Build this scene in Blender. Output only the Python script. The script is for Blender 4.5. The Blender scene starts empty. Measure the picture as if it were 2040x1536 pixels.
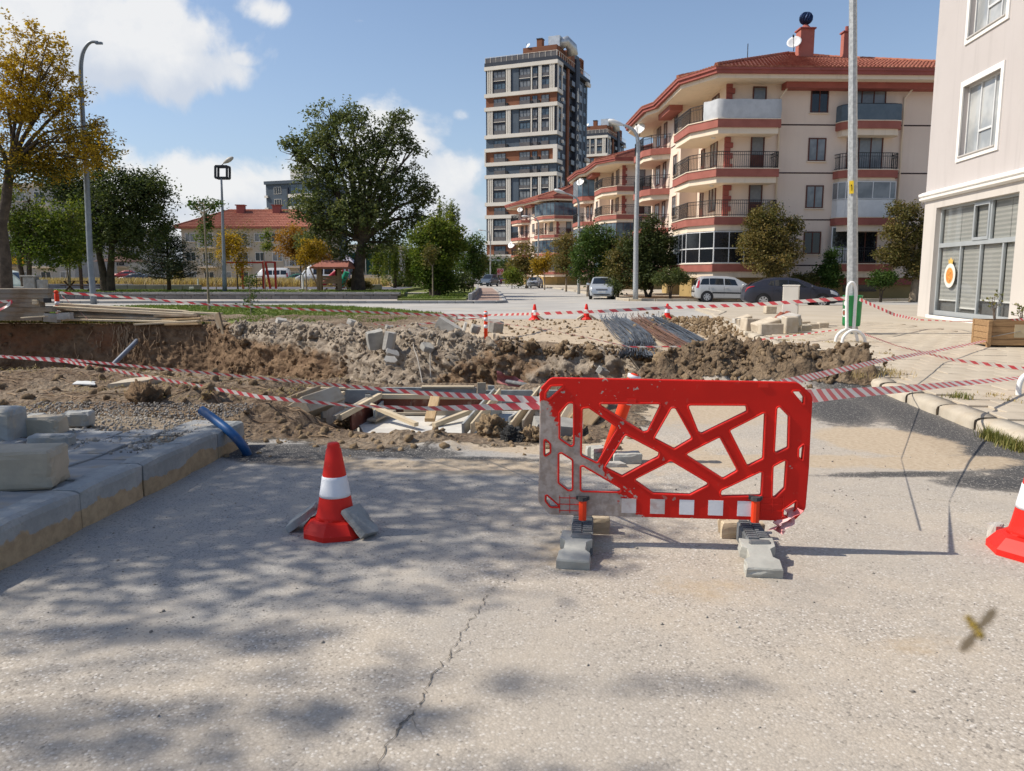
import bpy, bmesh, math, random
import numpy as np
from mathutils import Vector, Matrix
random.seed(7)
RNG = np.random.default_rng(7)
SC = bpy.context.scene
COL = SC.collection
R = math.radians
PI = math.pi
# ------------------------------------------------------------------ camera
CAM_H, FPX, PITCH = 1.55, 1541.0, R(8.05)
cam_d = bpy.data.cameras.new('camera')
cam_d.sensor_width = 36.0
cam_d.sensor_fit = 'HORIZONTAL'
cam_d.lens = 36.0*FPX/2040.0
cam_d.clip_start = 0.05
cam_d.clip_end = 5000
cam_d.dof.use_dof = True
cam_d.dof.focus_distance = 6.5
cam_d.dof.aperture_fstop = 8.0
cam = bpy.data.objects.new('camera', cam_d)
COL.objects.link(cam)
cam.location = (0, 0, CAM_H)
cam.rotation_euler = (PI/2-PITCH, 0, 0)
SC.camera = cam
# ------------------------------------------------------------------ sky, sun, exposure
SUN_EL, SUN_AZ = 46.0, 178.9
sun_dir = Vector((math.cos(R(SUN_AZ))*math.cos(R(SUN_EL)), math.sin(R(SUN_AZ))*math.cos(R(SUN_EL)), math.sin(R(SUN_EL))))
sun_l = bpy.data.lights.new('sun', 'SUN')
sun_l.energy = 4.6
sun_l.angle = R(0.53)
sun_l.color = (1.0, 0.93, 0.82)
sun_o = bpy.data.objects.new('sun', sun_l)
COL.objects.link(sun_o)
sun_o.location = (-60, 0, 60)
sun_o.rotation_euler = sun_dir.to_track_quat('Z', 'Y').to_euler()
SC.view_settings.view_transform = 'Standard'
SC.view_settings.look = 'None'
SC.view_settings.gamma = 1.0
SC.view_settings.use_curve_mapping = False
SC.view_settings.exposure = 0.20
SKY_STRENGTH = 0.132
world = bpy.data.worlds.new('World')
SC.world = world
world.use_nodes = True
wn = world.node_tree
wn.nodes.clear()
def wnode(t, **kw):
 n = wn.nodes.new(t)
 for k, v in kw.items():
  setattr(n, k, v)
 return n
def wmath(op, a, b=None, c=None, clamp=False):
 n = wnode('ShaderNodeMath', operation=op, use_clamp=clamp)
 for i, x in enumerate((a, b, c)):
  if x is None:
   continue
  if isinstance(x, (int, float)):
   n.inputs[i].default_value = x
  else:
   wn.links.new(x, n.inputs[i])
 return n.outputs[0]
def wvec(op, a, b):
 n = wnode('ShaderNodeVectorMath', operation=op)
 for i, x in enumerate((a, b)):
  if isinstance(x, tuple):
   n.inputs[i].default_value = x
  else:
   wn.links.new(x, n.inputs[i])
 return n
w_out = wnode('ShaderNodeOutputWorld')
w_bg = wnode('ShaderNodeBackground')
w_bg.inputs['Strength'].default_value = SKY_STRENGTH
w_sky = wnode('ShaderNodeTexSky', sky_type='NISHITA')
w_sky.sun_disc = False
w_sky.sun_elevation = R(SUN_EL)
w_sky.sun_rotation = R(90.0-SUN_AZ)
w_sky.altitude = 1000
w_sky.air_density = 1.0
w_sky.dust_density = 2.0
w_sky.ozone_density = 1.6
w_tc = wnode('ShaderNodeTexCoord')
w_dir = w_tc.outputs['Generated']
w_sep = wnode('ShaderNodeSeparateXYZ')
wn.links.new(w_dir, w_sep.inputs[0])
def pix_dir(px, py):
 X, Y = (px-1020)/FPX, (768-py)/FPX
 v = Vector((X, math.cos(PITCH)+Y*math.sin(PITCH), -math.sin(PITCH)+Y*math.cos(PITCH)))
 return v.normalized()
def cloud_density(vec):
 """cumulus banks lying in given compass directions, edges broken by noise"""
 no = wnode('ShaderNodeTexNoise')
 no.inputs['Scale'].default_value = 7.0
 no.inputs['Detail'].default_value = 9.0
 no.inputs['Roughness'].default_value = 0.56
 no.inputs['Distortion'].default_value = 0.25
 wn.links.new(vec, no.inputs['Vector'])
 total = None
 banks = [((240, 90), (.22, .085), 1.0), ((360, 135), (.14, .055), 1.0), ((130, 40), (.10, .07), .9), ((300, 35), (.10, .05), .8), ((520, 25), (.075, .034), .62), ((370, 5), (.04, .014), .5), ((480, 118), (.05, .025), .75), ((400, 370), (.19, .065), .95), ((330, 450), (.25, .05), .8), ((800, 300), (.11, .08), .95), ((880, 350), (.10, .07), .9), ((760, 240), (.05, .03), .7), ((930, 420), (.10, .07), .75), ((600, 420), (.2, .05), .7), ((715, 42), (.03, .008), .45), ((920, 230), (.03, .02), .5), ((-400, 250), (.25, .10), .9), ((-900, 100), (.3, .12), .9), ((2900, 350), (.3, .06), .7), ((-300, -700), (.3, .2), .8), ((1800, -1500), (.4, .15), .7)]
 for (px, py), (sx, sz), wgt in banks:
  c = pix_dir(px, py)
  d = wvec('SUBTRACT', vec, tuple(c))
  s = wvec('MULTIPLY', d.outputs[0], (1/sx, 1/sx, 1/sz))
  ln = wnode('ShaderNodeVectorMath', operation='LENGTH')
  wn.links.new(s.outputs[0], ln.inputs[0])
  m = wmath('MULTIPLY', wmath('SUBTRACT', 1.15, ln.outputs['Value'], clamp=True), wgt)
  total = m if total is None else wmath('MAXIMUM', total, m)
 return wmath('ADD', wmath('MULTIPLY', total, 0.62), wmath('MULTIPLY', wmath('SUBTRACT', no.outputs['Fac'], 0.5), 1.25))
dens = cloud_density(w_dir)
w_shift = wvec('ADD', w_dir, (-0.028, 0.0, 0.035))
dens2 = cloud_density(w_shift.outputs[0])
w_mask = wnode('ShaderNodeMapRange', interpolation_type='SMOOTHSTEP')
w_mask.inputs['From Min'].default_value = 0.24
w_mask.inputs['From Max'].default_value = 0.42
wn.links.new(dens, w_mask.inputs['Value'])
lit = wmath('ADD', wmath('MULTIPLY', wmath('SUBTRACT', dens, dens2), 2.6), 0.45, clamp=True)
w_cc = wnode('ShaderNodeMixRGB')
w_cc.inputs[1].default_value = (4.2, 4.55, 5.15, 1)
w_cc.inputs[2].default_value = (5.9, 5.9, 5.9, 1)
wn.links.new(lit, w_cc.inputs[0])
# thin milky haze towards the horizon
w_hz = wnode('ShaderNodeMixRGB')
w_hz.inputs[2].default_value = (2.9, 3.55, 4.35, 1)
wn.links.new(wmath('MULTIPLY', wmath('POWER', wmath('SUBTRACT', 1.0, wmath('ABSOLUTE', w_sep.outputs[2]), clamp=True), 5.0), 0.75), w_hz.inputs[0])
wn.links.new(w_sky.outputs[0], w_hz.inputs[1])
w_mix = wnode('ShaderNodeMixRGB')
wn.links.new(wmath('MULTIPLY', w_mask.outputs[0], 0.93), w_mix.inputs[0])
wn.links.new(w_hz.outputs[0], w_mix.inputs[1])
wn.links.new(w_cc.outputs[0], w_mix.inputs[2])
wn.links.new(w_mix.outputs[0], w_bg.inputs['Color'])
wn.links.new(w_bg.outputs[0], w_out.inputs['Surface'])
# ------------------------------------------------------------------ measuring helpers (photo pixel -> place)
def ray(px, py):
 X, Y = (px-1020)/FPX, (768-py)/FPX
 return Vector((X, math.cos(PITCH)+Y*math.sin(PITCH), -math.sin(PITCH)+Y*math.cos(PITCH)))
def G(px, py, z=0.0):
 """point of the level z seen at a photo pixel"""
 r = ray(px, py)
 t = (z-CAM_H)/r.z
 return Vector((r.x*t, r.y*t, z))
def W(px, py, d):
 """point at forward distance d seen at a photo pixel"""
 r = ray(px, py)
 t = d/r.y
 return Vector((r.x*t, d, CAM_H+r.z*t))
# ------------------------------------------------------------------ noise
def _h(ix, iy, iz, seed):
 h = (ix*374761393+iy*668265263+iz*1274126177+seed*974711)&0xffffffff
 h = ((h^(h>>13))*1274126177)&0xffffffff
 return ((h^(h>>16))&0xffff)/65535.0
def vnoise(p, seed=0):
 i = np.floor(p).astype(np.int64)
 f = p-i
 f = f*f*(3-2*f)
 out = 0
 for dx in (0, 1):
  wx = f[:, 0] if dx else 1-f[:, 0]
  for dy in (0, 1):
   wy = f[:, 1] if dy else 1-f[:, 1]
   for dz in (0, 1):
    wz = f[:, 2] if dz else 1-f[:, 2]
    out = out+wx*wy*wz*_h(i[:, 0]+dx, i[:, 1]+dy, i[:, 2]+dz, seed)
 return out*2-1
def fbm(p, octv=4, seed=0, gain=.5):
 a, s, out = 1.0, 0.0, 0
 for o in range(octv):
  out = out+a*vnoise(p*(2.03**o)+17.3*o, seed+o)
  s += a
  a *= gain
 return out/s
def ridged(p, octv=3, seed=0):
 a, s, out = 1.0, 0.0, 0
 for o in range(octv):
  out = out+a*(1-2*np.abs(vnoise(p*(2.1**o)+9.1*o, seed+o)))
  s += a
  a *= .5
 return out/s
def billow(p, seed=0):
 return np.abs(vnoise(p, seed))*2-.6
def sstep(a, b, x):
 t = np.clip((x-a)/(b-a), 0, 1)
 return t*t*(3-2*t)
def sd_poly(x, y, poly):
 """signed distance to a polygon, negative inside"""
 n = len(poly)
 d = np.full(x.shape, 1e9)
 inside = np.zeros(x.shape, bool)
 for i in range(n):
  ax, ay = poly[i][:2]
  bx, by = poly[(i+1)%n][:2]
  ex, ey = bx-ax, by-ay
  wx, wy = x-ax, y-ay
  t = np.clip((wx*ex+wy*ey)/(ex*ex+ey*ey+1e-12), 0, 1)
  d = np.minimum(d, np.hypot(wx-ex*t, wy-ey*t))
  c = ((ay <= y)&(by > y))|((by <= y)&(ay > y))
  with np.errstate(divide='ignore', invalid='ignore'):
   xi = ax+(y-ay)/(by-ay+1e-12)*ex
  inside^=c&(x < xi)
 return np.where(inside, -d, d)
# ------------------------------------------------------------------ mesh building
class MB:
 def __init__(s):
  s.v, s.f, s.m, s.uv = [], [], [], []
 def add(s, verts, faces, mi=0, uvs=None):
  o = len(s.v)
  s.v.extend([tuple(v) for v in verts])
  for k, f in enumerate(faces):
   s.f.append([i+o for i in f])
   s.m.append(mi)
   s.uv.append(uvs[k] if uvs else None)
 def box(s, c, size, rot=0, mi=0):
  x, y, z = size[0]/2, size[1]/2, size[2]/2
  M = rot if isinstance(rot, Matrix) else Matrix.Rotation(rot, 3, 'Z')
  c = Vector(c)
  vs = [c+M@Vector(p) for p in ((-x, -y, -z), (x, -y, -z), (x, y, -z), (-x, y, -z), (-x, -y, z), (x, -y, z), (x, y, z), (-x, y, z))]
  s.add(vs, [(0, 3, 2, 1), (4, 5, 6, 7), (0, 1, 5, 4), (1, 2, 6, 5), (2, 3, 7, 6), (3, 0, 4, 7)], mi)
 def span(s, a, b, mi=0):
  s.box([(a[i]+b[i])/2 for i in range(3)], [abs(b[i]-a[i]) for i in range(3)], 0, mi)
 def beam(s, p0, p1, w, h, mi=0, up=(0, 0, 1)):
  p0, p1 = Vector(p0), Vector(p1)
  d = p1-p0
  x = d.normalized()
  u = Vector(up)
  if abs(x.dot(u)) > .98:
   u = Vector((0, 1, 0))
  y = u.cross(x).normalized()
  z = x.cross(y)
  M = Matrix((x, y, z)).transposed()
  s.box((p0+p1)/2, (d.length, w, h), M, mi)
 def chamfer(s, c, size, b, rot=0, mi=0, jit=0, rnd=random):
  hx = [v/2 for v in size]
  M = rot if isinstance(rot, Matrix) else Matrix.Rotation(rot, 3, 'Z')
  c = Vector(c)
  vs, idx = [], {}
  for sx in (-1, 1):
   for sy in (-1, 1):
    for sz in (-1, 1):
     sg = (sx, sy, sz)
     off = Vector([rnd.uniform(-jit, jit) for _ in range(3)])
     for a in range(3):
      p = Vector([sg[i]*(hx[i] if i == a else hx[i]-b) for i in range(3)])+off
      idx[(sx, sy, sz, a)] = len(vs)
      vs.append(c+M@p)
  fs = []
  for a in range(3):
   p, q = (a+1)%3, (a+2)%3
   for sg in (-1, 1):
    ring = []
    for (u, v) in ((-1, -1), (1, -1), (1, 1), (-1, 1)):
     k = [0, 0, 0]
     k[a], k[p], k[q] = sg, u, v
     ring.append(idx[tuple(k)+(a, )])
    fs.append(ring if sg > 0 else ring[::-1])
   for u in (-1, 1):
    for v in (-1, 1):
     k0, k1 = [0]*3, [0]*3
     k0[a], k0[p], k0[q] = -1, u, v
     k1[a], k1[p], k1[q] = 1, u, v
     r = [idx[tuple(k0)+(p, )], idx[tuple(k1)+(p, )], idx[tuple(k1)+(q, )], idx[tuple(k0)+(q, )]]
     fs.append(r if u*v < 0 else r[::-1])
  for sx in (-1, 1):
   for sy in (-1, 1):
    for sz in (-1, 1):
     r = [idx[(sx, sy, sz, a)] for a in range(3)]
     fs.append(r if sx*sy*sz > 0 else r[::-1])
  s.add(vs, fs, mi)
 def tube(s, pts, r, n=8, mi=0, caps=True):
  pts = [Vector(p) for p in pts]
  rs = r if isinstance(r, (list, tuple)) else [r]*len(pts)
  vs, prev = [], None
  for i, p in enumerate(pts):
   d = (pts[min(i+1, len(pts)-1)]-pts[max(i-1, 0)]).normalized()
   if prev is None:
    a = Vector((0, 0, 1)) if abs(d.z) < .9 else Vector((1, 0, 0))
    prev = d.cross(a).normalized()
   else:
    prev = (prev-d*prev.dot(d)).normalized()
   b = d.cross(prev)
   for k in range(n):
    t = 2*PI*k/n
    vs.append(p+(prev*math.cos(t)+b*math.sin(t))*rs[i])
  fs = []
  for i in range(len(pts)-1):
   for k in range(n):
    k2 = (k+1)%n
    fs.append((i*n+k, i*n+k2, (i+1)*n+k2, (i+1)*n+k))
  if caps:
   fs.append(tuple(range(n))[::-1])
   fs.append(tuple((len(pts)-1)*n+k for k in range(n)))
  s.add(vs, fs, mi)
 def lathe(s, prof, n=24, c=(0, 0, 0), mi=0, phase=0.0, M=None):
  c = Vector(c)
  vs = []
  for (r_, z) in prof:
   for k in range(n):
    t = 2*PI*k/n+phase
    p = Vector((r_*math.cos(t), r_*math.sin(t), z))
    vs.append(c+(M@p if M else p))
  fs = []
  for i in range(len(prof)-1):
   for k in range(n):
    k2 = (k+1)%n
    fs.append((i*n+k, i*n+k2, (i+1)*n+k2, (i+1)*n+k))
  fs.append(tuple(range(n))[::-1])
  fs.append(tuple((len(prof)-1)*n+k for k in range(n)))
  s.add(vs, fs, mi)
 def prism(s, poly, z0, z1, mi=0):
  n = len(poly)
  area = sum(poly[i][0]*poly[(i+1)%n][1]-poly[(i+1)%n][0]*poly[i][1] for i in range(n))
  if area < 0:
   poly = poly[::-1]
  vs = [(p[0], p[1], z0) for p in poly]+[(p[0], p[1], z1) for p in poly]
  fs = [tuple(range(n))[::-1], tuple(range(n, 2*n))]
  fs += [(i, (i+1)%n, n+(i+1)%n, n+i) for i in range(n)]
  s.add(vs, fs, mi)
 def build(s, name, mats, parent=None, origin=None, smooth=False):
  me = bpy.data.meshes.new(name)
  o = Vector(origin) if origin is not None else Vector((0, 0, 0))
  me.from_pydata([(v[0]-o.x, v[1]-o.y, v[2]-o.z) for v in s.v], [], s.f)
  for m in (mats if isinstance(mats, (list, tuple)) else [mats]):
   me.materials.append(m)
  if any(s.m):
   me.polygons.foreach_set('material_index', s.m)
  if any(u is not None for u in s.uv):
   ul = me.uv_layers.new(name='UVMap')
   k = 0
   for u, f in zip(s.uv, s.f):
    for j in range(len(f)):
     ul.data[k].uv = u[j] if u else (0, 0)
     k += 1
  if smooth:
   me.polygons.foreach_set('use_smooth', [True]*len(me.polygons))
  me.update()
  ob = bpy.data.objects.new(name, me)
  COL.objects.link(ob)
  ob.location = o
  if parent is not None:
   ob.parent = parent
  return ob
def np_mesh(name, V, F, mats, parent=None, attrs=None, smooth=False, mi=None):
 """V (n,3), F (m,k) numpy"""
 me = bpy.data.meshes.new(name)
 k = F.shape[1]
 me.vertices.add(len(V))
 me.vertices.foreach_set('co', np.ascontiguousarray(V, np.float32).ravel())
 me.loops.add(F.size)
 me.loops.foreach_set('vertex_index', np.ascontiguousarray(F, np.int32).ravel())
 me.polygons.add(len(F))
 me.polygons.foreach_set('loop_start', np.arange(0, F.size, k, dtype=np.int32))
 me.polygons.foreach_set('loop_total', np.full(len(F), k, np.int32))
 if smooth:
  me.polygons.foreach_set('use_smooth', np.ones(len(F), bool))
 for m in (mats if isinstance(mats, (list, tuple)) else [mats]):
  me.materials.append(m)
 if mi is not None:
  me.polygons.foreach_set('material_index', np.ascontiguousarray(mi, np.int32))
 for an, av in (attrs or {}).items():
  a = me.attributes.new(an, 'FLOAT', 'POINT')
  a.data.foreach_set('value', np.ascontiguousarray(av, np.float32))
 me.update(calc_edges=True)
 ob = bpy.data.objects.new(name, me)
 COL.objects.link(ob)
 if parent is not None:
  ob.parent = parent
 return ob
def thing(name, label, cat, loc=(0, 0, 0), rotz=0.0, group=None):
 o = bpy.data.objects.new(name, None)
 COL.objects.link(o)
 o.location = loc
 o.rotation_euler = (0, 0, rotz)
 o.empty_display_size = .2
 return tag(o, label, cat, group)
def tag(o, label, cat, group=None, kind=None):
 o['label'] = label
 o['category'] = cat
 if group:
  o['group'] = group
 if kind:
  o['kind'] = kind
 return o
def struct(o, label=None):
 o['kind'] = 'structure'
 if label:
  o['label'] = label
 return o
def stuff(o, label=None):
 o['kind'] = 'stuff'
 if label:
  o['label'] = label
 return o
def copy_tree(o, parent=None):
 c = o.copy()
 COL.objects.link(c)
 if parent is not None:
  c.parent = parent
 for ch in list(o.children):
  copy_tree(ch, c)
 return c
def place(o, loc, rotz=0.0, label=None, tilt=None):
 o.location = loc
 o.rotation_euler = (tilt[0] if tilt else 0, tilt[1] if tilt else 0, rotz)
 if label:
  o['label'] = label
 return o
# ------------------------------------------------------------------ materials
class NT:
 """small helper round a material's node tree"""
 def __init__(s, name):
  s.mat = bpy.data.materials.new(name)
  s.mat.use_nodes = True
  s.t = s.mat.node_tree
  s.t.nodes.clear()
  s.out = s.n('ShaderNodeOutputMaterial')
  s.b = s.n('ShaderNodeBsdfPrincipled')
  s.t.links.new(s.b.outputs[0], s.out.inputs['Surface'])
 def n(s, t, **kw):
  nd = s.t.nodes.new(t)
  for k, v in kw.items():
   setattr(nd, k, v)
  return nd
 def put(s, sock, v):
  if isinstance(v, (int, float)):
   sock.default_value = v
  elif isinstance(v, (tuple, list)):
   sock.default_value = tuple(v)+((1, ) if len(v) == 3 and sock.type == 'RGBA' else ())
  elif v is not None:
   s.t.links.new(v, sock)
 def math(s, op, a, b=None, clamp=False):
  nd = s.n('ShaderNodeMath', operation=op, use_clamp=clamp)
  s.put(nd.inputs[0], a)
  s.put(nd.inputs[1], b)
  return nd.outputs[0]
 def mix(s, f, a, b, mode='MIX'):
  nd = s.n('ShaderNodeMixRGB', blend_type=mode)
  s.put(nd.inputs[0], f)
  s.put(nd.inputs[1], a)
  s.put(nd.inputs[2], b)
  return nd.outputs[0]
 def noise(s, vec, scale, detail=4, rough=.55, dist=0.0):
  nd = s.n('ShaderNodeTexNoise')
  nd.inputs['Scale'].default_value = scale
  nd.inputs['Detail'].default_value = detail
  nd.inputs['Roughness'].default_value = rough
  nd.inputs['Distortion'].default_value = dist
  s.put(nd.inputs['Vector'], vec)
  return nd.outputs['Fac']
 def vor(s, vec, scale, feature='F1', out='Distance', rnd=1.0):
  nd = s.n('ShaderNodeTexVoronoi', feature=feature)
  nd.inputs['Scale'].default_value = scale
  nd.inputs['Randomness'].default_value = rnd
  s.put(nd.inputs['Vector'], vec)
  return nd.outputs[out]
 def rng(s, v, a, b, c=0.0, d=1.0, smooth=True):
  nd = s.n('ShaderNodeMapRange', interpolation_type='SMOOTHSTEP' if smooth else 'LINEAR')
  s.put(nd.inputs['Value'], v)
  for k, x in (('From Min', a), ('From Max', b), ('To Min', c), ('To Max', d)):
   nd.inputs[k].default_value = x
  return nd.outputs[0]
 def pos(s):
  return s.n('ShaderNodeNewGeometry').outputs['Position']
 def obj(s):
  return s.n('ShaderNodeTexCoord').outputs['Object']
 def attr(s, name):
  return s.n('ShaderNodeAttribute', attribute_name=name).outputs['Fac']
 def bump(s, h, strength=.5, dist=.01, prev=None):
  nd = s.n('ShaderNodeBump')
  nd.inputs['Strength'].default_value = strength
  nd.inputs['Distance'].default_value = dist
  s.put(nd.inputs['Height'], h)
  if prev is not None:
   s.put(nd.inputs['Normal'], prev)
  return nd.outputs[0]
 def fin(s, col, rough=.8, normal=None, metal=0.0, spec=.3):
  s.put(s.b.inputs['Base Color'], col)
  s.put(s.b.inputs['Roughness'], rough)
  s.b.inputs['Metallic'].default_value = metal
  s.b.inputs['Specular IOR Level'].default_value = spec
  if normal is not None:
   s.put(s.b.inputs['Normal'], normal)
  return s.mat
def mat(name, col, col2=None, scale=3.0, rough=.8, metal=0.0, spec=.3, bump=0.0, bscale=60.0, bdist=.004, rand=0.0, dirt=None, dscale=1.3):
 t = NT(name)
 o = t.obj()
 c2 = col2 if col2 is not None else tuple(x*.82 for x in col)
 nz = t.noise(o, scale, 5, .6)
 c = t.mix(t.rng(nz, .36, .64), col, c2)
 if dirt is not None:
  c = t.mix(t.rng(t.noise(o, dscale, 6, .65), .52, .70, 0, .75), c, dirt)
 if rand:
  oi = t.n('ShaderNodeObjectInfo').outputs['Random']
  hs = t.n('ShaderNodeHueSaturation')
  t.put(hs.inputs['Value'], t.rng(oi, 0, 1, 1-rand, 1+rand, False))
  t.put(hs.inputs['Color'], c)
  c = hs.outputs[0]
 nm = t.bump(t.noise(o, bscale, 4, .6), bump, bdist) if bump else None
 return t.fin(c, rough, nm, metal, spec)
def leaf_mat(name, cols, trans=.35):
 """cols: three colours chosen by the per-leaf attribute 'tone' (0..1)"""
 t = NT(name)
 a = t.attr('tone')
 r = t.n('ShaderNodeValToRGB')
 e = r.color_ramp.elements
 e[0].position, e[0].color = 0.12, cols[0]+(1, )
 e[1].position, e[1].color = 0.9, cols[2]+(1, )
 m = e.new(.5)
 m.color = cols[1]+(1, )
 t.put(r.inputs[0], a)
 t.fin(r.outputs[0], .62, None, 0, .18)
 tr = t.n('ShaderNodeBsdfTranslucent')
 t.put(tr.inputs['Color'], t.mix(1.0, r.outputs[0], (1.0, 1.0, .55), 'MULTIPLY'))
 mx = t.n('ShaderNodeMixShader')
 mx.inputs[0].default_value = trans
 t.t.links.new(t.b.outputs[0], mx.inputs[1])
 t.t.links.new(tr.outputs[0], mx.inputs[2])
 t.t.links.new(mx.outputs[0], t.out.inputs['Surface'])
 return t.mat
def glass_mat(name, col=(.02, .025, .03), rough=.06, spec=.6, var=None, vscale=1.5):
 t = NT(name)
 c = col
 if var:
  c = t.mix(t.rng(t.noise(t.obj(), vscale, 3), .4, .6), col, var)
 return t.fin(c, rough, None, 0, spec)
def roughen(o, cuts=5, amp=.004, chip=.02, seed=0):
 """break the clean faces and edges of a cast or cut stone"""
 me = o.data
 bm = bmesh.new()
 bm.from_mesh(me)
 bmesh.ops.subdivide_edges(bm, edges=[e for e in bm.edges if e.calc_length() > .05], cuts=cuts, use_grid_fill=True)
 bm.normal_update()
 P = np.array([v.co[:] for v in bm.verts])
 lo, hi = P.min(0), P.max(0)
 near = ((P-lo < .022)|(hi-P < .022)).sum(1)
 q = P+np.array(o.location)*3.1+seed*7.7
 n1 = fbm(q*14, 3, 5)*amp
 n2 = np.clip(fbm(q*11, 3, 15)+.02, 0, 1)*chip*2.2*(near >= 2)
 c = (lo+hi)/2
 for v, a, d in zip(bm.verts, n1, n2):
  t = v.co-Vector(c)
  v.co += v.normal*float(a)-t.normalized()*float(d)
 bm.to_mesh(me)
 bm.free()
 return o
# ================================================================== GROUND, ROAD, EXCAVATION
def ground_material():
 t = NT('road_and_soil')
 p = t.pos()
 soil, dust, dark, grey = (t.attr(k) for k in ('soil', 'dust', 'dark', 'grey'))
 fine = t.noise(p, 26, 6, .65)
 mid = t.noise(p, 2.6, 6, .62)
 big = t.noise(p, .55, 4, .55)
 vcol = t.vor(p, 95, 'F1', 'Color')
 sepc = t.n('ShaderNodeSeparateColor')
 t.put(sepc.inputs[0], vcol)
 vd = t.vor(p, 95, 'F1', 'Distance')
 vcol2 = t.vor(p, 230, 'F1', 'Color')
 sep2 = t.n('ShaderNodeSeparateColor')
 t.put(sep2.inputs[0], vcol2)
 chip = t.mix(t.rng(sepc.outputs[0], .1, .95), (.405, .360, .30), (.505, .45, .38))
 chip = t.mix(t.rng(sepc.outputs[1], .90, .96), chip, (.20, .18, .155))
 chip = t.mix(t.rng(sepc.outputs[2], .90, .96), chip, (.66, .62, .56))
 chip = t.mix(t.rng(sep2.outputs[0], .1, .9, 0, .30), chip, (.36, .31, .25))
 chip = t.mix(t.rng(vd, .42, .62, 0, .45), chip, (.27, .235, .195))
 chip = t.mix(t.rng(mid, .40, .66, 0, .45), chip, (.50, .425, .33))
 chip = t.mix(t.rng(big, .40, .60, 0, .40), chip, (.36, .325, .28))
 chip = t.mix(t.rng(t.noise(p, .9, 7, .7, .6), .56, .70, 0, .45), chip, (.30, .275, .24))
 greyc = t.mix(t.rng(sep2.outputs[1], .1, .95), (.26, .25, .235), (.37, .35, .32))
 greyc = t.mix(t.rng(mid, .40, .66, 0, .6), greyc, (.40, .36, .305))
 greyc = t.mix(t.rng(sepc.outputs[1], .88, .95, 0, .7), greyc, (.15, .145, .14))
 gk = t.math('ADD', grey, t.math('MULTIPLY', t.math('SUBTRACT', t.noise(p, 1.1, 5, .6), .5), 1.3))
 col = t.mix(t.rng(gk, .15, .85), chip, greyc)
 darkc = t.mix(t.rng(sep2.outputs[2], .2, .95), (.030, .030, .032), (.12, .115, .11))
 darkc = t.mix(t.rng(sepc.outputs[0], .90, .97), darkc, (.30, .28, .25))
 kd = t.rng(t.math('ADD', dark, t.math('MULTIPLY', t.math('SUBTRACT', t.noise(p, 7, 6, .7), .5), .9)), .38, .62)
 col = t.mix(t.math('MULTIPLY', kd, t.rng(dark, .2, .95, .62, 1.0)), col, darkc)
 sand = t.mix(t.rng(fine, .3, .7), (.37, .285, .19), (.49, .40, .29))
 ks = t.rng(t.math('ADD', dust, t.math('MULTIPLY', t.math('SUBTRACT', t.noise(p, 4.5, 7, .7), .5), 1.1)), .35, .75)
 col = t.mix(t.math('MULTIPLY', ks, .88), col, sand)
 sc = t.mix(t.rng(t.noise(p, 9, 7, .7), .35, .65), (.115, .075, .046), (.245, .178, .118))
 sc = t.mix(t.rng(big, .42, .62), sc, t.mix(t.rng(fine, .35, .65), (.215, .158, .105), (.34, .27, .195)))
 sc = t.mix(t.math('MULTIPLY', t.attr('heap'), .75), sc, t.mix(t.rng(t.noise(p, 7, 7, .7), .36, .64), (.105, .07, .042), (.27, .195, .122)))
 kk = t.rng(t.math('ADD', soil, t.math('MULTIPLY', t.math('SUBTRACT', t.noise(p, 6, 7, .72), .5), .9)), .40, .60)
 col = t.mix(kk, col, sc)
 hgt = t.mix(kk, t.math('MULTIPLY', t.math('SUBTRACT', 1.0, vd), .55), t.math('MULTIPLY', t.noise(p, 38, 7, .75), 1.7))
 nm = t.bump(t.math('MULTIPLY', kk, t.math('ADD', t.noise(p, 13, 6, .75), t.math('MULTIPLY', t.vor(p, 19), .6))), .9, .06)
 nm = t.bump(hgt, .32, .007, nm)
 return t.fin(col, .88, nm, 0, .25)
M_road = ground_material()
M_soil_far = mat('dry_ground', (.36, .30, .20), (.28, .22, .13), .15, .95)
M_street = mat('pale_asphalt', (.43, .41, .375), (.35, .335, .31), .35, .9, bump=.4, bscale=45, dirt=(.47, .42, .34), dscale=.25)
# trench outline in plan ------------------------------------------------------
FAR = [(-24, 25.8), (-16.6, 25.2), (-12.5, 24.9), (-9.6, 24.5), (-7.4, 22.9), (-4.6, 20.2), (-2.6, 18.2), (-1.2, 17.0), (0.9, 16.0), (2.3, 15.2), (3.2, 13.9)]
NEAR = [(-24, 13.2), (-9.5, 12.4), (-7.0, 11.6), (-5.0, 11.3), (-3.3, 11.35), (1.1, 11.35), (2.1, 11.9), (3.0, 12.6)]
TR_DEEP = [(x, y+.75) for x, y in FAR]+NEAR[::-1]
TR_SHALLOW = [(-3.35, 11.5), (-3.4, 10.2), (-2.7, 8.7), (-2.0, 7.85), (-1.4, 7.65), (0.3, 7.6), (0.75, 8.3), (1.1, 9.7), (1.3, 11.5)]
def kerb_r(y):
 return 3.87+0.1055*y
def kerb_l(y):
 return -3.06+0.086*y
def ell(x, y, cx, cy, rx, ry, rot=0.0):
 c, s = math.cos(rot), math.sin(rot)
 dx, dy = x-cx, y-cy
 u, v = (dx*c+dy*s)/rx, (-dx*s+dy*c)/ry
 return np.clip(1.25-np.sqrt(u*u+v*v), 0, 1)/.6
def g_ell(x, y, p0, p1, hw, soft=.4):
 """strip mark along a ground line given by two plan points"""
 ax, ay = p0
 bx, by = p1
 ex, ey = bx-ax, by-ay
 t = np.clip(((x-ax)*ex+(y-ay)*ey)/(ex*ex+ey*ey), 0, 1)
 d = np.hypot(x-ax-t*ex, y-ay-t*ey)
 return 1-sstep(hw*(1-soft), hw*(1+soft), d)
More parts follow.
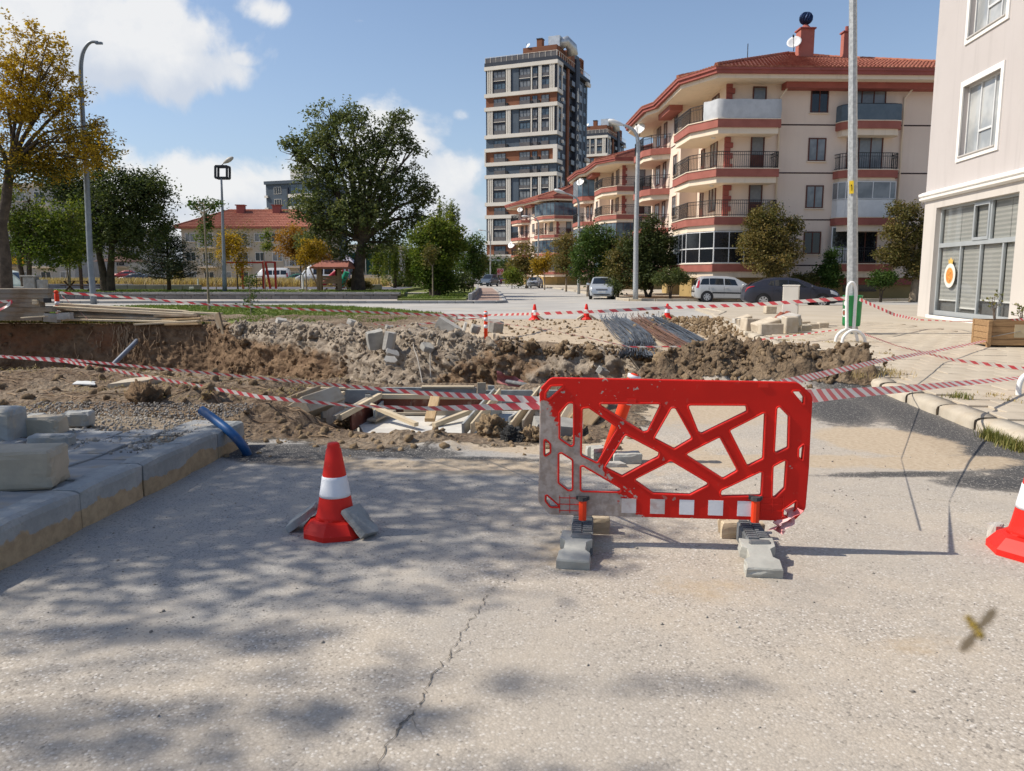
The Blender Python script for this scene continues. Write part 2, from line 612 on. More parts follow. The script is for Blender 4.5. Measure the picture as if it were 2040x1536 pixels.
def terrain_fields(x, y):
 P = np.stack([x, y, np.zeros_like(x)], 1)
 n1 = fbm(P*.9, 4, 3)
 n2 = fbm(P*3.1, 4, 11)
 n3 = fbm(P*9.0, 3, 23)
 dd = sd_poly(x, y, TR_DEEP)
 ds = sd_poly(x, y, TR_SHALLOW)
 near_lip = 1-sstep(.15, 1.15, np.minimum(ds, dd)+.35*n1)
 left_dirt = sstep(6.9, 7.5, y+.35*n1)*(1-sstep(-2.5, -1.5, x+.5*n1))
 heap_c = [(2.35, 12.6, .9, .9), (3.3, 12.4, 1.0, 1.0), (4.2, 12.0, 1.0, 1.1), (5.0, 11.5, .8, .9), (3.7, 13.0, 1.2, .9)]
 heap = 0
 for cx, cy, rx, ry in heap_c:
  heap = np.maximum(heap, np.clip(1.15-((x-cx)/rx)**2-((y-cy)/ry)**2, 0, 1.2)/1.15)
 heapm = sstep(.02, .25, heap)
 far_dirt = sstep(14.2, 15.2, y)*sstep(-3.0, -2.0, x+.6*n1)*(1-sstep(27.0, 28.2, y+1.2*n1))
 soil = np.clip(np.maximum.reduce([near_lip, left_dirt, heapm]), 0, 1)
 soil = np.where(y < 6.6, 0, soil)
 dark = np.maximum.reduce([ell(x, y, -1.95, 6.65, .72, .42, -.25), .8*ell(x, y, -1.1, 6.72, .8, .22, -.12), .5*ell(x, y, -.2, 6.45, 1.0, .16, -.1), -.0+.86*g_ell(x, y, (4.1, 5.6), (4.75, 11.4), .46, .9), .72*ell(x, y, 3.85, 9.0, .55, 1.4, -.3), .5*ell(x, y, 3.1, 5.95, 1.2, .14, .05), .6*ell(x, y, 3.75, 5.7, .7, .35, 0)])
 dark = dark*(y < 14)
 dust = np.maximum.reduce([.85*ell(x, y, -.6, 7.35, 2.0, .5, -.1), .9*ell(x, y, .6, 6.9, 1.4, .35, -.1), .55*ell(x, y, -.4, 6.2, 2.2, .35, -.1), 1.0*ell(x, y, 3.55, 7.2, .65, .75, .3), .9*ell(x, y, 3.6, 6.35, .8, .3, .1), .7*ell(x, y, 2.2, 6.4, 1.6, .3, 0), .36*ell(x, y, 1.0, 3.7, .6, .3, .2), .33*ell(x, y, 1.75, 3.1, .55, .22, .2), .36*ell(x, y, .3, 4.2, .4, .5, 0), .55*ell(x, y, 2.0, 9.0, 1.6, 1.5, 0), .92*far_dirt, .45*left_dirt])
 grey = .95*sstep(1.1, -1.5, x-.1*(y-3))*sstep(2.2, 4.4, y)*(1-sstep(7.2, 8.0, y))+.55*ell(x, y, .3, 6.0, 1.5, .25, -.08)  # grey of the smooth asphalt, with the tree shade at left put into it
 grey = np.maximum(grey, .9*sstep(26.5, 28, y))
 z = .004*n1
 z = z+soil*(.025+.03*n2+.02*n3)*sstep(6.7, 7.6, y)
 z = z+left_dirt*(.10+.07*n1)*sstep(7.0, 8.0, y)*(1-near_lip*.3)
 z = z+.10*np.clip(1-((x+6.3)/2.6)**2-((y-11.0)/1.3)**2, 0, 1)
 hn = ridged(P*1.3, 3, 5)
 lump = (.055*billow(P*2.6, 51))+.07*billow(P*5.5, 52)+.06*billow(P*11, 53)+.045*billow(P*21, 54)
 z = z+heap*(.32+.10*hn)+sstep(.1, .6, heap)*(.13*ridged(P*np.array([2.3, 1.6, 1]), 3, 61)+.05*fbm(P*7, 3, 63))+sstep(.03, .35, heap)*lump
 z = z+left_dirt*.24*(lump-.055*billow(P*2.6, 51))*sstep(7.2, 7.8, y)
 z = z+far_dirt*(.03+.035*n2+.012*n3)-.0
 z = np.where((x > -2.2)&(x < .75)&(y > 7.3)&(y < 8.6), z*.35-.02, z)
 for cx, cy, rx, ry, h in [(-.95, 7.25, .45, .2, .07), (-1.9, 7.5, .4, .2, .05), (-2.7, 8.0, .5, .4, .10), (-.6, 6.95, .4, .18, .06), (-3.6, 8.8, .5, .4, .14), (-3.0, 7.6, .5, .3, .08)]:
  g = np.clip(1-((x-cx)/rx)**2-((y-cy)/ry)**2, 0, 1)
  z = z+g*h*(1+.9*n3+.5*n2)
 z = z-(.62+.45*sstep(.9, 1.5, -ds))*sstep(-.05, 1.25, -ds+.10*n2)
 z = np.where(ds < -.5, np.minimum(z, -.15), z)
 z = np.where(dd < .1, np.minimum(z, z*0-1.75*sstep(-.05, .55, -dd+.1*n2)+np.maximum(z, -.5)*(1-sstep(-.05, .3, -dd))), z)
 return z, soil, dust, dark, grey, heapm
def terrain_z(x, y):
 z, *_ = terrain_fields(np.array([float(x)]), np.array([float(y)]))
 return float(z[0])
X0, X1 = -22.0, 8.0
xs = np.concatenate([np.arange(X0, -8, .10), np.arange(-8, X1+.01, .042)])
ys = np.concatenate([np.arange(-6, 2, .4), np.arange(2, 6.5, .08), np.arange(6.5, 14.5, .04), np.arange(14.5, 28.51, .09)])
gx, gy = np.meshgrid(xs, ys)
fx, fy = gx.ravel(), gy.ravel()
tz, a_soil, a_dust, a_dark, a_grey, a_heap = terrain_fields(fx, fy)
under_r = sstep(.05, .25, fx-kerb_r(fy))
tz = tz*(1-under_r)-.06*under_r
nx, ny = len(xs), len(ys)
ii = (np.arange(ny-1)[:, None]*nx+np.arange(nx-1)[None, :]).ravel()
F = np.stack([ii, ii+1, ii+nx+1, ii+nx], 1)
road = struct(np_mesh('road', np.stack([fx, fy, tz], 1), F, M_road, None, dict(soil=a_soil, dust=a_dust, dark=a_dark, grey=a_grey, heap=a_heap), True), 'worn pale asphalt road cut open by the excavation')
del gx, gy, fx, fy, tz, F
# outer ground, one sheet to the horizon round the road
b = MB()
E = 2500
q = [(-E, -E), (X0, -E), (xs[-1], -E), (E, -E)]
for (xa, xb) in ((-E, X0), (X0, xs[-1]), (xs[-1], E)):
 for (ya, yb) in ((-E, -6), (-6, ys[-1]), (ys[-1], E)):
  if xa == X0 and ya == -6:
   continue
  b.add([(xa, ya, -.03), (xb, ya, -.03), (xb, yb, -.03), (xa, yb, -.03)], [(0, 1, 2, 3)])
struct(b.build('ground', M_soil_far))
# --------------------------------------------------------------- far wall of the excavation with its spoil
def bank_material():
 t = NT('cut_earth')
 p = t.pos()
 sp, top = t.attr('spoil'), t.attr('red')
 n = t.noise(p, 3.2, 7, .68)
 f = t.noise(p, 21, 6, .7)
 brown = t.mix(t.rng(n, .36, .62), (.115, .070, .042), (.245, .162, .098))
 brown = t.mix(t.math('MULTIPLY', top, t.rng(t.noise(p, 1.1, 5), .4, .62)), brown, (.225, .105, .055))
 brown = t.mix(t.rng(f, .55, .75, 0, .55), brown, (.33, .235, .15))
 grey = t.mix(t.rng(n, .34, .64), (.21, .165, .125), (.40, .335, .26))
 grey = t.mix(t.rng(f, .55, .72, 0, .5), grey, (.17, .125, .09))
 k = t.rng(t.math('ADD', sp, t.math('MULTIPLY', t.math('SUBTRACT', t.noise(p, 2.2, 6, .7), .5), 1.0)), .36, .64)
 c = t.mix(k, brown, grey)
 nm = t.bump(t.math('ADD', t.noise(p, 30, 7, .75), t.math('MULTIPLY', t.vor(p, 16), .35)), .8, .045)
 return t.fin(c, .95, nm, 0, .15)
M_bank = bank_material()
def resample(pts, step):
 P = np.array(pts, float)
 seg = np.hypot(*np.diff(P, axis=0).T)
 s = np.concatenate([[0], np.cumsum(seg)])
 u = np.arange(0, s[-1], step)
 return np.stack([np.interp(u, s, P[:, i]) for i in range(P.shape[1])], 1)
L = resample(FAR, .045)
for _ in range(12):
 L[1:-1] = .25*L[:-2]+.5*L[1:-1]+.25*L[2:]
tg = np.gradient(L, axis=0)
tg/=np.hypot(tg[:, 0], tg[:, 1])[:, None]
nrm = np.stack([tg[:, 1], -tg[:, 0]], 1)
spx = 1020+FPX*L[:, 0]/L[:, 1]
NS = len(L)
gauss = lambda c, w:np.exp(-((spx-c)/w)**2)
heap_h = .02+.09*sstep(430, 490, spx)*(1-sstep(860, 900, spx))+.08*gauss(560, 50)+.05*gauss(650, 35)+.16*gauss(800, 55)+.17*gauss(905, 40)+.05*sstep(930, 980, spx)
slump = .12+.95*gauss(800, 75)+.45*gauss(650, 90)+.25*gauss(1190, 60)+.35*gauss(1060, 60)-.25*gauss(900, 22)
heap_w = .35+.9*sstep(430, 500, spx)*(1-sstep(900, 960, spx))
rows = []
prof = [(-1.0, 0, 0), (-.8, .25, 0), (-.6, .6, 0), (-.42, .85, 0), (-.25, 1.0, 0), (-.1, 1.0, 0), (0, .9, 0), (.03, .72, 0), (.06, .45, 0), (.08, .15, .02)]
NV = 46
for k in range(NV):
 t_ = (k+1)/NV
 prof.append((.09+.22*t_, None, t_))
off, zz, spo, red = [], [], [], []
for (o_, hz, t_) in prof:
 if hz is not None:
  off.append(np.where(o_ < 0, o_*heap_w*1.3, o_*heap_w))
  zz.append(.0+heap_h*hz-.03*(o_ <= -.99))
 else:
  off.append(.09*heap_w+o_-.09+slump*t_**1.3)
  zz.append(heap_h*.12*(1-t_)-1.8*t_)
 tt = t_ if hz is None else 0.0
 spo.append(np.clip(sstep(430, 500, spx)*(1.0-2.3*tt*(1-gauss(800, 85))*(1-sstep(880, 1000, spx)*.7))*(1-.55*sstep(880, 980, spx))+gauss(800, 70)*.4+.28*sstep(1000, 1150, spx), 0, 1))
 red.append(np.clip((1-sstep(230, 320, spx))*(1-abs(tt-.28)*2.2), 0, 1)+0*spx)
off, zz, spo, red = map(np.array, (off, zz, spo, red))
PX = L[None, :, 0]+nrm[None, :, 0]*off
PY = L[None, :, 1]+nrm[None, :, 1]*off
V = np.stack([PX.ravel(), PY.ravel(), zz.ravel()], 1)
amp = np.broadcast_to((.06+.16*sstep(430, 520, spx)+.05*sstep(950, 1050, spx))[None, :], off.shape).ravel().copy()
fade = np.broadcast_to(np.array([0, .3, .7]+[1]*(len(prof)-3))[:, None], off.shape).ravel()
d1 = ridged(V*np.array([1.3, 1.3, 1.6]), 4, 31)*1.0+.6*fbm(V*2.2, 3, 37)
d2 = .6*fbm(V*6.0, 4, 41)+.30*billow(V*4.0, 46)+.45*billow(V*9.5, 47)+.45*billow(V*19, 48)
disp = (d1*amp*.8+d2*(.06+.035*(amp > .12)))*fade
NN = np.broadcast_to(nrm[None, :, :], off.shape+(2, )).reshape(-1, 2)
wallw = np.broadcast_to(np.array([.35]*6+[.7]*4+[1.0]*NV)[:, None], off.shape).ravel()
V[:, 0] += NN[:, 0]*disp*wallw
V[:, 1] += NN[:, 1]*disp*wallw
V[:, 2] += disp*(1.15-wallw)*.9*(amp > .1)
ii = (np.arange(len(prof)-1)[:, None]*NS+np.arange(NS-1)[None, :]).ravel()
F = np.stack([ii, ii+NS, ii+NS+1, ii+1], 1)
bank = struct(np_mesh('earth_bank', V, F, M_bank, None, dict(spoil=spo.ravel(), red=red.ravel()), True), 'cut face of the trench, brown earth on the left and pale spoil in the middle')
def bank_pt(px, k):
 """point on the bank mesh at photo column px, profile row k"""
 j = int(np.argmin(np.abs(spx-px)))
 return Vector(V[k*NS+j])
# --------------------------------------------------------------- loose clods
bm = bmesh.new()
bmesh.ops.create_icosphere(bm, subdivisions=2, radius=1)
ICO2 = np.array([v.co[:] for v in bm.verts])
ICO2F = np.array([[v.index for v in f.verts] for f in bm.faces])
bm.free()
bm = bmesh.new()
bmesh.ops.create_icosphere(bm, subdivisions=1, radius=1)
ICO1 = np.array([v.co[:] for v in bm.verts])
ICO1F = np.array([[v.index for v in f.verts] for f in bm.faces])
bm.free()
def rand_rot(n):
 q_ = RNG.normal(size=(n, 4))
 q_/=np.linalg.norm(q_, axis=1)[:, None]
 w, x, y, z = q_.T
 return np.stack([np.stack([1-2*(y*y+z*z), 2*(x*y-z*w), 2*(x*z+y*w)], -1), np.stack([2*(x*y+z*w), 1-2*(x*x+z*z), 2*(y*z-x*w)], -1), np.stack([2*(x*z-y*w), 2*(y*z+x*w), 1-2*(x*x+y*y)], -1)], -2)
bm = bmesh.new()
bmesh.ops.create_icosphere(bm, subdivisions=3, radius=1)
ICOM = np.array([v.co[:] for v in bm.verts])
ICOMF = np.array([[v.index for v in f.verts] for f in bm.faces])
bm.free()
def rocks_multi(name, P, S, m, rough=.35, label=None):
 """small crumbs coarse, larger lumps with finer surface; joined afterwards into one object"""
 P, S = np.asarray(P, float), np.asarray(S, float)
 obs = []
 for lo, hi, base in ((0, .022, (ICO1, ICO1F)), (.022, .055, (ICO2, ICO2F)), (.055, 9, (ICOM, ICOMF))):
  k = (S >= lo)&(S < hi)
  if k.any():
   obs.append(rocks(name, P[k], S[k], m, rough, base, (.7, 1.3)))
 Vs, Fs, o = [], [], 0
 for ob in obs:
  me = ob.data
  v = np.empty(len(me.vertices)*3, np.float32)
  me.vertices.foreach_get('co', v)
  f = np.empty(len(me.loops), np.int32)
  me.loops.foreach_get('vertex_index', f)
  Vs.append(v.reshape(-1, 3))
  Fs.append(f.reshape(-1, 3)+o)
  o += len(me.vertices)
  bpy.data.objects.remove(ob)
  bpy.data.meshes.remove(me)
 return stuff(np_mesh(name, np.concatenate(Vs), np.concatenate(Fs), m, None, None, False), label)
def rocks(name, P, S, m, rough=.35, base=(ICO1, ICO1F), flat=(.75, 1.25), label=None, attrs=None):
 P, S = np.asarray(P, float), np.asarray(S, float)
 n = len(P)
 bv, bf = base
 k = len(bv)
 ax = RNG.uniform(flat[0], flat[1], (n, 1, 3))*np.array([1, 1, .8])
 q = (bv[None]*1.05+RNG.uniform(-50, 50, (n, 1, 3))).reshape(-1, 3)
 nz = (.9*ridged(q, 2, 7)+.8*billow(q*1.9, 9)+(.5*billow(q*4.0, 10) if k > 100 else 0)+(.45*billow(q*7.5, 11)+.3*billow(q*14, 12) if k > 300 else 0)).reshape(n, k, 1)
 loc = bv[None]*np.clip(1+rough*nz, .35, 1.8)
 loc = loc*ax
 V_ = np.einsum('nij,nkj->nki', rand_rot(n), loc)*S[:, None, None]+P[:, None, :]
 F_ = (bf[None]+(np.arange(n)*k)[:, None, None]).reshape(-1, 3)
 at = {a:np.repeat(v, k) for a, v in (attrs or {}).items()}
 return np_mesh(name, V_.reshape(-1, 3), F_, m, None, at, False)
def scatter(n, fx_, z_off=0.0, smin=.015, smax=.06, power=2.0):
 """fx_ gives plan points; returns positions on the terrain and sizes"""
 pts = np.array([fx_() for _ in range(n)])
 z = terrain_fields(pts[:, 0], pts[:, 1])[0]
 s = smin+(smax-smin)*RNG.random(n)**power
 return np.column_stack([pts, z+s*.35+z_off]), s
M_clod = mat('clod_earth', (.25, .18, .112), (.125, .085, .052), 6, .95, bump=.9, bscale=55, bdist=.02, spec=.1)
M_clod2 = mat('tan_clod', (.29, .21, .13), (.19, .135, .08), 7, .95, bump=.9, bscale=45, bdist=.02, spec=.1)
M_spoil = mat('pale_spoil', (.38, .32, .25), (.25, .20, .15), 6, .95, bump=.9, bscale=55, bdist=.02, spec=.1)
M_brown = mat('brown_clod', (.20, .135, .082), (.12, .078, .048), 6, .95, bump=.9, bscale=55, bdist=.02, spec=.1)
M_peb = mat('pebble', (.42, .38, .32), (.20, .18, .16), .8, .9)
P1, S1 = scatter(2600, lambda:(random.gauss(3.7, 1.05), random.gauss(12.0, .62)), 0, .006, .05, 4)
ok = (P1[:, 0] > 1.5)&(P1[:, 0] < 6.1)
rocks_multi('soil_clods', P1[ok], S1[ok]*.9, M_clod, .62, 'brown crumbly clods on the soil heap behind the red barrier')
P1, S1 = scatter(800, lambda:(random.uniform(-4.4, 1.4), random.gauss(7.25, .32)), -.012, .006, .04, 5)
rocks_multi('lip_clods', P1, S1, M_clod2, .38, 'small clods along the near lip of the pit')
P1, S1 = scatter(900, lambda:(random.uniform(-9.5, -2.2), random.uniform(7.2, 11.5)), -.005, .008, .06, 5)
rocks_multi('verge_clods', P1, S1, M_clod, .38, 'small clods on the trampled verge left of the pit')
P1, S1 = scatter(900, lambda:(random.uniform(-2.2, 6.4), random.uniform(15.5, 27)), 0, .01, .055, 3)
rocks_multi('dirt_crumbs', P1, S1, M_clod2, .38, 'crumbs of earth on the compacted dirt beyond the trench')
P1, S1 = scatter(900, lambda:(random.uniform(-2.6, 4.2), 2.0+5.0*random.random()**.8), 0, .002, .008, 4)
ok = P1[:, 0] > kerb_l(P1[:, 1])
rocks_multi('pebbles', P1[ok], S1[ok], M_peb, .38, 'pebbles strewn over the road')
# clods and stones sitting in the wall and on the spoil
PP, SS, kind_ = [], [], []
for _ in range(9000):
 j = random.randrange(int(NS*.22), NS)
 pxj = spx[j]
 if pxj < 430 and random.random() < .72:
  continue
 k = random.choice([random.randrange(2, 12), random.randrange(8, len(prof)-2)])
 PP.append(V[k*NS+j]+np.array([random.uniform(-.04, .04), random.uniform(-.03, .03), random.uniform(-.05, .05)]))
 SS.append(.008+.034*random.random()**2.5 if random.random() < .985 else random.uniform(.05, .05 if pxj < 430 else .13))
 wall_t = max(0, (k-10)/NV)
 pale = (pxj > 470) and (wall_t < .12 or 735 < pxj < 870) and pxj < 1000
 if not pale and pxj < 735 and random.random() < .5:
  PP.pop(), SS.pop()
  continue
 kind_.append(0 if pale else (2 if pxj > 880 else 1))
PP, SS, kind_ = np.array(PP), np.array(SS), np.array(kind_)
for kk, (nm, m, lb) in enumerate((('spoil_clods', M_spoil, 'pale lumps of spoil heaped on the far edge of the trench'), ('wall_clods', M_brown, 'dark lumps of earth in the cut face of the trench'), ('bank_clods', M_clod, 'tan lumps of earth on the bank behind the formwork'))):
 s_ = kind_ == kk
 rocks_multi(nm, PP[s_], SS[s_], m, .6, lb)
# single big clods one can point at
def boulder(name, label, p, s, m, rough=.28, flat=(.85, 1.15)):
 o = rocks(name, [(0, 0, 0)], [s], m, rough*1.45, (ICO3, ICO3F), flat)
 o.location = p
 return tag(o, label, 'clod')
bm = bmesh.new()
bmesh.ops.create_icosphere(bm, subdivisions=5, radius=1)
ICO3 = np.array([v.co[:] for v in bm.verts])
ICO3F = np.array([[v.index for v in f.verts] for f in bm.faces])
bm.free()
def on(px, py, dz=0.0):
 """point of the terrain seen near a photo pixel"""
 p = G(px, py)
 for _ in range(3):
  p = G(px, py, terrain_z(p.x, p.y))
 p.z += dz
 return p
boulder('earth_clod', 'big brown clod of earth at the mouth of the concrete channel', on(980, 866, .05), .135, M_clod2, .25)
boulder('bitumen_lump', 'black lump of broken bitumen beside the big brown clod', on(1022, 876, .03), .085, mat('bitumen', (.02, .02, .02), (.05, .048, .045), 8, .7, bump=1, bscale=40, bdist=.03))
boulder('earth_clod', 'flat tan clod between the bitumen lump and the barrier', on(1062, 876, .03), .10, M_clod2, .3, (.9, 1.3))
boulder('earth_clod', 'tall yellowish clod standing at the left end of the soil heap', W(1322, 722, 12.3), .19, M_clod2, .22, (.7, 1.0))
boulder('earth_clod', 'broad brown clod crowning the middle of the soil heap', W(1432, 712, 12.4), .16, M_clod, .34)
boulder('earth_clod', 'tan clod below the crown of the soil heap, facing the barrier', W(1430, 745, 11.6), .12, M_clod2, .3)
boulder('earth_clod', 'broad tan clod right of the crown of the soil heap', W(1510, 718, 12.4), .17, M_clod2, .3)
boulder('earth_clod', 'brown clod on the right shoulder of the soil heap', W(1572, 728, 12.2), .14, M_clod, .36)
boulder('earth_clod', 'dark turf clod with dry grass on the left verge', on(292, 806, .0), .17, M_brown, .35, (.8, 1.3))
boulder('earth_clod', 'small pale clod at the foot of the left strut of the formwork', on(683, 842, .02), .11, M_clod2, .3)
# ================================================================== KERBS AND PAVEMENTS
def kerb_mat(name, c1, c2, stain, hi):
 """concrete; mud has dried in a tide line on the lower road face"""
 t = NT(name)
 o, p = t.obj(), t.pos()
 n = t.noise(o, 7, 6, .6)
 c = t.mix(t.rng(n, .35, .65), c1, c2)
 c = t.mix(t.rng(t.noise(o, 40, 4, .6), .5, .75, 0, .5), c, tuple(x*.75 for x in c1))
 sp = t.n('ShaderNodeSeparateXYZ')
 t.put(sp.inputs[0], p)
 lim = t.math('SUBTRACT', t.math('ADD', -.05, t.math('MULTIPLY', t.noise(p, 1.9, 5, .6), hi)), sp.outputs[2])
 k = t.rng(lim, -.004, .008)
 mud = t.mix(t.rng(t.noise(p, 14, 5, .65), .38, .66), stain, tuple(x*.76 for x in stain))
 c = t.mix(k, c, mud)
 oi = t.n('ShaderNodeObjectInfo').outputs['Random']
 hs = t.n('ShaderNodeHueSaturation')
 t.put(hs.inputs['Value'], t.rng(oi, 0, 1, .92, 1.08, False))
 t.put(hs.inputs['Color'], c)
 nm = t.bump(t.noise(o, 70, 5, .7), .45, .006)
 return t.fin(hs.outputs[0], .85, nm, 0, .25)
M_kerb = kerb_mat('grey_kerb', (.27, .28, .275), (.34, .345, .335), (.42, .31, .19), .36)
M_kerb_r = mat('beige_kerb', (.49, .43, .34), (.42, .365, .285), 4, .9, bump=.4, bscale=50, rand=.06, dirt=(.40, .32, .22), dscale=2.5)
M_pave_l = mat('grey_paver', (.25, .26, .265), (.31, .31, .305), 5, .9, bump=.5, bscale=45, rand=.10, dirt=(.36, .29, .20), dscale=3.5)
M_pave_r = mat('beige_paver', (.47, .405, .315), (.41, .35, .27), 1.6, .9, bump=.35, bscale=45, rand=.05, dirt=(.44, .36, .26), dscale=1.1)
M_sandbed = mat('sand_bed', (.27, .21, .15), (.20, .16, .11), 6, .95, bump=.6, bscale=40)
M_plaza = mat('plaza_slabs', (.46, .40, .315), (.405, .35, .275), .5, .9, bump=.3, bscale=30, dirt=(.44, .37, .27), dscale=.5)
M_conc = mat('concrete', (.36, .345, .31), (.27, .26, .235), 5, .9, bump=.5, bscale=55, rand=.08, dirt=(.33, .275, .21), dscale=3)
M_conc_pale = mat('pale_concrete', (.46, .435, .39), (.37, .35, .315), 5, .9, bump=.5, bscale=45, rand=.06)
M_conc_tan = mat('tan_concrete', (.52, .45, .35), (.43, .36, .27), 6, .9, bump=.5, bscale=50, rand=.08)
# left kerb: stones 0.70 long, 0.25 high
kx0, ky0, kx1, ky1 = -2.715, 3.93, -2.45, 7.03
KL = math.hypot(kx1-kx0, ky1-ky0)
kdir = Vector(((kx1-kx0)/KL, (ky1-ky0)/KL, 0))
kang = math.atan2(kdir.y, kdir.x)
kperp = Vector((-kdir.y, kdir.x, 0))
kerb_left = struct(thing('kerb', 'left kerb of grey stones with dried mud along their foot', 'kerb'))
del kerb_left['category']
prof_k = [(0, -.12), (0, .205), (.012, .235), (.045, .25), (.19, .25), (.20, .243), (.20, -.12)]
joints = [-2.2, -1.5, -.78, -.02, .70, 1.40, 2.07, 2.56, 3.11]
for i in range(len(joints)-1):
 b = MB()
 a0, a1 = joints[i]+.007, joints[i+1]-.007
 sh = random.uniform(-.009, .009)
 drop = -.012 if i == len(joints)-2 else random.uniform(-.004, .004)
 n = len(prof_k)
 nseg = 6
 vs = []
 for k in range(nseg+1):
  u = a0+(a1-a0)*k/nseg
  ins = .012 if k in (0, nseg) else 0
  for (w, z) in prof_k:
   w2 = min(max(w, ins), .20-ins)
   j = random.uniform(-.0025, .0025)
   q = Vector((kx0, ky0, 0))+kdir*u+kperp*(w2+sh+j)
   vs.append((q.x, q.y, z+drop-(ins if z > .2 else 0)+j))
 fs = [(k*n+m_, k*n+m_+1, (k+1)*n+m_+1, (k+1)*n+m_) for k in range(nseg) for m_ in range(n-1)]
 fs += [tuple(range(n)), tuple(nseg*n+m_ for m_ in range(n))[::-1]]
 b.add(vs, fs)
 c_ = Vector((kx0, ky0, 0))+kdir*(a0+a1)/2
 roughen(b.build('kerb_stone', M_kerb, kerb_left, c_), 2, .003, .016)
# left pavement: grey pavers on a sand bed, uneven, fading under gravel at its far end
pav_l = MB()
edge = [Vector((kx0, ky0, 0))+kdir*u+kperp*.20 for u in (-6.0, 3.12)]
pav_l.prism([(edge[0].x, edge[0].y), (edge[1].x, edge[1].y), (edge[1].x-.9, edge[1].y+.35), (-4.6, 7.5), (-8.5, 7.9), (-9.5, -2)], -.05, .196)
pavl = struct(pav_l.build('pavement', M_sandbed), 'left pavement of grey paving stones')
for r_ in range(0, 15):
 for k in range(16):
  u = -1.0+k*.305+(.15 if r_%2 else 0)+.0
  w = .345+r_*.305
  q = Vector((kx0, ky0, 0))+kdir*u+kperp*(w+.02)
  if u > 3.0-.08*r_ or (u > 2.35-.05*r_ and random.random() < .5) or q.x/q.y < -.85:
   continue
  b = MB()
  b.chamfer((0, 0, 0), (.298, .298, .05), .005, kang, 0, .0015)
  o = b.build('paver', M_pave_l, pavl)
  o.location = (q.x, q.y, .196+random.uniform(-.008, .010))
  o.rotation_euler = (random.gauss(0, .018), random.gauss(0, .018), random.gauss(0, .012))
P1, S1 = [], []
for _ in range(3400):
 u = 1.75+2.3*random.random()**.75
 q = Vector((kx0, ky0, 0))+kdir*u+kperp*(.26+2.4*random.random()**1.2)
 if random.random() < .3 and u < 1.9:
  continue
 P1.append((q.x, q.y, .222))
 S1.append(.004+.012*random.random()**2.5)
rocks_multi('gravel', P1, S1, M_peb, .35, 'grey gravel spread over the end of the left pavement')
# loose kerb stones lying on the left pavement
def loose_stone(label, c, size, rot, m=M_kerb_loose if 'M_kerb_loose' in globals() else None, group=None, tilt=(0, 0), bev=.015):
 b = MB()
 b.chamfer((0, 0, 0), size, bev, 0, 0, .004)
 o = b.build('loose_kerb_stone', m)
 o.location = c
 o.rotation_euler = (tilt[0], tilt[1], rot)
 roughen(o, 6, .004, .022)
 return tag(o, label, 'kerb stone', group)
M_kerb_loose = mat('loose_kerb', (.37, .37, .35), (.30, .295, .275), 5, .85, bump=.5, bscale=50, rand=.08, dirt=(.47, .40, .29), dscale=3)
M_kerb_tan = mat('loose_kerb_tan', (.47, .40, .30), (.39, .34, .26), 5, .85, bump=.5, bscale=50, rand=.05)
GL = 'loose kerb stones left on the pavement'
p = G(35, 985, .22)
loose_stone('large kerb stone with a tan side, nearest of those lying on the pavement', (p.x-.33, p.y+.16, .22+.125), (.95, .30, .25), kang-1.32, M_kerb_tan, GL)
p = G(6, 884, .2)
loose_stone('grey kerb stone standing on the pavement at the left edge, behind the large one', (p.x-.16, p.y+.12, .2+.14), (.46, .25, .28), kang-1.5, M_kerb_loose, GL)
p = G(78, 873, .2)
loose_stone('tan faced kerb block in the middle of the row by the dirt', (p.x, p.y+.10, .2+.085), (.29, .22, .17), .06, M_kerb_tan, GL)
p = G(142, 857, .2)
loose_stone('clean grey kerb block at the right end of the row by the dirt', (p.x, p.y+.10, .2+.075), (.24, .20, .15), .12, M_kerb_loose, GL)
p = G(42, 868, .2)
loose_stone('narrow stub of kerb between the standing stone and the tan block', (p.x, p.y+.22, .2+.07), (.14, .2, .15), .3, M_kerb_loose, GL)
p = G(95, 894, .2)
loose_stone('flat kerb piece lying in front of the tan block, its end face pale', (p.x, p.y+.06, .2+.05), (.32, .15, .11), kang-1.45, M_kerb_loose, GL)
# right pavement: sheet, kerb of rounded beige stones, beige pavers
Yk = 6.0
def rk(y, off=0.0):
 a = math.atan2(1, .1055)
 return Vector((kerb_r(y)+off*math.sin(a), y-off*math.cos(a), 0))
poly = [(kerb_r(-6)+.2, -6)]+[(rk(y, .24).x, rk(y, .24).y) for y in (6, 12, 19.6)]+[(rk(19.6).x+.85, 19.7), (6.95, 22), (7.6, 28.0)]
far_edge = [(p.x, p.y) for p in (G(1385, 618), G(1470, 613), G(1690, 612), G(1835, 612))]
poly += far_edge+[(60, 38), (60, -6)]
b = MB()
b.prism(poly, -.06, .122)
pav_r = struct(b.build('pavement', M_plaza), 'wide beige pavement in front of the white building')
kerb_right = struct(thing('kerb', 'right kerb of rounded beige stones', 'kerb'))
del kerb_right['category']
prof_r = [(.0, -.1), (.0, .085), (.02, .12), (.06, .14), (.12, .147), (.235, .15), (.24, -.1)]
yk = -3.2
idx = 0
breaks = []
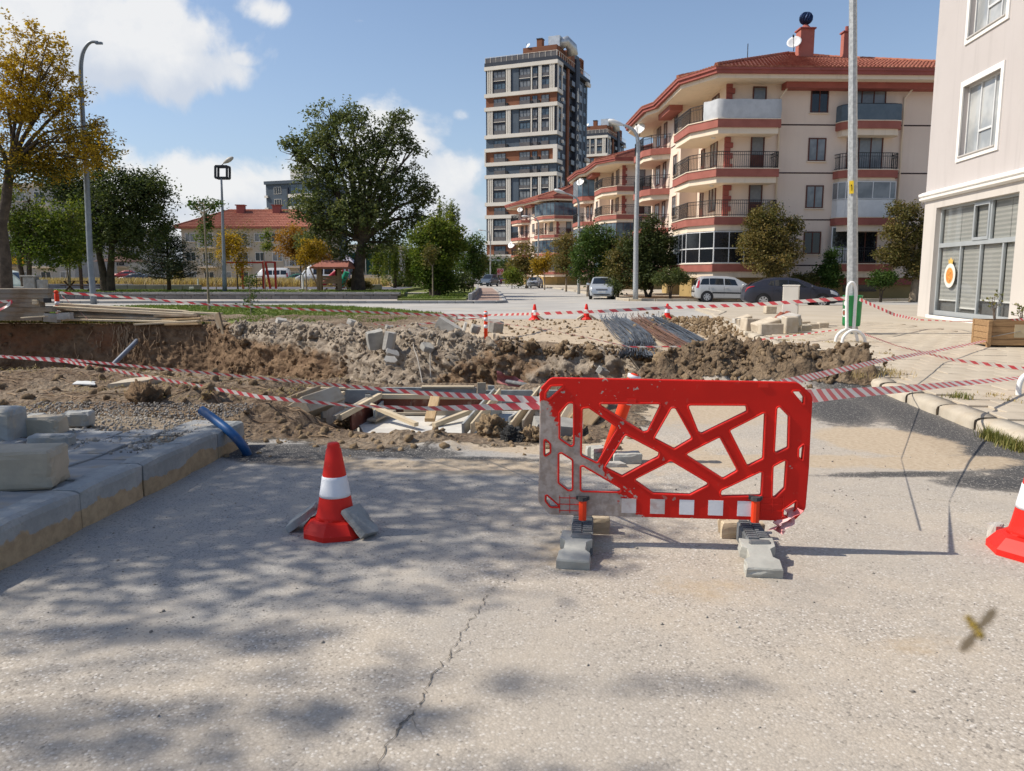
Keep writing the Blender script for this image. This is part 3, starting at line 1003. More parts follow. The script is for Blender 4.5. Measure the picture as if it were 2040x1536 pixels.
while yk < 19.2:
 ln = random.uniform(.82, .98)
 if not (9.9 < yk < 10.05):
  b = MB()
  n = len(prof_r)
  vs = []
  sh, dz = random.uniform(-.012, .012), random.uniform(-.012, .01)
  skew = random.uniform(-.012, .012)
  for k in range(7):
   y = yk+.006+(ln-.012)*k/6
   ins = .014 if k in (0, 6) else 0
   for (w, z) in prof_r:
    w2 = min(max(w, ins), .24)
    q = rk(y, w2+sh+skew*(k-3)/3+random.uniform(-.003, .003))
    vs.append((q.x, q.y, z+dz-(ins if z > 0 else 0)+random.uniform(-.003, .003)))
  fs = [(k*n+m_, (k+1)*n+m_, (k+1)*n+m_+1, k*n+m_+1) for k in range(6) for m_ in range(n-1)]
  fs += [tuple(range(n))[::-1], tuple(6*n+m_ for m_ in range(n))]
  b.add(vs, fs)
  b.build('kerb_stone', M_kerb_r, kerb_right, rk(yk+ln/2), True)
 yk += ln+random.choice([.004, .006, .02])
# second stretch of kerb beyond the break, towards the street
b = MB()
pts = [(6.05, 19.75), (6.62, 22.6), (7.02, 26.0), (7.5, 28.6), (8.6, 31.5), G(1392, 617)[:2]]
for i in range(len(pts)-1):
 P0_, P1_ = Vector(pts[i]+(0, )) if len(pts[i]) == 2 else Vector(pts[i]), Vector(tuple(pts[i+1][:2])+(0, ))
 n = max(1, int((P1_-P0_).length/.9))
 for k in range(n):
  a, c = P0_.lerp(P1_, k/n), P0_.lerp(P1_, (k+1)/n)
  q = MB()
  m_ = (a+c)/2
  q.chamfer((0, 0, 0), ((c-a).length-.012, .24, .24), .03, math.atan2(c.y-a.y, c.x-a.x), 0, .006)
  o = q.build('kerb_stone', M_kerb_r, kerb_right)
  o.location = (m_.x, m_.y, .03+random.uniform(-.01, .01))
# pavers of the right pavement, the nearest as single stones
PV = MB()
PV.chamfer((0, 0, 0), (.398, .398, .05), .005)
paver_mesh = PV.build('paver', M_pave_r, pav_r)
count = 0
first = True
cells = []
for row in range(0, 60):
 for col_ in range(0, 18):
  y = .5+row*.406
  q = rk(y, .46+col_*.406+(.2 if row%2 else 0))
  if q.x > 11.5:
   continue
  cells.append(((q.x*q.x+q.y*q.y)+(900 if q.x/max(q.y, .1) > .69 else 0), q))
cells.sort(key=lambda c:c[0])
far_b = MB()
for i, (_, q) in enumerate(cells):
 zz_ = .122+random.uniform(-.004, .004)
 ang = math.atan2(1, .1055)+random.gauss(0, .006)
 if i < 296:
  o = paver_mesh if i == 0 else paver_mesh.copy()
  if i:
   COL.objects.link(o)
  o.location = (q.x, q.y, zz_)
  o.rotation_euler = (random.gauss(0, .006), random.gauss(0, .006), ang)
 else:
  far_b.box((q.x, q.y, zz_), (.397, .397, .05), ang)
stuff(far_b.build('paver', M_pave_r, pav_r))
# grass tufts
def blades(name, label, centres, n_each, h, m, spread=.1, lean=.5, w=.006, kind='stuff', cat=None):
 n = len(centres)*n_each
 c = np.repeat(np.asarray(centres, float), n_each, 0)
 r = np.abs(RNG.normal(0, spread, n))
 a = RNG.uniform(0, 2*PI, n)
 p0 = c+np.stack([r*np.cos(a), r*np.sin(a), np.zeros(n)], 1)
 hh = h*RNG.uniform(.45, 1.1, n)
 la = RNG.uniform(0, 2*PI, n)
 ll = RNG.uniform(.1, lean, n)*hh
 tip = p0+np.stack([ll*np.cos(la), ll*np.sin(la), hh], 1)
 mid_ = (p0*.5+tip*.5)+np.stack([0*ll, 0*ll, hh*.12], 1)
 sd = np.stack([-np.sin(la), np.cos(la), np.zeros(n)], 1)*w
 V_ = np.stack([p0-sd, p0+sd, mid_+sd*.8, mid_-sd*.8, tip], 1).reshape(-1, 3)
 k = np.arange(n)[:, None]*5
 F_ = np.concatenate([k+np.array([[0, 1, 2]]), k+np.array([[0, 2, 3]]), k+np.array([[3, 2, 4]])])
 tone = np.repeat(np.clip(RNG.normal(.5, .25, n), 0, 1), 5)
 o = np_mesh(name, V_, F_, m, None, dict(tone=tone))
 return stuff(o, label)
M_grass = leaf_mat('lawn_grass', [(.075, .125, .025), (.12, .18, .035), (.20, .23, .065)], .35)
M_straw = leaf_mat('dry_grass', [(.30, .22, .10), (.42, .32, .15), (.50, .41, .22)], .3)
M_tuft = leaf_mat('tuft_grass', [(.10, .13, .03), (.20, .20, .06), (.34, .28, .10)], .3)
p = G(1992, 885)
cs = [(kerb_r(y)-.04+random.uniform(-.06, .02), y, 0) for y in np.linspace(6.75, 7.35, 10)]
blades('grass_tuft', 'green grass tuft growing at the foot of the right kerb', cs, 50, .13, M_tuft, .05, .9, .004, None, 'grass')
cs = [tuple(G(px, py, .15)) for px, py in ((1730, 748), (1745, 745), (1762, 744), (1775, 747), (1715, 752))]
blades('grass_tuft', 'dry yellow grass tuft on the edge of the pavement by the soil heap', cs, 60, .11, M_straw, .2, 1.3, .004, None, 'grass')
cs = [tuple(G(px, py, .15)) for px, py in ((1898, 793), (1912, 792), (1925, 795))]
blades('grass_tuft', 'small green tuft between the pavers near the right kerb', cs, 40, .08, M_tuft, .06, 1.0, .004, None, 'grass')
cs = [tuple(G(px, py, .13)) for px, py in ((1575, 668), (1590, 666), (1605, 667), (1620, 668), (1700, 682), (1720, 684), (1680, 688), (1650, 683), (1765, 706), (1980, 790), (2010, 800), (1570, 680), (1600, 680))]
stuff_t = blades('dry_weeds', 'dry weeds between the beige pavers', cs, 50, .05, M_straw, .16, 1.4, .006)
# ================================================================== BARRIER, CONES, TAPES
def red_mat(name, col, patches=None):
 t = NT(name)
 o = t.obj()
 n = t.noise(o, 3, 5, .6)
 c = t.mix(t.rng(n, .35, .7), col, tuple(x*.86 for x in col))
 c = t.mix(t.rng(t.noise(o, 22, 6, .7), .62, .74, 0, .3), c, (.42, .16, .12))
 if patches:
  sp = t.n('ShaderNodeSeparateXYZ')
  t.put(sp.inputs[0], o)
  u, z = sp.outputs[0], sp.outputs[2]
  ln = t.math('ADD', t.math('MULTIPLY', u, -1.0), t.math('MULTIPLY', z, -.85))
  ln = t.math('ADD', ln, .60)
  e2 = t.math('MULTIPLY', t.rng(u, .15, .0, 0, 1), t.rng(z, .70, .52))
  base_ = t.math('ADD', t.math('MULTIPLY', t.rng(ln, -.08, .30), 1.0), t.math('MULTIPLY', e2, .55))
  k = t.rng(t.math('ADD', base_, t.math('MULTIPLY', t.math('SUBTRACT', t.noise(o, 13, 6, .66), .5), 1.9)), .54, .62)
  spots = t.math('MULTIPLY', t.rng(t.noise(o, 24, 3, .5), .66, .69), t.rng(u, .62, .30))
  k = t.math('MAXIMUM', k, spots)
  k = t.math('MAXIMUM', k, t.math('MULTIPLY', t.rng(t.noise(o, 19, 3, .5), .735, .75), .8))
  c = t.mix(k, c, t.mix(t.rng(t.noise(o, 30, 4, .6), .35, .65), (.31, .245, .205), (.43, .36, .315)))
 return t.fin(c, .5, t.bump(t.noise(o, 90, 3, .5), .12, .002), 0, .22)
M_red = red_mat('barrier_red', (.60, .012, .006), True)
M_redp = red_mat('cone_red', (.66, .022, .014))
M_orange = red_mat('orange_plastic', (.78, .055, .014))
M_white_p = mat('reflective_white', (.72, .73, .76), (.66, .67, .70), 9, .5, spec=.5, bump=.25, bscale=120)
M_white_worn = mat('worn_white', (.62, .58, .57), (.50, .45, .43), 9, .6, dirt=(.42, .30, .27), dscale=14)
M_rubber = mat('black_rubber', (.035, .036, .038), (.055, .056, .058), 9, .75, bump=.5, bscale=60)
M_rubber_g = mat('dusty_rubber', (.15, .16, .17), (.095, .10, .105), 9, .85, bump=.6, bscale=50, dirt=(.27, .25, .21), dscale=5)
M_block = mat('paver_block', (.44, .435, .39), (.35, .345, .31), 6, .92, bump=.6, bscale=70, rand=.05)
M_block_tan = mat('tan_block', (.52, .43, .30), (.42, .34, .24), 6, .92, bump=.6, bscale=70, rand=.06)
def round_poly(pts, r, seg=4):
 out, n = [], len(pts)
 for i in range(n):
  p, a, c = Vector(pts[i]), Vector(pts[i-1]), Vector(pts[(i+1)%n])
  d0, d1 = (a-p), (c-p)
  l0, l1 = d0.length, d1.length
  d0, d1 = d0/l0, d1/l1
  ang = max(.2, d0.angle(d1))
  off = min(r/math.tan(ang/2), l0*.45, l1*.45)
  q0, q1 = p+d0*off, p+d1*off
  for k in range(seg+1):
   t_ = k/seg
   out.append(tuple(q0*(1-t_)**2+p*2*t_*(1-t_)+q1*t_*t_))
 return out
def flat_shape(name, outer, holes, thick, bevel, m, parent=None):
 """outline with holes given in (u, z), standing upright, thickness along y"""
 cu = bpy.data.curves.new(name, 'CURVE')
 cu.dimensions = '2D'
 cu.fill_mode = 'BOTH'
 cu.extrude = thick/2-bevel
 cu.bevel_depth = bevel
 cu.bevel_resolution = 2
 for poly in [outer]+holes:
  sp = cu.splines.new('POLY')
  sp.points.add(len(poly)-1)
  for q, p_ in zip(sp.points, poly):
   q.co = (p_[0], p_[1], 0, 1)
  sp.use_cyclic_u = True
 tmp = bpy.data.objects.new(name, cu)
 COL.objects.link(tmp)
 dg = bpy.context.evaluated_depsgraph_get()
 me = bpy.data.meshes.new_from_object(tmp.evaluated_get(dg))
 bpy.data.objects.remove(tmp)
 me.transform(Matrix.Rotation(PI/2, 4, 'X'))
 me.materials.clear()
 me.materials.append(m)
 me.name = name
 o = bpy.data.objects.new(name, me)
 COL.objects.link(o)
 if parent is not None:
  o.parent = parent
 return o
FL, FR = Vector((.41, 4.34, 0)), Vector((1.37, 4.235, 0))
bd = (FR-FL).normalized()
bang = math.atan2(bd.y, bd.x)
barrier = thing('safety_barrier', 'red plastic barrier panel with cut-out triangles, standing on two rubber feet', 'barrier', (FL.x, FL.y, 0), bang)
# outline traced on the panel: pixel of the photo -> (u, z) on the barrier's upright plane
def bu(cx, cy):
 px, py = 1040+cx/3.1875, 730+cy/3.1875
 r = ray(px, py)
 n = Vector((-bd.y, bd.x, 0))
 o = Vector((0, 0, CAM_H))
 t_ = (FL-o).dot(n)/r.dot(n)
 p_ = o+r*t_
 return ((p_-FL).dot(bd), p_.z)
outer = [(185, 75), (1745, 105), (1835, 185), (1820, 460), (1812, 640), (1790, 900), (1720, 972), (180, 930), (108, 850), (116, 640), (120, 240), (118, 145)]
holes_px = [[(150, 165), (185, 120), (262, 118), (262, 128), (175, 205), (150, 205)], [(1700, 150), (1762, 152), (1790, 190), (1788, 240), (1775, 238)], [(142, 450), (182, 490), (182, 545), (142, 572)], [(1790, 480), (1778, 600), (1748, 570), (1750, 515)], [(150, 815), (160, 812), (238, 880), (238, 890), (180, 888), (150, 850)], [(1652, 905), (1735, 848), (1742, 852), (1735, 900), (1698, 950), (1652, 952)], [(238, 290), (295, 228), (330, 228), (330, 495), (312, 505), (238, 455)], [(232, 550), (252, 545), (322, 590), (322, 780), (295, 785), (232, 735)], [(1612, 258), (1635, 250), (1695, 312), (1690, 515), (1615, 550), (1596, 540)], [(1588, 630), (1662, 590), (1680, 595), (1668, 772), (1605, 832), (1582, 828)], [(380, 262), (425, 258), (612, 385), (480, 612), (375, 560)], [(492, 232), (888, 232), (800, 412), (770, 420), (500, 252)], [(945, 258), (975, 258), (1085, 455), (965, 525), (832, 455)], [(1045, 240), (1425, 242), (1432, 285), (1140, 428), (1115, 415)], [(1310, 402), (1530, 290), (1545, 295), (1532, 585), (1428, 635)], [(655, 425), (875, 540), (868, 572), (635, 697), (520, 640)], [(1026, 555), (1255, 440), (1372, 660), (1275, 715)], [(372, 630), (390, 628), (632, 770), (628, 795), (372, 788)], [(702, 715), (945, 592), (1185, 735), (1180, 755), (1065, 815), (830, 805)], [(1255, 800), (1262, 780), (1510, 662), (1528, 668), (1520, 820), (1262, 825)]]
o_uv = round_poly([bu(*p_) for p_ in outer], .05, 5)
h_uv = [round_poly([bu(*p_) for p_ in h], .016, 3) for h in holes_px]
panel = flat_shape('panel', o_uv, h_uv, .034, .006, M_red, barrier)
# raised rim along every opening
b = MB()
for h in h_uv:
 hh = [Vector((u, -.0185, z)) for u, z in h]
 b.tube(hh+[hh[0]], .0055, 5, 0, False)
b.build('rim', M_redp, barrier)
b = MB()
for cx in (1530, 695):
 u, z = bu(cx, 118 if cx > 1000 else 215)
 b.box((u, -.019, z), (.05, .004, .022))
stuff(b.build('moulded_label', M_redp, barrier))
# reflective squares on the lower rail
for k, cx in enumerate((677, 858, 1043, 1226, 1410)):
 b = MB()
 u0, z0 = bu(cx-45, 832+k*4)
 u1, z1 = bu(cx+45, 926+k*5)
 b.box(((u0+u1)/2, -.0185, (z0+z1)/2), (u1-u0, .003, z0-z1))
 b.build('reflector', M_white_worn if k < 2 else M_white_p, barrier)
# dark red dividers of the bottom rail at both ends
b = MB()
for (xa, xb) in ((235, 372), (1512, 1660)):
 for cy in (828, 868, 908):
  u0, z0 = bu(xa, cy)
  u1, z1 = bu(xb, cy+(6 if xa > 1000 else 3))
  b.beam((u0, -.018, z0), (u1, -.018, z1), .003, .004)
 for cx in (xa+5, (xa+xb)/2, xb-5):
  u0, z0 = bu(cx, 815)
  u1, z1 = bu(cx, 925)
  b.beam((u0, -.018, z0), (u1, -.018, z1), .003, .004)
stuff(b.build('rib', M_redp, barrier))
# feet: tread rubber, an upright orange peg through the rail
for k, (px, foot_u) in enumerate(((395, 0.0), (1490, (FR-FL).length))):
 ft = MB()
 ft.chamfer((foot_u, -.02, .062), (.125, .38, .124), .012)
 for j in range(-5, 4):
  for s_ in (-1, 1):
   ft.box((foot_u+s_*.03, .03+j*.036+(.018 if s_ > 0 else 0), .126), (.05, .024, .014), 0)
 fo = ft.build('foot', M_rubber_g, barrier)
 pg = MB()
 zt = bu(px, 862)[1]+.02
 pg.tube([(foot_u, -.032, zt-(.125 if k else .115)), (foot_u, -.032, zt)], .023, 10)
 pg.build('peg', M_orange, barrier)
 pc = MB()
 pc.tube([(foot_u, -.032, zt), (foot_u, -.032, zt+.02)], [.03, .026], 8)
 pc.box((foot_u, -.015, zt+.012), (.075, .03, .02))
 pc.build('peg_cap', M_rubber, barrier)
# concrete blocks weighing the feet down (I-shaped pavers)
def i_block(name, label, loc, rot, size=(.165, .20, .085), m=M_block, group='concrete blocks on the barrier feet', tilt=None):
 w, l, h = size
 n_ = w*.17
 poly = [(-w/2, -l/2), (w/2, -l/2), (w/2, -l*.22), (w/2-n_, -l*.13), (w/2-n_, l*.13), (w/2, l*.22), (w/2, l/2), (-w/2, l/2), (-w/2, l*.22), (-w/2+n_, l*.13), (-w/2+n_, -l*.13), (-w/2, -l*.22)]
 top = [(x*.955, y*.965) for x, y in poly]
 n = len(poly)
 vs = [(x, y, 0) for x, y in poly]+[(x, y, h-.008) for x, y in poly]+[(x, y, h) for x, y in top]
 fs = [tuple(range(n))[::-1], tuple(range(2*n, 3*n))]
 fs += [(i, (i+1)%n, n+(i+1)%n, n+i) for i in range(n)]+[(n+i, n+(i+1)%n, 2*n+(i+1)%n, 2*n+i) for i in range(n)]
 b = MB()
 b.add(vs, fs)
 o = b.build(name, m)
 roughen(o, 4, .0025, .010, len(label))
 o.location = loc
 o.rotation_euler = (tilt[0] if tilt else 0, tilt[1] if tilt else 0, rot)
 return tag(o, label, 'block', group)
def bpl(u, v, z):
 q = FL+bd*u+Vector((-bd.y, bd.x, 0))*v
 return (q.x, q.y, z)
fu = (FR-FL).length
i_block('concrete_block', 'grey I-shaped paving block on the front end of the left barrier foot', bpl(-.035, -.255, .022), bang-.05, (.18, .29, .072), tilt=(.26, .02))
i_block('concrete_block', 'grey I-shaped paving block on the front end of the right barrier foot', bpl(fu-.015, -.265, .022), bang-.02, (.185, .29, .072), tilt=(.26, -.03))
i_block('concrete_block', 'tan paving block on the rear end of the left barrier foot', bpl(.05, .27, .0), bang+.04, (.22, .165, .10), M_block_tan)
i_block('concrete_block', 'tan paving block on the rear end of the right barrier foot', bpl(fu-.02, .27, .0), bang+.02, (.25, .165, .10), M_block_tan)
# tattered end of tape hanging at the lower right corner
b = MB()
u0, z0 = bu(1720, 885)
pts = []
for j in range(9):
 for k in range(5):
  a = j/8
  pts.append((u0+.01-.10*a+(k-2)*(.018+.012*math.sin(j*1.7)), -.03-.03*math.sin(k*2.1+j), z0-.14*a+.012*math.sin(k*1.3+j*.9)))
b.add(pts, [(j*5+k, j*5+k+1, (j+1)*5+k+1, (j+1)*5+k) for j in range(8) for k in range(4)])
rag = b.build('tape_scrap', mat('faded_tape', (.62, .16, .16), (.72, .50, .48), 9, .5), None)
rag.location = (FL.x, FL.y, 0)
rag.rotation_euler = (0, 0, bang)
tag(rag, 'crumpled scrap of red tape knotted to the lower right corner of the barrier', 'tape')
# ------------------------------------------------------------------ cones
def cone(name, label, loc, rotz, h=.54, group='traffic cones', tilt=None, sides=8, stick=False, r_base=.2):
 root = thing(name, label, 'cone', loc, rotz, group)
 if tilt:
  root.rotation_euler = (tilt[0], tilt[1], rotz)
 s = h/.54
 b = MB()
 b.lathe([(r_base*s, 0), (r_base*s, .03*s), (r_base*.93*s, .048*s), (.155*s, .085*s), (.125*s, .095*s), (.122*s, .105*s)], sides, (0, 0, 0), 0, PI/8)
 b.build('base', M_redp, root)
 rr = lambda z:(.112-(.112-.036)*(z-.09)/(.54-.09))
 b = MB()
 b.lathe([(rr(.09)*1.08*s, .09*s), (rr(.10)*s, .115*s)]+[(rr(z)*s, z*s) for z in (.15, .2, .3, .4, .5)]+[(.036*s, .51*s), (.037*s, .52*s), (.033*s, .535*s), (.022*s, .54*s)], 28)
 b.build('cone_body', M_redp, root, None, True)
 b = MB()
 z0, z1 = .225, .345
 b.lathe([((rr(z)+.002)*s, z*s) for z in np.linspace(z0, z1, 8)], 28)
 b.build('reflective_band', M_white_p, root, None, True)
 if stick:
  b = MB()
  zc = .305
  for k in range(7):
   for j in range(2):
    a0, a1 = -1.75+k*.1, -1.75+(k+1)*.1
    za, zb = zc-.014+j*.014, zc+j*.014
    q = lambda a, z:((rr(z)+.0035)*math.cos(a), (rr(z)+.0035)*math.sin(a), z+.008*(a+1.4))
    b.add([q(a0, za), q(a1, za), q(a1, zb), q(a0, zb)], [(0, 1, 2, 3)], 0)
  st_ = b.build('sticker', mat('sticker_paper', (.50, .42, .35)), root)
  b = MB()
  for k in range(11):
   a0 = -1.72+k*.055
   wd = random.choice([.014, .026, .034])
   b.add([((rr(z)+.005)*math.cos(a), (rr(z)+.005)*math.sin(a), z+.008*(a+1.4)) for a, z in ((a0, .301), (a0+wd, .301), (a0+wd, .314), (a0, .314))], [(0, 1, 2, 3)])
  b.build('barcode', mat('print_black', (.05, .03, .03)), root)
 return root
cone('traffic_cone', 'red and white cone with a barcode sticker, propped by two broken slabs', (-1.075, 4.56, .0), .25, .56, 'traffic cones', None, 8, True)
cone('traffic_cone', 'red and white cone cut off by the right edge of the picture', (2.945, 4.2, .0), -.25, .62, 'traffic cones', (.0, .0), 8, False, .2)
M_slab = mat('broken_slab', (.33, .335, .32), (.25, .25, .24), 7, .92, bump=.8, bscale=45, bdist=.01)
def slab(name, label, cat, pts, th, loc, rot, m, group=None, bev=.01):
 """broken slab: irregular outline extruded, standing at any tilt"""
 n = len(pts)
 vs = []
 for k, z in enumerate((0, th*.5, th)):
  for (x, y) in pts:
   j = random.uniform(-.006, .006)
   vs.append((x*(1.0 if k != 1 else 1.02)+j, y*(1.0 if k != 1 else 1.02)+j, z+random.uniform(-.003, .003)))
 fs = [tuple(range(n))[::-1], tuple(range(2*n, 3*n))]
 for k in range(2):
  fs += [(k*n+i, k*n+(i+1)%n, (k+1)*n+(i+1)%n, (k+1)*n+i) for i in range(n)]
 b = MB()
 b.add(vs, fs)
 o = b.build(name, m)
 o.location = loc
 o.rotation_euler = rot
 return tag(roughen(o, 4, .004, .02), label, cat, group)
slab('broken_slab', 'grey broken slab leaning on the right side of the barcode cone', 'slab', [(-.11, -.07), (.09, -.08), (.12, .03), (.05, .085), (-.10, .07)], .045, (-.925, 4.50, .075), (.05, .75, -.35), M_slab)
slab('broken_slab', 'grey broken slab propped on the left side of the barcode cone', 'slab', [(-.13, -.06), (.10, -.09), (.11, .07), (-.03, .10), (-.12, .05)], .04, (-1.27, 4.62, .07), (-.1, -.62, .25), M_slab)
slab('broken_slab', 'pale block standing behind the cut-off cone at the right edge', 'slab', [(-.05, -.04), (.05, -.04), (.05, .04), (-.05, .04)], .09, (2.89, 4.44, 0), (0, 0, .2), M_conc_pale)
slab('broken_slab', 'pale broken block leaning on the front of the cut-off cone', 'slab', [(-.09, -.06), (.09, -.07), (.10, .06), (-.08, .07)], .08, (3.05, 4.02, .06), (.9, .3, .3), M_conc_pale)
# flexible marker posts
def post(label, loc, rot=(0, 0, 0), h=.70, group='marker posts', name='marker_post', bands=((.30, .38), (.47, .55), (.62, .67)), base=True, r=.045):
 root = thing(name, label, 'post', loc, 0, group)
 root.rotation_euler = rot
 b = MB()
 b.lathe([(r, 0), (r, h*.86), (r*.75, h*.89), (r*.75, h*.91), (r, h*.93), (r*.95, h*.97), (r*.5, h)], 14)
 b.build('post_body', M_orange, root, None, True)
 for (a, c) in bands:
  b = MB()
  b.lathe([(r+.003, a*h/.7), (r+.003, c*h/.7)], 14)
  b.build('reflective_band', M_white_p, root, None, True)
 if base:
  b = MB()
  b.lathe([(.10, 0), (.10, .015), (.06, .03)], 12)
  b.build('base', M_rubber, root)
 return root
q = G(968, 679)
post('red and white post on the rubble at the far edge of the trench', (q.x, q.y, .0), (0, 0, 0), .72)
p0 = on(1222, 918)
p0.x -= .06
post('orange post with one white band, leaning right behind the red barrier', (p0.x, p0.y, .02), (0, .30, -.1), .76, 'marker posts', 'marker_post', ((.46, .55), (.66, .69)), True, .052)
i_block('concrete_block', 'pale block lying on its side in front of the leaning post', tuple(on(1248, 921, 0)), .06, (.24, .13, .085), M_block, 'blocks holding the leaning post')
i_block('concrete_block', 'grey block behind the foot of the leaning post', tuple(on(1190, 912, 0)), .4, (.16, .15, .10), M_block, 'blocks holding the leaning post')
slab('broken_slab', 'flat pale shard under the block of the leaning post', 'slab', [(-.12, -.05), (.12, -.06), (.08, .05), (-.1, .06)], .035, tuple(on(1218, 928, .0)), (0, .05, .1), M_conc_pale)
# far cones at the street side of the dirt
for px, py, lb in ((1065, 640, 'small cone at the street side of the dirt, leftmost of the three'), (1168, 639, 'small cone between two slabs, in line with the silver hatchback'), (1329, 638, 'small cone at the top of the rebar bundles, right of the other two')):
 q = G(px, py)
 cone('traffic_cone', lb, (q.x, q.y, .03), .2, .56, 'small cones along the street')
 for s_ in ((-1, 1) if px > 1100 else (1, )):
  side = 'left' if s_ < 0 else 'right'
  which = {1065:'leftmost far cone', 1168:'far cone in line with the silver hatchback', 1329:'far cone at the rebar'}[px]
  slab('broken_slab', 'tan slab leaning on the %s side of the %s'%(side, which), 'slab', [(-.14, -.08), (.13, -.07), (.12, .08), (-.12, .07)], .06, (q.x+s_*.2, q.y-.03, .10), (0, .55*s_, .1), M_block_tan, 'slabs propping the far cones')
# red post wrapped in tape by the timber
q = G(118, 641)
post('red post wrapped in tape at the end of the stacked beams', (q.x, q.y, .05), (0, -.02, 0), 1.02, 'marker posts', 'marker_post', ((.18, .24), (.36, .44)), False, .075)
# ------------------------------------------------------------------ barrier tape
def tape_material():
 t = NT('striped_tape')
 uv = t.n('ShaderNodeUVMap').outputs[0]
 sp = t.n('ShaderNodeSeparateXYZ')
 t.put(sp.inputs[0], uv)
 s_ = t.math('FRACT', t.math('ADD', sp.outputs[0], t.math('MULTIPLY', sp.outputs[1], .30)))
 k = t.math('GREATER_THAN', s_, .5)
 n = t.noise(t.obj(), 6, 4, .6)
 c = t.mix(k, t.mix(t.rng(n, .3, .7), (.66, .62, .58), (.76, .74, .71)), t.mix(t.rng(n, .3, .7), (.58, .05, .065), (.66, .12, .14)))
 t.fin(c, .38, None, 0, .45)
 tr = t.n('ShaderNodeBsdfTranslucent')
 t.put(tr.inputs['Color'], c)
 mx = t.n('ShaderNodeMixShader')
 mx.inputs[0].default_value = .35
 t.t.links.new(t.b.outputs[0], mx.inputs[1])
 t.t.links.new(tr.outputs[0], mx.inputs[2])
 t.t.links.new(mx.outputs[0], t.out.inputs['Surface'])
 return t.mat
M_tape = tape_material()
def tape(label, pts, w=.07, twist=None, sag=.0, period=.26, segs=14):
 """a ribbon through points; twist gives the ribbon's roll at each point"""
 P_, T_ = [], []
 tw = twist or [0]*len(pts)
 for i in range(len(pts)-1):
  a, c = Vector(pts[i]), Vector(pts[i+1])
  for k in range(segs):
   t_ = k/segs
   q = a.lerp(c, t_)
   q.z -= sag*4*t_*(1-t_)
   P_.append(q)
   T_.append(tw[i]*(1-t_)+tw[i+1]*t_)
 P_.append(Vector(pts[-1]))
 T_.append(tw[-1])
 b = MB()
 vs, L_, s_ = [], [0.0], 0.0
 for i, q in enumerate(P_):
  d = (P_[min(i+1, len(P_)-1)]-P_[max(i-1, 0)]).normalized()
  up = Vector((0, 0, 1))
  side = d.cross(up).normalized()
  up = side.cross(d)
  v = up*math.cos(T_[i])+side*math.sin(T_[i])
  vs += [q-v*w/2, q+v*w/2]
  if i:
   s_ += (q-P_[i-1]).length
   L_.append(s_)
 fs, uvs = [], []
 for i in range(len(P_)-1):
  fs.append((2*i, 2*i+2, 2*i+3, 2*i+1))
  uvs.append([(L_[i]/period, 0), (L_[i+1]/period, 0), (L_[i+1]/period, 1), (L_[i]/period, 1)])
 b.add(vs, fs, 0, uvs)
 o = b.build('barrier_tape', M_tape, None, P_[len(P_)//2], True)
 return tag(o, label, 'tape', 'red and white barrier tapes')
bar_l = Vector(bpl(bu(125, 230)[0], 0, bu(125, 230)[1]))
tape('higher of the two tape strands crossing the pit to the barrier', [W(-30, 708, 13.5), W(130, 716, 12.6), W(560, 757, 9.0), W(840, 783, 6.4), Vector(bpl(bu(122, 215)[0], 0, bu(122, 215)[1]))], .044, [.2, .2, .7, .5, .2], .0, .24)
tape('lower of the two tape strands crossing the pit to the barrier', [W(-30, 708, 13.4), W(130, 720, 12.2), W(330, 757, 9.8), W(520, 791, 8.0), W(700, 808, 6.8), W(850, 814, 5.8), Vector(bpl(bu(120, 250)[0], 0, bu(120, 250)[1]))], .044, [.2, .1, .3, .1, .9, .7, .15], .0, .24)
tape('broad striped tape from the right end of the barrier to the white rack', [Vector(bpl(bu(1800, 190)[0], 0, bu(1800, 190)[1])), W(1690, 783, 5.2), W(1800, 775, 6.4), W(1900, 765, 7.8), W(2040, 752, 9.6)], .078, [-.35, -.7, -.9, -1.0, -1.25], .0, .26)
tape('tape running from behind the barrier over the soil heap to the planter', [W(1560, 763, 4.6), W(1640, 745, 6.5), W(1760, 717, 9.5), W(1860, 700, 12.5), W(1968, 678, 15.6)], .06, [-.9, -.8, -.9, -1.0, -1.2], .0, .26)
tape('tape from the litter bin down to the right, close to the pavement', [W(1712, 662, 18.0), W(1790, 690, 15.0), W(1900, 717, 12.6), W(2060, 737, 11.3)], .06, [.4, .9, .6, .4], .0, .22)
tape('tape drooping from the lamp post and lying in front of the shop', [W(1712, 596, 18.1), W(1782, 627, 19.3), W(1830, 637, 20.6), W(1900, 640, 20.8), W(1968, 640, 17.2), W(2060, 636, 14.9)], .07, [.2, .3, 1.0, 1.3, 1.0, .3], .0, .22)
tape('broad tape from the marker post past the far cones to the litter bin', [G(968, 679)+Vector((0, 0, .62)), W(1070, 625, 22.5), W(1200, 620, 24.0), W(1330, 613, 23.5), W(1500, 607, 21.0), W(1690, 594, 18.2)], .095, [1.1, .5, .1, .1, .3, .5], .0, .42)
tape('thin tape from the marker post across the rebar to the bicycle rack', [W(968, 640, 18.6), W(1100, 658, 17.0), W(1255, 691, 14.3), W(1420, 690, 14.4), W(1520, 676, 15.6), W(1668, 657, 17.6)], .055, [1.2, 1.2, 1.0, .9, .7, .9], .0, .3)
tape('long tape from the wrapped red post over the lawn to the rubble', [W(119, 583, 26.0), W(250, 592, 26.6), W(420, 607, 26.4), W(640, 618, 24.5), W(860, 627, 21.0), W(966, 629, 18.7)], .08, [.1, .3, .5, .6, .6, .5], .0, .45)
tape('short tape slanting from the wrapped red post down to the planks', [W(122, 588, 25.9), W(150, 612, 25.2), W(178, 639, 24.6)], .07, [.3, .8, .5], .0, .35)
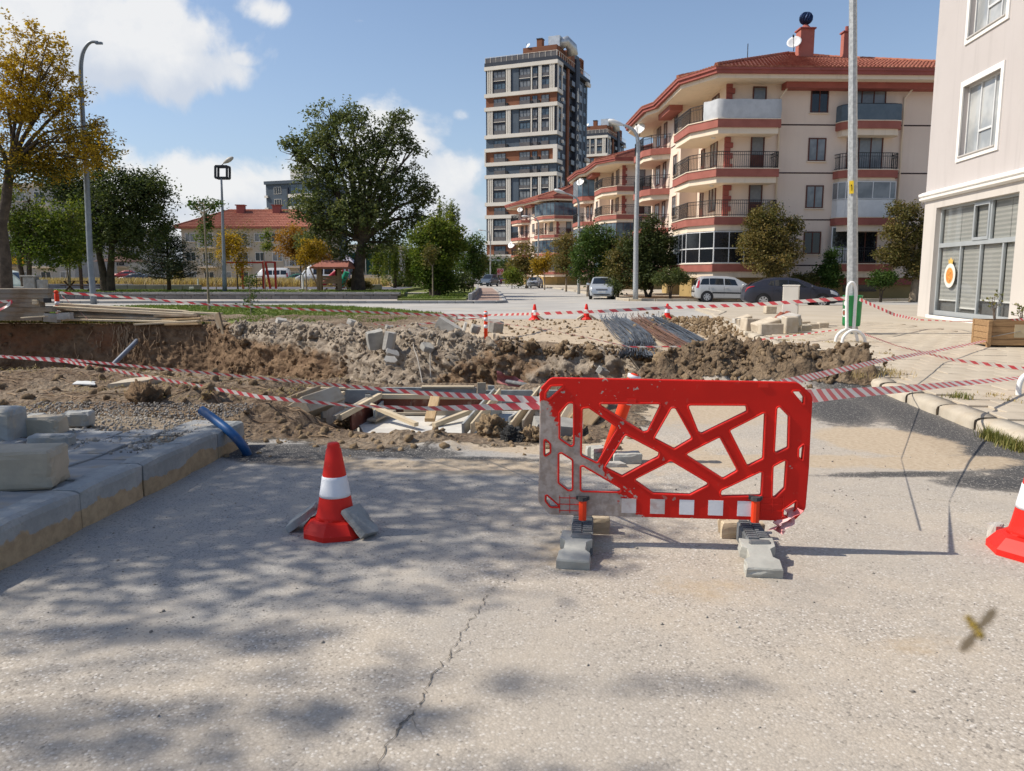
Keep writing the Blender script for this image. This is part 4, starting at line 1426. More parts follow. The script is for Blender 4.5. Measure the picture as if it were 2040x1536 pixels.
tape('tape looped over the stacked beams at the left edge', [W(-40, 602, 24.2), W(2, 601, 24.1), W(24, 600, 24.1), W(14, 610, 24.0), W(-12, 622, 23.9)], .09, [.1, .3, .2, .8, .4], .0, .4)
tape('loose tape lying on the rubble in front of the lawn', [W(740, 645, 21.3), W(800, 650, 20.2), W(860, 643, 19.8), W(960, 633, 18.9)], .05, [1.0, .8, .6, .9], .0, .35)
# ================================================================== THINGS OF THE BUILDING SITE
def wood_mat(name, c1, c2, rand=.12, grey=None):
 t = NT(name)
 o = t.obj()
 mp = t.n('ShaderNodeMapping')
 mp.inputs['Scale'].default_value = (1.2, 14, 14)
 t.put(mp.inputs['Vector'], o)
 n = t.noise(mp.outputs[0], 2.2, 6, .65, .4)
 c = t.mix(t.rng(n, .34, .66), c1, c2)
 if grey:
  c = t.mix(t.rng(t.noise(o, 1.6, 5, .6), .45, .65, 0, .8), c, grey)
 oi = t.n('ShaderNodeObjectInfo').outputs['Random']
 hs = t.n('ShaderNodeHueSaturation')
 t.put(hs.inputs['Value'], t.rng(oi, 0, 1, 1-rand, 1+rand, False))
 t.put(hs.inputs['Color'], c)
 return t.fin(hs.outputs[0], .8, t.bump(n, .35, .004), 0, .25)
M_wood_old = wood_mat('weathered_wood', (.30, .225, .15), (.185, .135, .088), .15, (.30, .265, .215))
M_wood_new = wood_mat('fresh_wood', (.52, .37, .21), (.40, .27, .14), .10)
M_wood_grey = wood_mat('grey_board', (.42, .36, .27), (.30, .25, .19), .10, (.42, .39, .335))
M_wood_pale = wood_mat('pale_board', (.60, .50, .35), (.47, .38, .26), .08)
M_panel = mat('grey_shutter_panel', (.37, .38, .36), (.25, .26, .255), 3.5, .75, bump=.3, bscale=30, dirt=(.50, .49, .45), dscale=5)
M_film = mat('red_film_panel', (.17, .055, .035), (.11, .035, .024), 4, .45, dirt=(.28, .19, .15), dscale=7)
M_floor = mat('pale_screed', (.60, .575, .52), (.50, .475, .43), 4, .9, bump=.3, bscale=40)
form = thing('formwork', 'grey timber formwork for a concrete channel in the pit, with red inner panels', 'formwork', (0, 0, 0))
ZT, ZB = -.06, -.34
def fw(px, py, d):
 return W(px, py, d)
def board(p0, p1, z0, z1, th, m, name='panel'):
 b = MB()
 p0, p1 = Vector((p0[0], p0[1], 0)), Vector((p1[0], p1[1], 0))
 c = (p0+p1)/2
 ang = math.atan2(p1.y-p0.y, p1.x-p0.x)
 b.chamfer((0, 0, 0), ((p1-p0).length, th, z1-z0), .004)
 o = b.build(name, m, form)
 o.location = (c.x, c.y, (z0+z1)/2)
 o.rotation_euler = (0, 0, ang)
 return o
def brace(p0, p1, w=.09, h=.05, m=None, name='brace'):
 b = MB()
 p0, p1 = Vector(p0), Vector(p1)
 d = p1-p0
 b.chamfer((0, 0, 0), (d.length, w, h), .004)
 o = b.build(name, m or M_wood_pale, form)
 x = d.normalized()
 y = Vector((0, 0, 1)).cross(x)
 y = y.normalized() if y.length > .05 else Vector((0, 1, 0))
 z = x.cross(y)
 o.matrix_basis = Matrix.Translation((p0+p1)/2)@Matrix((x, y, z)).transposed().to_4x4()
 return o
# back wall in three grey panels and their pale top rail
D = 10.9
xb = [fw(px, 776, D).x for px in (612, 760, 950, 1128)]
for k in range(3):
 board((xb[k]+.006, D+.02*(k%2)), (xb[k+1]-.006, D+.02*(k%2)), ZB-.35, fw(700, (776, 772, 777)[k], D).z, .045, M_panel)
brace((xb[0], D-.035, fw(700, 774, D).z), (fw(690, 774, D).x, D-.035, fw(700, 774, D).z), .05, .035)
brace((fw(840, 771, D).x, D+.01, fw(700, 771, D).z), (fw(945, 771, D).x, D+.01, fw(700, 771, D).z), .09, .03)
board((fw(951, 776, 10.82).x, 10.82), (fw(968, 776, 10.82).x, 10.82), fw(950, 787, 10.82).z, fw(950, 762, 10.82).z, .03, M_wood_grey, 'upright')
board((fw(972, 776, 11.0).x, 11.0), (fw(985, 776, 11.0).x, 11.0), ZB, fw(950, 768, 11).z, .03, M_panel, 'upright')
# inner chamber: red panels under a pale rail
D2 = 10.55
xl, xr = fw(757, 800, D2).x, fw(984, 800, D2).x
board((xl, D2), ((xl+xr)/2-.35, D2), ZB, fw(800, 794, D2).z, .03, M_film)
board(((xl+xr)/2-.345, D2), (xr, D2), ZB, fw(800, 794, D2).z, .03, M_film)
brace((xl-.05, D2-.03, fw(800, 789, D2).z), (xr+.05, D2-.03, fw(800, 790, D2).z), .06, .065, M_wood_pale)
brace((fw(805, 819, 10.35).x, 10.35, fw(805, 820, 10.35).z), (fw(950, 819, 10.35).x, 10.35, fw(950, 822, 10.35).z), .06, .075, M_wood_grey)
brace((fw(787, 823, 10.32).x, 10.30, fw(787, 824, 10.3).z), (fw(850, 823, 10.32).x, 10.30, fw(850, 824, 10.3).z), .05, .03, M_wood_grey)
# left wall of the chamber, running towards us
A0, A1 = fw(757, 788, 10.5), fw(676, 832, 9.0)
board((A0.x, A0.y), (A1.x+.06, A1.y+.35), ZB, A0.z-.05, .03, M_film)
board((A0.x+.035, A0.y), (A1.x+.28, A1.y+.75), ZB, A0.z-.07, .03, M_panel)
brace(A0, A1, .06, .07, M_wood_pale)
brace(fw(752, 792, 10.3)+Vector((-.10, 0, 0)), fw(666, 832, 8.9)+Vector((.0, 0, 0)), .05, .05, M_wood_grey)
board((fw(729, 790, 10.2).x, 10.2), (fw(736, 790, 10.2).x, 10.2), ZB, fw(730, 783, 10.2).z, .06, M_rubber, 'upright')
board((fw(731, 790, 10.21).x-.012, 10.17), (fw(738, 790, 10.21).x+.01, 10.17), fw(730, 797, 10.2).z, fw(730, 785, 10.2).z, .02, M_panel, 'upright')
# outer left wall
B0, B1 = fw(684, 783, 10.6), fw(640, 806, 9.4)
for k in range(4):
 a, c = B0.lerp(B1, k/4), B0.lerp(B1, (k+1)/4)
 board((a.x, a.y), (c.x, c.y+.006), ZB, B0.z-.04, .028, M_panel)
brace(B0, B0.lerp(B1, .62), .055, .05, M_wood_pale)
brace(fw(628, 783, 10.75), fw(675, 783, 10.7), .05, .05, M_wood_pale)
# right wall of the chamber: two pale boards with a grey inner face
C0, C1 = fw(985, 785, 10.4), fw(922, 857, 8.75)
brace(C0, C1, .03, .16, M_panel, 'top_board')
brace(C0+Vector((.075, 0, 0)), C1+Vector((.10, .02, 0)), .03, .16, M_wood_pale, 'top_board')
for k in range(5):
 a, c = (C0+Vector((.09, 0, 0))).lerp(C1+Vector((.11, .02, 0)), k/5), (C0+Vector((.09, 0, 0))).lerp(C1+Vector((.11, .02, 0)), (k+1)/5)
 board((a.x, a.y-.003), (c.x, c.y+.003), ZB-.05, min(a.z, c.z)-.045, .028, M_panel)
# outer right wall
E0, E1 = fw(1076, 778, 10.6), fw(1006, 868, 8.6)
brace(E0, E0.lerp(E1, .85), .03, .14, M_wood_pale, 'top_board')
brace(E0+Vector((.11, 0, .01)), E0.lerp(E1, .8)+Vector((.12, .02, -.02)), .03, .16, M_wood_grey, 'top_board')
board((E0.x+.03, E0.y), (E1.x+.05, E1.y+.4), ZB, E0.z-.08, .03, M_panel)
brace(fw(1060, 821, 9.7), fw(1092, 843, 9.4), .09, .05, M_wood_pale)
brace(fw(1066, 775, 10.5), fw(1092, 797, 10.2), .09, .05, M_wood_grey)
# struts
brace(fw(727, 803, 10.0), fw(830, 846, 9.3), .07, .05, M_wood_pale, 'strut')
brace(fw(868, 789, 10.4), fw(856, 837, 9.6), .13, .05, M_wood_new, 'strut')
brace(fw(946, 816, 10.1), fw(864, 847, 9.5), .07, .06, M_wood_pale, 'strut')
brace(fw(780, 818, 10.2), fw(740, 838, 9.7), .14, .03, M_wood_grey, 'strut')
b = MB()
b.prism([(fw(700, 815, 10.5).x, 10.5), (xr+.05, 10.5), (fw(930, 855, 9.2).x, 9.0), (fw(740, 850, 9.4).x, 9.0)], ZB-.2, ZB+.02)
struct(b.build('concrete_base', M_floor, form))
b = MB()
b.prism([(fw(985, 820, 10.5).x, 10.6), (fw(1062, 820, 10.5).x, 10.6), (fw(1012, 868, 9).x, 8.8), (fw(940, 868, 9).x, 8.8)], ZB-.2, ZB+.03)
struct(b.build('concrete_base', M_floor, form))
b = MB()
b.box((fw(990, 838, 9.9).x, 9.85, ZB+.045), (.28, .9, .02), -.15)
b.build('shade_sheet', mat('bluish_shade', (.30, .34, .38), (.24, .27, .30), 3, .4, .5), form)  # bluish sheet standing for the shade on the right chamber's floor
# loose timber chunks by the formwork
def timber(name, label, p0, p1, w, h, m, group=None, roll=0.0, cat='timber', bev=.008):
 b = MB()
 p0, p1 = Vector(p0), Vector(p1)
 d = p1-p0
 b.chamfer((0, 0, 0), (d.length, w, h), bev, 0, 0, .003)
 o = b.build(name, m)
 x = d.normalized()
 y = Vector((0, 0, 1)).cross(x).normalized()
 z = x.cross(y)
 o.matrix_basis = Matrix.Translation((p0+p1)/2)@Matrix((x, y, z)).transposed().to_4x4()@Matrix.Rotation(roll, 4, 'X')
 return tag(o, label, cat, group)
timber('timber_beam', 'thick weathered beam lying tilted across the left end of the formwork', fw(583, 822, 8.7), fw(655, 797, 9.6), .42, .20, M_wood_grey, None, -.55)
timber('timber_board', 'weathered board behind the thick tilted beam', fw(570, 800, 9.6), fw(628, 778, 10.2), .20, .10, M_wood_old, None, -.3)
timber('timber_beam', 'short brown beam end seen through the left cut-outs of the barrier', fw(1150, 852, 7.9), fw(1188, 808, 8.5), .24, .16, M_wood_new, None, .5)
timber('timber_board', 'pale splintered board left of the short brown beam', fw(1122, 850, 7.8), fw(1150, 800, 8.4), .16, .04, M_wood_pale, None, .6)
timber('timber_board', 'single plank stuck upright in the edge of the trench at the end of the timber', W(446, 679, 23.9), W(432, 624, 24.0), .36, .06, M_wood_old, None, 1.25)
slab('concrete_lump', 'grey rough lump of concrete under the left cut-outs of the barrier', 'concrete', [(-.25, -.15), (.2, -.2), (.28, .1), (.05, .22), (-.22, .16)], .20, tuple(on(1108, 862, -.08)), (.1, .1, .2), M_conc)
slab('concrete_lump', 'pale lump of concrete behind the short brown beam', 'concrete', [(-.25, -.12), (.25, -.15), (.2, .16), (-.2, .18)], .22, tuple(W(1160, 800, 9.0)), (.1, .3, .6), M_conc_pale)
# ------------------------------------------------------------------ pipes, cables, roots
M_blue = mat('blue_pipe', (.012, .085, .24), (.016, .07, .19), 6, .38, spec=.5, dirt=(.10, .14, .22), dscale=6)
def pipe(name, label, pts, r, m, cat='pipe', n=16, hollow=True):
 P_ = []
 for i in range(len(pts)-1):
  a0 = Vector(pts[max(i-1, 0)])
  a1, a2 = Vector(pts[i]), Vector(pts[i+1])
  a3 = Vector(pts[min(i+2, len(pts)-1)])
  for k in range(8):
   t_ = k/8
   P_.append(.5*((2*a1)+(a2-a0)*t_+(2*a0-5*a1+4*a2-a3)*t_**2+(3*a1-a0-3*a2+a3)*t_**3))
 P_.append(Vector(pts[-1]))
 b = MB()
 b.tube(P_, r, n, 0, not hollow)
 if hollow:
  b.tube([P_[0]+(P_[1]-P_[0])*.0, P_[6]], r*.86, n, 0, False)
  d = (P_[1]-P_[0]).normalized()
 o = b.build(name, m, None, P_[len(P_)//2], True)
 return tag(o, label, cat)
pipe('water_pipe', 'bent blue plastic pipe rising from the road over the end of the left kerb', [W(401, 817, 6.75), W(428, 836, 6.68), W(458, 860, 6.58), W(479, 882, 6.55), W(490, 899, 6.60), W(493, 912, 6.66)], .040, M_blue)
pipe('water_pipe', 'blue grey pipe sticking out of the cut earth under the planks', [W(275, 676, 24.9), W(266, 686, 24.3), W(246, 706, 23.9), W(224, 728, 23.7)], .07, mat('grey_blue_pipe', (.16, .19, .25), (.20, .225, .27), 5, .5))
M_cable = mat('dusty_cable', (.34, .31, .27), (.26, .235, .2), 6, .8)
pipe('cable', 'pale cable hanging down the spoil in front of the concrete rubble, the left of two', [W(826, 668, 18.4), W(824, 690, 17.4), W(832, 715, 16.6), W(843, 770, 15.9)], .013, M_cable, 'cable', 6, False)
pipe('cable', 'pale cable hanging down the spoil, the right of two', [W(878, 677, 18.0), W(860, 690, 17.3), W(857, 715, 16.9), W(858, 752, 16.4)], .013, M_cable, 'cable', 6, False)
pipe('cable', 'dusty pipe lying out of the bank behind the right half of the formwork', [W(1010, 760, 13.6), W(1045, 766, 12.8), W(1080, 775, 12.2), W(1120, 786, 11.9)], .035, M_rubber_g, 'pipe', 8, False)
b = MB()
c_ = W(1012, 754, 13.8)
pts = []
for j in range(7):
 for k in range(5):
  pts.append((c_.x-.2+.08*j, c_.y-.08*math.sin(k*1.4+j), c_.z+.14-.05*k-.03*j+.02*math.sin(j*2+k)))
b.add(pts, [(j*5+k, j*5+k+1, (j+1)*5+k+1, (j+1)*5+k) for j in range(6) for k in range(4)])
tag(b.build('plastic_rag', mat('pink_rag', (.40, .16, .15), (.30, .10, .10), 9, .7), None, None, True), 'crumpled reddish rag on the bank behind the formwork', 'rag')
# roots in the left wall
b = MB()
for _ in range(85):
 px = random.choice([random.uniform(225, 330), random.uniform(120, 440), random.uniform(225, 300)])
 j = int(np.argmin(np.abs(spx-px)))
 k = random.randrange(8, 34)
 s0 = Vector(V[k*NS+j])+Vector((0, -.05, 0))
 ln = random.uniform(.12, .6)
 dx = random.uniform(-.5, .5) if random.random() < .4 else random.uniform(-.12, .12)
 pts = [s0+Vector((dx*ln*t_+random.uniform(-.03, .03), -.06*t_, -ln*t_*(1-.4*abs(dx))+random.uniform(-.02, .02))) for t_ in (0, .25, .5, .75, 1)]
 b.tube(pts, [.014, .012, .010, .008, .005], 5, 0, False)
stuff(b.build('roots', mat('root_wood', (.42, .30, .19), (.30, .20, .12), 5, .9)), 'cut roots hanging from the brown trench wall')
# ------------------------------------------------------------------ rebar
M_steel = mat('steel_bar', (.12, .135, .155), (.07, .08, .095), 3, .5, .5, rand=.1)
M_rust = mat('rusty_bar', (.19, .10, .065), (.11, .065, .05), 3, .75, .2)
def bundle(label, ctr, n, spread, m, fan=None):
 """steel bars lying along a line of (px, py) photo points"""
 C_ = [G(px, py) for px, py in ctr]
 b = MB()
 for k in range(n):
  u = (k+.5)/n*2-1+random.uniform(-.05, .05)
  lay = random.random()
  pts = []
  ph, am = random.uniform(0, 6), random.uniform(.02, .09)
  for i, c in enumerate(C_):
   d = C_[min(i+1, len(C_)-1)]-C_[max(i-1, 0)]
   pr = Vector((d.y, -d.x, 0)).normalized()
   sp_ = spread[i] if isinstance(spread, list) else spread
   pts.append(c+pr*(u*sp_+am*math.sin(i*1.1+ph))+Vector((0, 0, .05+.16*lay*(1-.6*abs(u))+random.uniform(0, .015))))
  if random.random() < .3:
   d = (pts[0]-pts[1]).normalized()
   pts.insert(0, pts[0]+d*random.uniform(.1, .5)+Vector((random.uniform(-.1, .1), 0, random.uniform(0, .2))))
  b.tube(pts, .009, 4, 0, False)
 o = b.build('rebar_bundle', m)
 return tag(o, label, 'steel bars', 'bundles of reinforcing bars')
bundle('left grey bundle of long steel bars, pinched and bent at its near end', [(1222, 640), (1240, 655), (1262, 676), (1274, 694), (1268, 708), (1268, 722)], 85, [.45, .45, .42, .30, .26, .34], M_steel)
bundle('rusty brown bundle of steel bars lying between the two grey ones', [(1272, 640), (1292, 655), (1322, 676), (1352, 694), (1384, 712)], 48, [.28, .28, .27, .25, .24], M_rust)
bundle('right grey bundle of steel bars running down to the soil heap', [(1302, 640), (1330, 656), (1362, 676), (1392, 696), (1410, 712)], 55, [.38, .36, .34, .30, .28], M_steel)
# ------------------------------------------------------------------ stacked timber at the left
GB, GP = 'squared beams stacked at the left edge', 'long planks lying on the grass'
xL = W(-60, 600, 24.4).x
def zpy(py, d=24.6):
 return W(100, py, d).z
rows_ = [(634, 90, .15), (625, 96, .15), (616, 110, .14), (607, 88, .14), (598, 100, .13), (589, 103, .14), (580, 104, .13)]
desc_b = ['bottom beam of the stack', 'second beam from the bottom of the stack', 'third beam from the bottom, sticking out furthest', 'fourth beam from the bottom, set back at its end', 'third beam from the top of the stack', 'second beam from the top, with a dark split in its end', 'top beam of the stack']
for k, (py, pxe, hh) in enumerate(rows_):
 for j in range(3):
  d = 24.5+j*.30+random.uniform(-.03, .03)
  z = W(100, py, 24.5).z
  xe = W(pxe-random.uniform(0, 4)-j*3, py, d).x
  o = timber('timber_beam', '', (xe-4.6, d+.03, z+random.uniform(-.01, .01)), (xe, d, z+random.uniform(-.006, .006)), .27, .145, M_wood_old, GB)
  o['label'] = desc_b[k].replace('beam', 'weathered beam', 1)+('', ', one row back', ', at the back of the stack')[j]+' at the left edge'
b = MB()
for (px, py) in ((38, 600), ):
 c = W(px, py, 24.3)
tag(timber('timber_block', 'x', W(66, 602, 24.32), W(76, 602, 24.32), .12, .14, M_wood_pale), 'small pale block sticking out of the side of the beam stack', 'timber')
tag(timber('timber_block', 'x', W(88, 598, 24.33), W(101, 598, 24.33), .10, .15, mat('wet_black', (.02, .02, .025), (.03, .03, .03), 4, .6)), 'black block wedged at the right end of the beam stack', 'timber')
tag(timber('timber_board', 'x', W(44, 633, 24.1), W(93, 630, 24.1), .2, .04, M_wood_pale), 'pale board lying under the beam stack', 'timber')
slab('concrete_lump', 'grey kerb piece at the foot of the wrapped red post, left side', 'concrete', [(-.2, -.14), (.2, -.14), (.2, .14), (-.2, .14)], .26, W(104, 641, 24.5), (0, .1, .1), M_conc)
slab('concrete_lump', 'pale kerb piece at the foot of the wrapped red post, right side', 'concrete', [(-.2, -.12), (.2, -.12), (.2, .12), (-.2, .12)], .20, W(131, 636, 24.4), (0, -.05, 0), M_conc_pale)
pl = [(122, 606, 372, 620, 26.3, M_wood_pale, 'top plank of the long pile, the palest'), (120, 611, 368, 625, 26.1, M_wood_old, 'second plank from the top of the long pile'), (118, 615, 365, 629, 25.9, M_wood_old, 'third plank from the top of the long pile'), (100, 611, 388, 626, 25.4, M_wood_pale, 'pale plank running the whole length of the pile'), (130, 619, 380, 631, 25.6, M_wood_old, 'weathered plank in the middle of the long pile'), (128, 623, 385, 634, 25.5, M_wood_old, 'weathered plank low in the long pile'), (135, 627, 392, 636, 25.4, M_wood_old, 'weathered plank next to the lowest of the pile'), (130, 631, 396, 638, 25.3, M_wood_old, 'lowest weathered plank of the pile'), (108, 636, 352, 641, 24.9, M_wood_pale, 'pale plank lying on the grass in front of the pile'), (270, 646, 395, 640, 24.7, M_wood_pale, 'short pale plank slanting at the right front of the pile'), (332, 646, 398, 645, 24.6, M_wood_new, 'short reddish lath at the right front corner of the pile'), (367, 622, 441, 625, 25.6, M_wood_pale, 'pale plank end jutting out to the right over the grass'), (325, 637, 402, 634, 25.0, M_wood_new, 'reddish plank end at the right of the pile'), (310, 630, 396, 629, 25.2, M_wood_old, 'dark plank end at the right of the pile')]
for (xa, ya, xc, yc, d, m, lb) in pl:
 timber('timber_plank', lb+', on the grass', W(xa, ya, d), W(xc, yc, d-.2), .24, .055, m, GP, 0, 'plank', .004)
for k in range(14):
 ya = 608+k*2.1
 timber('timber_plank', 'weathered plank inside the long pile, one of many alike', W(125+3*k%9, ya+1, 26.4), W(370+(k*7)%26, ya+13-k*.45, 26.2), .5, .05, M_wood_old, GP+', inner', 0, 'plank', .004)
# ------------------------------------------------------------------ broken concrete on the spoil
GR = 'broken concrete on the far edge of the trench'
rub = [((1130/7.286+730+6, 655), 18.3, (1.0, .22, .55), (.25, .50, -.3), M_conc_pale, 'long pale concrete slab tilted to the right, largest of the rubble'), ((752, 676), 17.9, (.55, .35, .62), (.2, -.2, .5), M_conc, 'smooth grey concrete block half buried on the left of the rubble'), ((772, 680), 17.6, (.42, .22, .62), (.1, .18, .3), M_conc_pale, 'rough pale slab standing beside the half buried block'), ((822, 661), 18.2, (.45, .30, .16), (.3, .3, .2), M_conc_pale, 'pale angular chunk above the two cables'), ((833, 670), 17.9, (.34, .22, .16), (.1, .5, .4), M_conc, 'grey chunk under the pale angular one'), ((846, 655), 18.4, (.40, .25, .10), (.5, .1, .6), M_conc, 'thin grey plate lying on the rubble'), ((868, 664), 18.0, (.70, .34, .08), (.2, .35, -.2), M_conc_tan, 'tan plate under the long pale slab'), ((922, 653), 18.6, (.12, .34, .42), (.1, .25, .1), M_conc_pale, 'narrow pale plate standing right of the long slab'), ((946, 653), 18.8, (.34, .30, .28), (.3, .2, .4), M_conc, 'grey boulder of concrete left of the marker post'), ((985, 649), 19.4, (.55, .4, .42), (.2, .1, .3), M_conc, 'dark rough block of concrete behind the marker post'), ((982, 672), 18.5, (.14, .2, .34), (.05, .1, .2), M_conc_tan, 'upright tan brick leaning on the marker post'), ((983, 683), 18.0, (.32, .2, .13), (.0, .05, .1), M_conc_pale, 'pale brick lying at the foot of the marker post'), ((948, 683), 18.1, (.36, .22, .12), (.0, .1, -.1), M_conc_tan, 'tan brick left of the foot of the marker post'), ((775, 650), 20.0, (.34, .26, .16), (.1, .2, .3), M_conc, 'grey chunk on the loose tape at the edge of the lawn'), ((876, 642), 20.4, (.26, .22, .16), (.1, .1, .6), M_conc_tan, 'pinkish chunk behind the long pale slab'), ((909, 632), 21.5, (.10, .1, .30), (.0, .05, .2), M_conc_pale, 'thin white stake standing behind the rubble'), ((782, 700), 16.9, (.5, .25, .10), (.7, .3, .5), M_conc_pale, 'pale shard sliding down the spoil'), ((778, 713), 16.6, (.42, .28, .10), (.8, .1, .2), M_conc_pale, 'second pale shard further down the spoil'), ((850, 690), 17.2, (.5, .34, .22), (.4, .3, .1), M_conc, 'grey block between the two hanging cables'), ((885, 683), 17.3, (.55, .3, .28), (.2, .1, .2), M_conc_tan, 'large tan block below the long pale slab'), ((700, 640), 20.4, (.4, .3, .2), (.2, .3, .5), M_conc_pale, 'pale stone on top of the spoil, left of the rubble'), ((560, 637), 22.3, (.5, .3, .2), (.3, .2, .3), M_conc_pale, 'pale stone on the crest of the spoil by the plank'), ((1196, 737), 14.6, (.34, .2, .2), (.3, .5, .4), M_conc, 'grey stone in the bank left of the rebar end')]
for (pp, d, sz, rt, m, lb) in rub:
 c = W(pp[0], pp[1]+3, d)
 sz = [v*.68 for v in sz]
 n = 7 if min(sz) > .15 else 6
 pts = []
 for k in range(n):
  a = 2*PI*k/n+random.uniform(-.25, .25)
  rr = random.uniform(.85, 1.12)
  pts.append((math.copysign(min(abs(math.cos(a))*1.35, 1), math.cos(a))*sz[0]/2*rr, math.copysign(min(abs(math.sin(a))*1.35, 1), math.sin(a))*sz[1]/2*rr))
 o = slab('concrete_rubble', lb, 'rubble', pts, sz[2], (c.x, c.y, c.z-sz[2]*.4), rt, m, GR)
# ------------------------------------------------------------------ blocks by the cabinet
GK = 'kerb blocks and bricks heaped by the cabinet'
M_redtile = mat('red_tile', (.26, .075, .045), (.18, .05, .03), 6, .85)
blk = [((1497, 661), (.42, .34, .34), .2, M_conc_tan, 'tan block at the left front of the heap by the cabinet', 0), ((1536, 668), (.56, .28, .28), .05, M_conc_tan, 'large tan kerb block at the front of the heap', 0), ((1574, 666), (.32, .28, .44), .15, M_kerb_r, 'yellowish upright block right of the large tan one', 0), ((1525, 648), (.62, .4, .24), .3, M_conc_tan, 'tan block lying on the two front blocks, tilted', 1), ((1482, 637), (.42, .25, .18), .2, M_conc_tan, 'brick topmost of the small stack at the left of the heap', 1), ((1478, 646), (.5, .25, .16), .1, M_conc_pale, 'pale brick under the small stack at the left', 0), ((1503, 647), (.2, .2, .18), .1, M_conc_tan, 'small cube between the left stack and the heap', 0), ((1535, 625), (.42, .3, .3), .1, M_conc_tan, 'lone block behind the heap, left of the red tiles', 0), ((1551, 631), (.40, .16, .07), .5, M_redtile, 'dark red tile on the heap, left one', 2), ((1563, 629), (.40, .16, .07), .55, M_redtile, 'dark red tile on the heap, right one', 2), ((1572, 640), (.46, .4, .3), .4, M_conc_pale, 'pale wedge of stone in front of the cabinet', 1), ((1588, 645), (.3, .14, .2), .8, M_conc_tan, 'small dark edged brick leaning at the foot of the cabinet', 1), ((1598, 655), (.42, .22, .2), .1, M_conc_tan, 'brick right of the cabinet foot', 0), ((1585, 662), (.3, .22, .22), .1, M_kerb_r, 'yellowish brick in the row right of the heap, first', 0), ((1604, 662), (.3, .22, .2), .12, M_kerb_r, 'yellowish brick in the row right of the heap, second', 0), ((1621, 657), (.28, .2, .17), .1, M_conc_tan, 'brick in the row right of the heap, third', 0), ((1640, 655), (.28, .2, .17), .08, M_conc_tan, 'brick at the right end of the row', 0), ((1558, 650), (.3, .25, .24), .3, M_conc_pale, 'pale brick wedged in the middle of the heap', 0)]
for (pp, sz, rz, m, lb, lv) in blk:
 q = G(pp[0], pp[1], .12)
 b = MB()
 b.chamfer((0, 0, 0), sz, .02, 0, 0, .012)
 o = b.build('stone_block', m)
 hgt = {0:.12+sz[2]/2, 1:.12+.36+sz[2]/2-(.12 if sz[2] < .2 else 0), 2:.12+.62}[lv]
 if lv:
  c = W(pp[0], pp[1], G(pp[0], 664, .12).y if lv == 1 and pp[0] > 1500 else 21.8)
  o.location = (c.x, c.y, c.z)
 else:
  o.location = (q.x, q.y+sz[1]*.3, .12+sz[2]/2)
 o.rotation_euler = (random.uniform(-.05, .05) if lv == 0 else .15, (random.uniform(-.05, .05) if lv == 0 else -.28 if lv == 1 else -.6), rz)
 tag(o, lb, 'block', GK)
P1 = [(G(px, 655).x, G(px, 655).y, .1) for px in (1440, )]
P1, S1 = [], []
for _ in range(700):
 px, py = random.gauss(1400, 45), random.gauss(652, 11)
 q = G(px, py)
 if q.x > kerb_r(q.y)+.3:
  continue
 P1.append((q.x, q.y, .04+.12*math.exp(-((py-648)/9)**2)))
 S1.append(.015+.06*random.random()**3)
rocks_multi('kerb_rubble', P1, S1, M_clod2, .38, 'crumbs and rubble along the broken kerb near the cabinet')
# ------------------------------------------------------------------ street furniture on the right pavement
M_white_paint = mat('white_paint', (.80, .79, .76), (.72, .71, .68), 5, .45, spec=.5)
M_galv = mat('galvanised', (.47, .48, .475), (.34, .35, .35), 14, .5, .35, bump=.2, bscale=50)
M_green = mat('bin_green', (.008, .26, .075), (.010, .22, .065), 5, .42, spec=.5)
M_yellow = mat('label_yellow', (.75, .52, .03), None, 3, .6)
bp = G(1698, 666, .122)
pole = thing('street_lamp', 'tall galvanised lamp post with the green bin, its head above the frame', 'street lamp', (bp.x, bp.y, .122))
pole.rotation_euler = (0, R(-3.4), 0)
b = MB()
b.lathe([(.145, 0), (.145, .02), (.132, .03), (.125, 1.5), (.078, 9.2), (.04, 9.3)], 8, (0, 0, 0), 0, PI/8)
b.build('pole', M_galv, pole)
b = MB()
b.tube([(0, 0, 9.2), (-.05, -.1, 9.7), (-.4, -.5, 10.1), (-1.1, -1.0, 10.25)], .045, 8)
b.build('arm', M_galv, pole, None, True)
b = MB()
b.chamfer((-1.35, -1.15, 10.27), (.6, .26, .12), .03, .6)
b.build('lamp_head', M_galv, pole)
b = MB()
zl = W(1695, 373, bp.y).z-.122
b.box((-.075, -.105, zl), (.10, .012, .30), -.5)
lbl = b.build('warning_label', M_yellow, pole)
b = MB()
b.add([(-.10, -.128, zl+.06), (-.06, -.112, zl+.06), (-.085, -.123, zl-.02)], [(0, 2, 1)])
b.add([(-.085, -.125, zl-.01), (-.06, -.113, zl-.01), (-.075, -.120, zl-.11)], [(0, 2, 1)])
b.build('lightning_mark', mat('label_black', (.02, .02, .02)), lbl)
bin_o = thing('litter_bin', 'green litter bin hung on the galvanised lamp post', 'litter bin', (bp.x-.11, bp.y-.16, .122))
zb0, zb1 = W(1697, 648, bp.y).z-.122, W(1697, 588, bp.y).z-.122
b = MB()
b.lathe([(.19, zb0), (.205, zb0+.03), (.222, zb1-.02), (.23, zb1-.015), (.23, zb1), (.21, zb1), (.20, zb1-.05), (.19, zb0+.05)], 28, (-.03, -.06, 0))
b.build('bucket', M_green, bin_o, None, True)
b = MB()
b.box((-.03, .12, (zb0+zb1)/2+.1), (.30, .02, .04))
b.box((-.03, .12, zb0+.15), (.30, .02, .04))
stuff(b.build('bracket', M_galv, bin_o))
M_print = mat('print_white', (.72, .72, .69), None, 4, .6)
def on_bin(a, z, r=.206):
 rr = .205+(.222-.205)*(z-zb0)/(zb1-zb0)+.004
 return (-.03+rr*math.cos(a), -.06+rr*math.sin(a), z)
